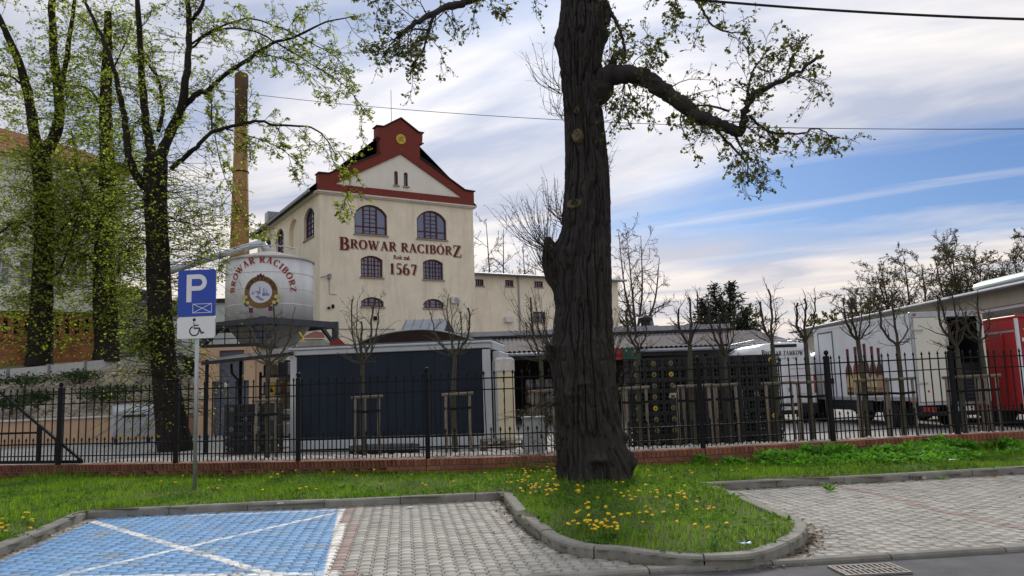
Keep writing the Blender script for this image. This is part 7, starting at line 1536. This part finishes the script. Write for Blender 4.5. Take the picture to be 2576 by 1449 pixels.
# ---- parking sign
sg = thing('parking_sign', 'blue parking sign with white disabled plate on a grey pole', 'sign', (gz(495, 1243).x, 12.62, .07), R(-3))
px0 = at(495, 740, 12.62); zP0, zP1, zL0 = at(495, 797, 12.62).z - .07, at(495, 680, 12.62).z - .07, at(495, 852, 12.62).z - .07
MB().tube([(0, 0, -.2), (0, 0, zP1 - .03)], .030, 14).build('pole', m_galv, sg, True); MB().lathe([(.031, 0), (.031, .01), (.0, .015)], 14, Matrix.Translation((0, 0, zP1 - .03))).build('pole_cap', m_vblack, sg)
m_sblue = mat('sign_blue', (.008, .06, .42), .4, .05, 2, spec=.5); m_swhite = mat('sign_white', (.78, .79, .80), .4, .03, 2, spec=.5)
hwS = .31; zc_ = (zP0 + zP1) / 2; hP = zP1 - zP0
def rrect(x0, x1, z0, z1, r_, n=5):
    o = []
    for cx, cz, a0_ in ((x1 - r_, z1 - r_, 0), (x0 + r_, z1 - r_, 90), (x0 + r_, z0 + r_, 180), (x1 - r_, z0 + r_, 270)):
        for i in range(n + 1): a = R(a0_ + 90 * i / n); o.append((cx + r_ * math.cos(a), cz + r_ * math.sin(a)))
    return o
bk = MB().ext(rrect(-hwS, hwS, zP0 + .006, zP1, .035), -.05, -.035).build('blue_plate', m_sblue, sg)
MB().ext(rrect(-hwS - .004, hwS + .004, zP0 + .002, zP1 + .004, .038), -.0345, -.028).build('plate_back', m_galv, sg)
P_ = MB(); bw_ = .075; xl_ = -.165; zb2 = zP0 + .235; zt2_ = zP1 - .075
P_.ext([(xl_, zb2), (xl_ + bw_ * 1.1, zb2), (xl_ + bw_ * 1.1, zt2_), (xl_, zt2_)], -.0535, -.051)
hb = .265; ro = hb / 2; ri = ro - bw_ * .98; cxp = .035; czp = zt2_ - ro
for (r0_, r1_) in ((ri, ro),):
    o = [(cxp + r1_ * math.cos(a), czp + r1_ * math.sin(a)) for a in np.linspace(-PI / 2, PI / 2, 14)]; i_ = [(cxp + r0_ * math.cos(a), czp + r0_ * math.sin(a)) for a in np.linspace(PI / 2, -PI / 2, 14)]; P_.ext(o + i_, -.0535, -.051)
P_.ext([(xl_ + bw_ * 1.1, zt2_ - bw_ * .98), (cxp, zt2_ - bw_ * .98), (cxp, zt2_), (xl_ + bw_ * 1.1, zt2_)], -.0535, -.051); P_.ext([(xl_ + bw_ * 1.1, zt2_ - hb), (cxp, zt2_ - hb), (cxp, zt2_ - hb + bw_ * .98), (xl_ + bw_ * 1.1, zt2_ - hb + bw_ * .98)], -.0535, -.051)
P_.build('letter_p', m_swhite, bk)
ex0, ex1, ez0, ez1 = -.06, .255, zP0 + .055, zP0 + .205; t = .008; E_ = MB()
for q in ((ex0, ex1, ez0, ez0 + t), (ex0, ex1, ez1 - t, ez1), (ex0, ex0 + t, ez0 + t, ez1 - t), (ex1 - t, ex1, ez0 + t, ez1 - t)): E_.box(q[0], q[1], -.0535, -.051, q[2], q[3])
E_.beam((ex0, -.0545, ez0), (ex1, -.0545, ez1), .003, .009); E_.beam((ex0, -.0560, ez1), (ex1, -.0560, ez0), .003, .009); E_.build('envelope_symbol', m_swhite, bk)
lp = MB().ext(rrect(-hwS, hwS, zL0, zP0 - .004, .035), -.05, -.035).build('white_plate', m_swhite, sg); MB().ext(rrect(-hwS - .004, hwS + .004, zL0 - .004, zP0 - .001, .038), -.0345, -.028).build('plate_back', m_galv, sg)
cz0 = (zL0 + zP0) / 2; ws = MB(); s_ = .0034
def sarc(cx, cz, r_, w_, a0_, a1_, e, n=24): o = [(cx + (r_ + w_ / 2) * math.cos(a), cz + (r_ + w_ / 2) * math.sin(a)) for a in np.linspace(R(a0_), R(a1_), n)]; i_ = [(cx + (r_ - w_ / 2) * math.cos(a), cz + (r_ - w_ / 2) * math.sin(a)) for a in np.linspace(R(a1_), R(a0_), n)]; ws.ext(o + i_, -.0525 - e, -.051)
sarc(-.025, cz0 - .055, .075, .020, 110, 370, 0); ws.ext([(-.03 + .026 * math.cos(a), cz0 + .125 + .026 * math.sin(a)) for a in np.linspace(0, 2 * PI, 16, endpoint=False)], -.0525, -.051)
for i, (a, b, w_) in enumerate((((-.035, .09), (-.025, -.02), .026), ((-.028, .035), (.045, .035), .018), ((-.03, -.012), (.06, -.012), .022), ((.055, -.01), (.095, -.10), .022), ((.09, -.095), (.135, -.078), .020))): ws.beam((a[0], -.0532 - .0004 * i, cz0 + a[1]), (b[0], -.0532 - .0004 * i, cz0 + b[1]), .002, w_)
ws.build('wheelchair_symbol', m_ink, lp)
for z in (zP1 - .12, zP0 + .1, zL0 + .12): MB().box(-.05, .05, -.034, .034, z - .015, z + .015).build('clamp', m_galv, sg)

# ---- overhead cables
def cable(label, a, b, sag, r_, mt, name='overhead_cable'):
    o = thing(name, label, 'cable', a); P = [Vector(a).lerp(Vector(b), t) - Vector((0, 0, sag * 4 * t * (1 - t))) for t in np.linspace(0, 1, 24)]; MB().tube([p - Vector(a) for p in P], r_, 6).build('wire', mt, o, True)
    ins = MB()
    for p in (P[0], P[-1]): ins.lathe([(r_ * 2, -.04), (r_ * 3, 0), (r_ * 2, .04)], 8, Matrix.Translation(p - Vector(a)))
    ins.build('end_clamp', mt, o)
cable('thick twisted black cable crossing the top right corner', at(1400, -38, 9.5), at(3000, 55, 8.5), .12, .017, m_vblack)
cable('thin wire crossing the sky behind the big trunk', at(560, 228, 46), at(3000, 318, 30), .9, .016, m_vblack)

# ---- drain grate in the asphalt
gr = thing('drain_grate', 'rusty iron drain grate at the road edge', 'drain grate', (2.66, 6.28, 0), .06); gw, gh = .255, .16
m_rust = mat('cast_iron', (.26, .24, .22), .7, .25, 15, .3, 90, metal=.3)
f_ = MB(); 
for q in ((-gw, gw, -gh, -gh + .02), (-gw, gw, gh - .02, gh), (-gw, -gw + .02, -gh + .02, gh - .02), (gw - .02, gw, -gh + .02, gh - .02), (-gw + .02, gw - .02, -.01, .01)): f_.box(q[0], q[1], q[2], q[3], -.02, .006)
f_.build('frame', m_rust, gr); MB().box(-gw, gw, -gh, gh, -.03, -.008).build('pit', m_dark, gr)
for r_ in (0, 1):
    for i in range(11): x = -gw + .02 + (i + .5) * (2 * gw - .04) / 11; MB().box(x - .009, x + .009, -gh + .02 + r_ * gh, -.01 + r_ * (gh - .01) , -.02, .004).build('grate_bar', m_rust, gr)

# ---- dandelions
m_dy = mat('dandelion_yellow', (.80, .52, .01), .7, .15, 40); m_stem = mat('dandelion_stem', (.16, .22, .06), .7, .2, 20)
hm = MB().lathe([(.004, -.006), (.016, .0), (.021, .006), (.017, .011), (.009, .014), (.0, .015)], 11).mesh('flower_head'); 
for i, v in enumerate(hm.vertices): v.co *= 1 + .16 * math.sin(i * 5.1)
hm.materials.append(m_dy); stm = MB().tube([(0, 0, -.15), (.004, .002, -.07), (0, 0, 0)], .0024, 5).mesh('stem'); stm.materials.append(m_stem)
lfm = MB()
for k in range(7):
    a = k * 2 * PI / 7 + .3; c, s = math.cos(a), math.sin(a); L_ = .10 + .03 * (k % 3); lfm.add([(0, 0, 0), (c * L_ * .5 - s * .014, s * L_ * .5 + c * .014, .025), (c * L_, s * L_, .012), (c * L_ * .5 + s * .014, s * L_ * .5 - c * .014, .025)], [(0, 1, 2, 3)])
lfm = lfm.mesh('leaf_rosette'); lfm.materials.append(m_weed); rd = np.random.default_rng(77)
def dandelions(n, u0, u1, v0, v1, label):
    k = 0; tries = 0
    while k < n and tries < 900:
        tries += 1; u, v = rd.uniform(u0, u1), rd.uniform(v0, v1); p = gz(u, v, .14); z = float(lawn_z(p.x, p.y)); p = gz(u, v, z + .07)
        if not (in_poly(np.array([p.x]), np.array([p.y]), lawn_poly)[0] and in_poly(np.array([p.x]), np.array([p.y - .16]), lawn_poly)[0] and in_poly(np.array([p.x - .16]), np.array([p.y]), lawn_poly)[0]) or math.hypot(p.x - TREE.x, p.y - TREE.y) < .62 or p.y > fence_y(p.x) - .2: continue
        o = bpy.data.objects.new('dandelion', hm); COL.objects.link(o); h = rd.uniform(.09, .16); sc_ = rd.uniform(.75, 1.15); o.location = (p.x, p.y, float(lawn_z(p.x, p.y)) + h); o.scale = (sc_,) * 3; o.rotation_euler = (rd.normal() * .25, rd.normal() * .25, rd.uniform(0, 6)); tag(o, label, 'dandelion', label)
        q = bpy.data.objects.new('stem', stm); COL.objects.link(q); q.parent = o
        if k % 3 == 0: q = bpy.data.objects.new('leaf_rosette', lfm); COL.objects.link(q); q.parent = o; q.location = (0, 0, -h / sc_ + .01)
        k += 1
dandelions(52, 1275, 1405, 1185, 1252, 'yellow dandelion in the patch left of the big trunk'); dandelions(60, 1430, 1800, 1222, 1335, 'yellow dandelion on the island in front of the big trunk'); dandelions(26, 1408, 1560, 1325, 1362, 'yellow dandelion in the dense row beside the island kerb'); dandelions(26, 330, 1270, 1180, 1245, 'yellow dandelion scattered in the verge behind the parking bay'); dandelions(12, 0, 130, 1300, 1345, 'yellow dandelion in the grass at the left picture edge'); dandelions(9, 1600, 1900, 1180, 1215, 'yellow dandelion between big trunk and nettles'); dandelions(2, 1740, 1860, 1330, 1360, 'yellow dandelion near the tip of the island')

# ---- weeds rooted at the kerb foot, litter, dead leaves
def weed(label, u, v, n, sz, seed):
    p = gz(u, v, 0); r_ = np.random.default_rng(seed); o = thing('kerb_weed', label, 'weed', p, 0, 'weeds at the kerb foot'); mb = MB()
    for k in range(n):
        a = r_.uniform(0, 2 * PI); L_ = sz * r_.uniform(.6, 1.2); c, s = math.cos(a), math.sin(a); h = L_ * r_.uniform(.3, .9); w_ = .012 + sz * .06
        mb.add([(0, 0, .005), (c * L_ * .5 - s * w_, s * L_ * .5 + c * w_, h * .8), (c * L_, s * L_, h), (c * L_ * .5 + s * w_, s * L_ * .5 - c * w_, h * .8)], [(0, 1, 2, 3)])
    me = mb.mesh('leaves'); link('leaves', me, m_nettle, o); MB().tube([(0, 0, -.02), (0, .0, .03)], .006, 5).build('root_crown', m_stem, o)
weed('leafy weed at the kerb foot above the blue bay corner', 828, 1270, 16, .11, 1); weed('tall bright weed at the kerb foot in the left bay', 1000, 1262, 20, .13, 2); weed('low weed at the kerb foot left of the tall one', 958, 1266, 12, .07, 3); weed('dark weed at the right kerb nearest the island', 2088, 1236, 20, .12, 4); weed('yellowish weed at the right kerb beside the stone', 2370, 1206, 12, .09, 5); weed('weed at the right kerb close to the picture edge', 2498, 1192, 18, .13, 6)
def scrap(name, label, p, sz, mt, seed):
    r_ = np.random.default_rng(seed); mb = MB(); n = 4; V = [(p[0] + (i / n - .5) * sz * 1.6, p[1] + (j / n - .5) * sz, p[2] + .006 + r_.uniform(0, sz * .22)) for i in range(n + 1) for j in range(n + 1)]
    mb.add([(x - p[0], y - p[1], z - p[2]) for x, y, z in V], [(i * (n + 1) + j, (i + 1) * (n + 1) + j, (i + 1) * (n + 1) + j + 1, i * (n + 1) + j + 1) for i in range(n) for j in range(n)]); o = mb.build(name, mt); o.location = p; tag(o, label, 'litter'); return o
q = gz(1876, 1373, .12); scrap('wrapper', 'crumpled light blue wrapper in the island grass', (q.x, q.y, float(lawn_z(q.x, q.y)) + .05), .06, mat('wrapper_blue', (.25, .45, .75), .4, .3, 30), 1)
q = gz(2425, 1190); scrap('paper_scrap', 'white paper scrap at the foot of the right kerb', (q.x, q.y, 0), .12, m_plate, 2); q = gz(2394, 1156, .13); scrap('paper_scrap', 'white paper scrap on the verge above the right kerb', (q.x, q.y, float(lawn_z(q.x, q.y)) + .05), .07, m_plate, 3); q = gz(1062, 1274, 0); scrap('paper_scrap', 'thin white strip on the paving beside the island', (q.x - .15, q.y - .1, 0), .05, m_plate, 4); q = gz(705, 1268, .09); scrap('white_feather', 'white feather on the kerb of the blue bay', (q.x, q.y, .09), .05, m_plate, 5)
st_ = gz(2362, 1206); o = MB(); o.add([tuple(v * np.array((.05, .04, .03)) * (1 + .15 * math.sin(i * 3))) for i, v in enumerate(ico)], [tuple(f) for f in icf]); so = o.build('loose_stone', mat('loose_stone', (.36, .31, .25), .9, .2, 20)); so.location = (st_.x - .2, st_.y + .02, .02); tag(so, 'small rounded stone at the foot of the right kerb', 'stone')
# dead leaves swept against the kerbs
rl_ = np.random.default_rng(55); pts = []
kp = np.array([p[:2] for p in allp]); segs = list(zip(kp[:-1], kp[1:]))
for (a, b) in segs:
    L_ = np.linalg.norm(b - a); m_ = (a + b) / 2; dn_ = 30 + (170 if (m_[0] > 1.9 and m_[0] < 3.2 and m_[1] < 8.6) else 0) + (60 if m_[1] > 11.2 and m_[0] > 2.5 else 0) + (50 if -.4 < m_[0] < .3 and m_[1] > 7 else 0); n = int(L_ * dn_)
    d = (b - a) / (L_ + 1e-9); nr = np.array((d[1], -d[0]))
    for i in range(n): t = rl_.random(); q = a + (b - a) * t + nr * abs(rl_.normal()) * .09; pts.append((q[0], q[1], .004 + abs(rl_.normal()) * .008))
x = rl_.uniform(-5, 9, 260); y = rl_.uniform(6.6, 12, 260); k = ~in_poly(x, y, lawn_poly) & (y > 6.6 + .11 * x); pts += [(a, b, .004) for a, b in zip(x[k], y[k])]
tag(link('dead_leaves', leaf_mesh('dead_leaves', np.array(pts), .034, rl_, .93, .6), mat('dead_leaf', (.10, .06, .03), .9, .4, 9, island=.5, col2=(.24, .17, .09))), 'dry brown leaves swept against the kerbs', 'dead leaves', kind='stuff')
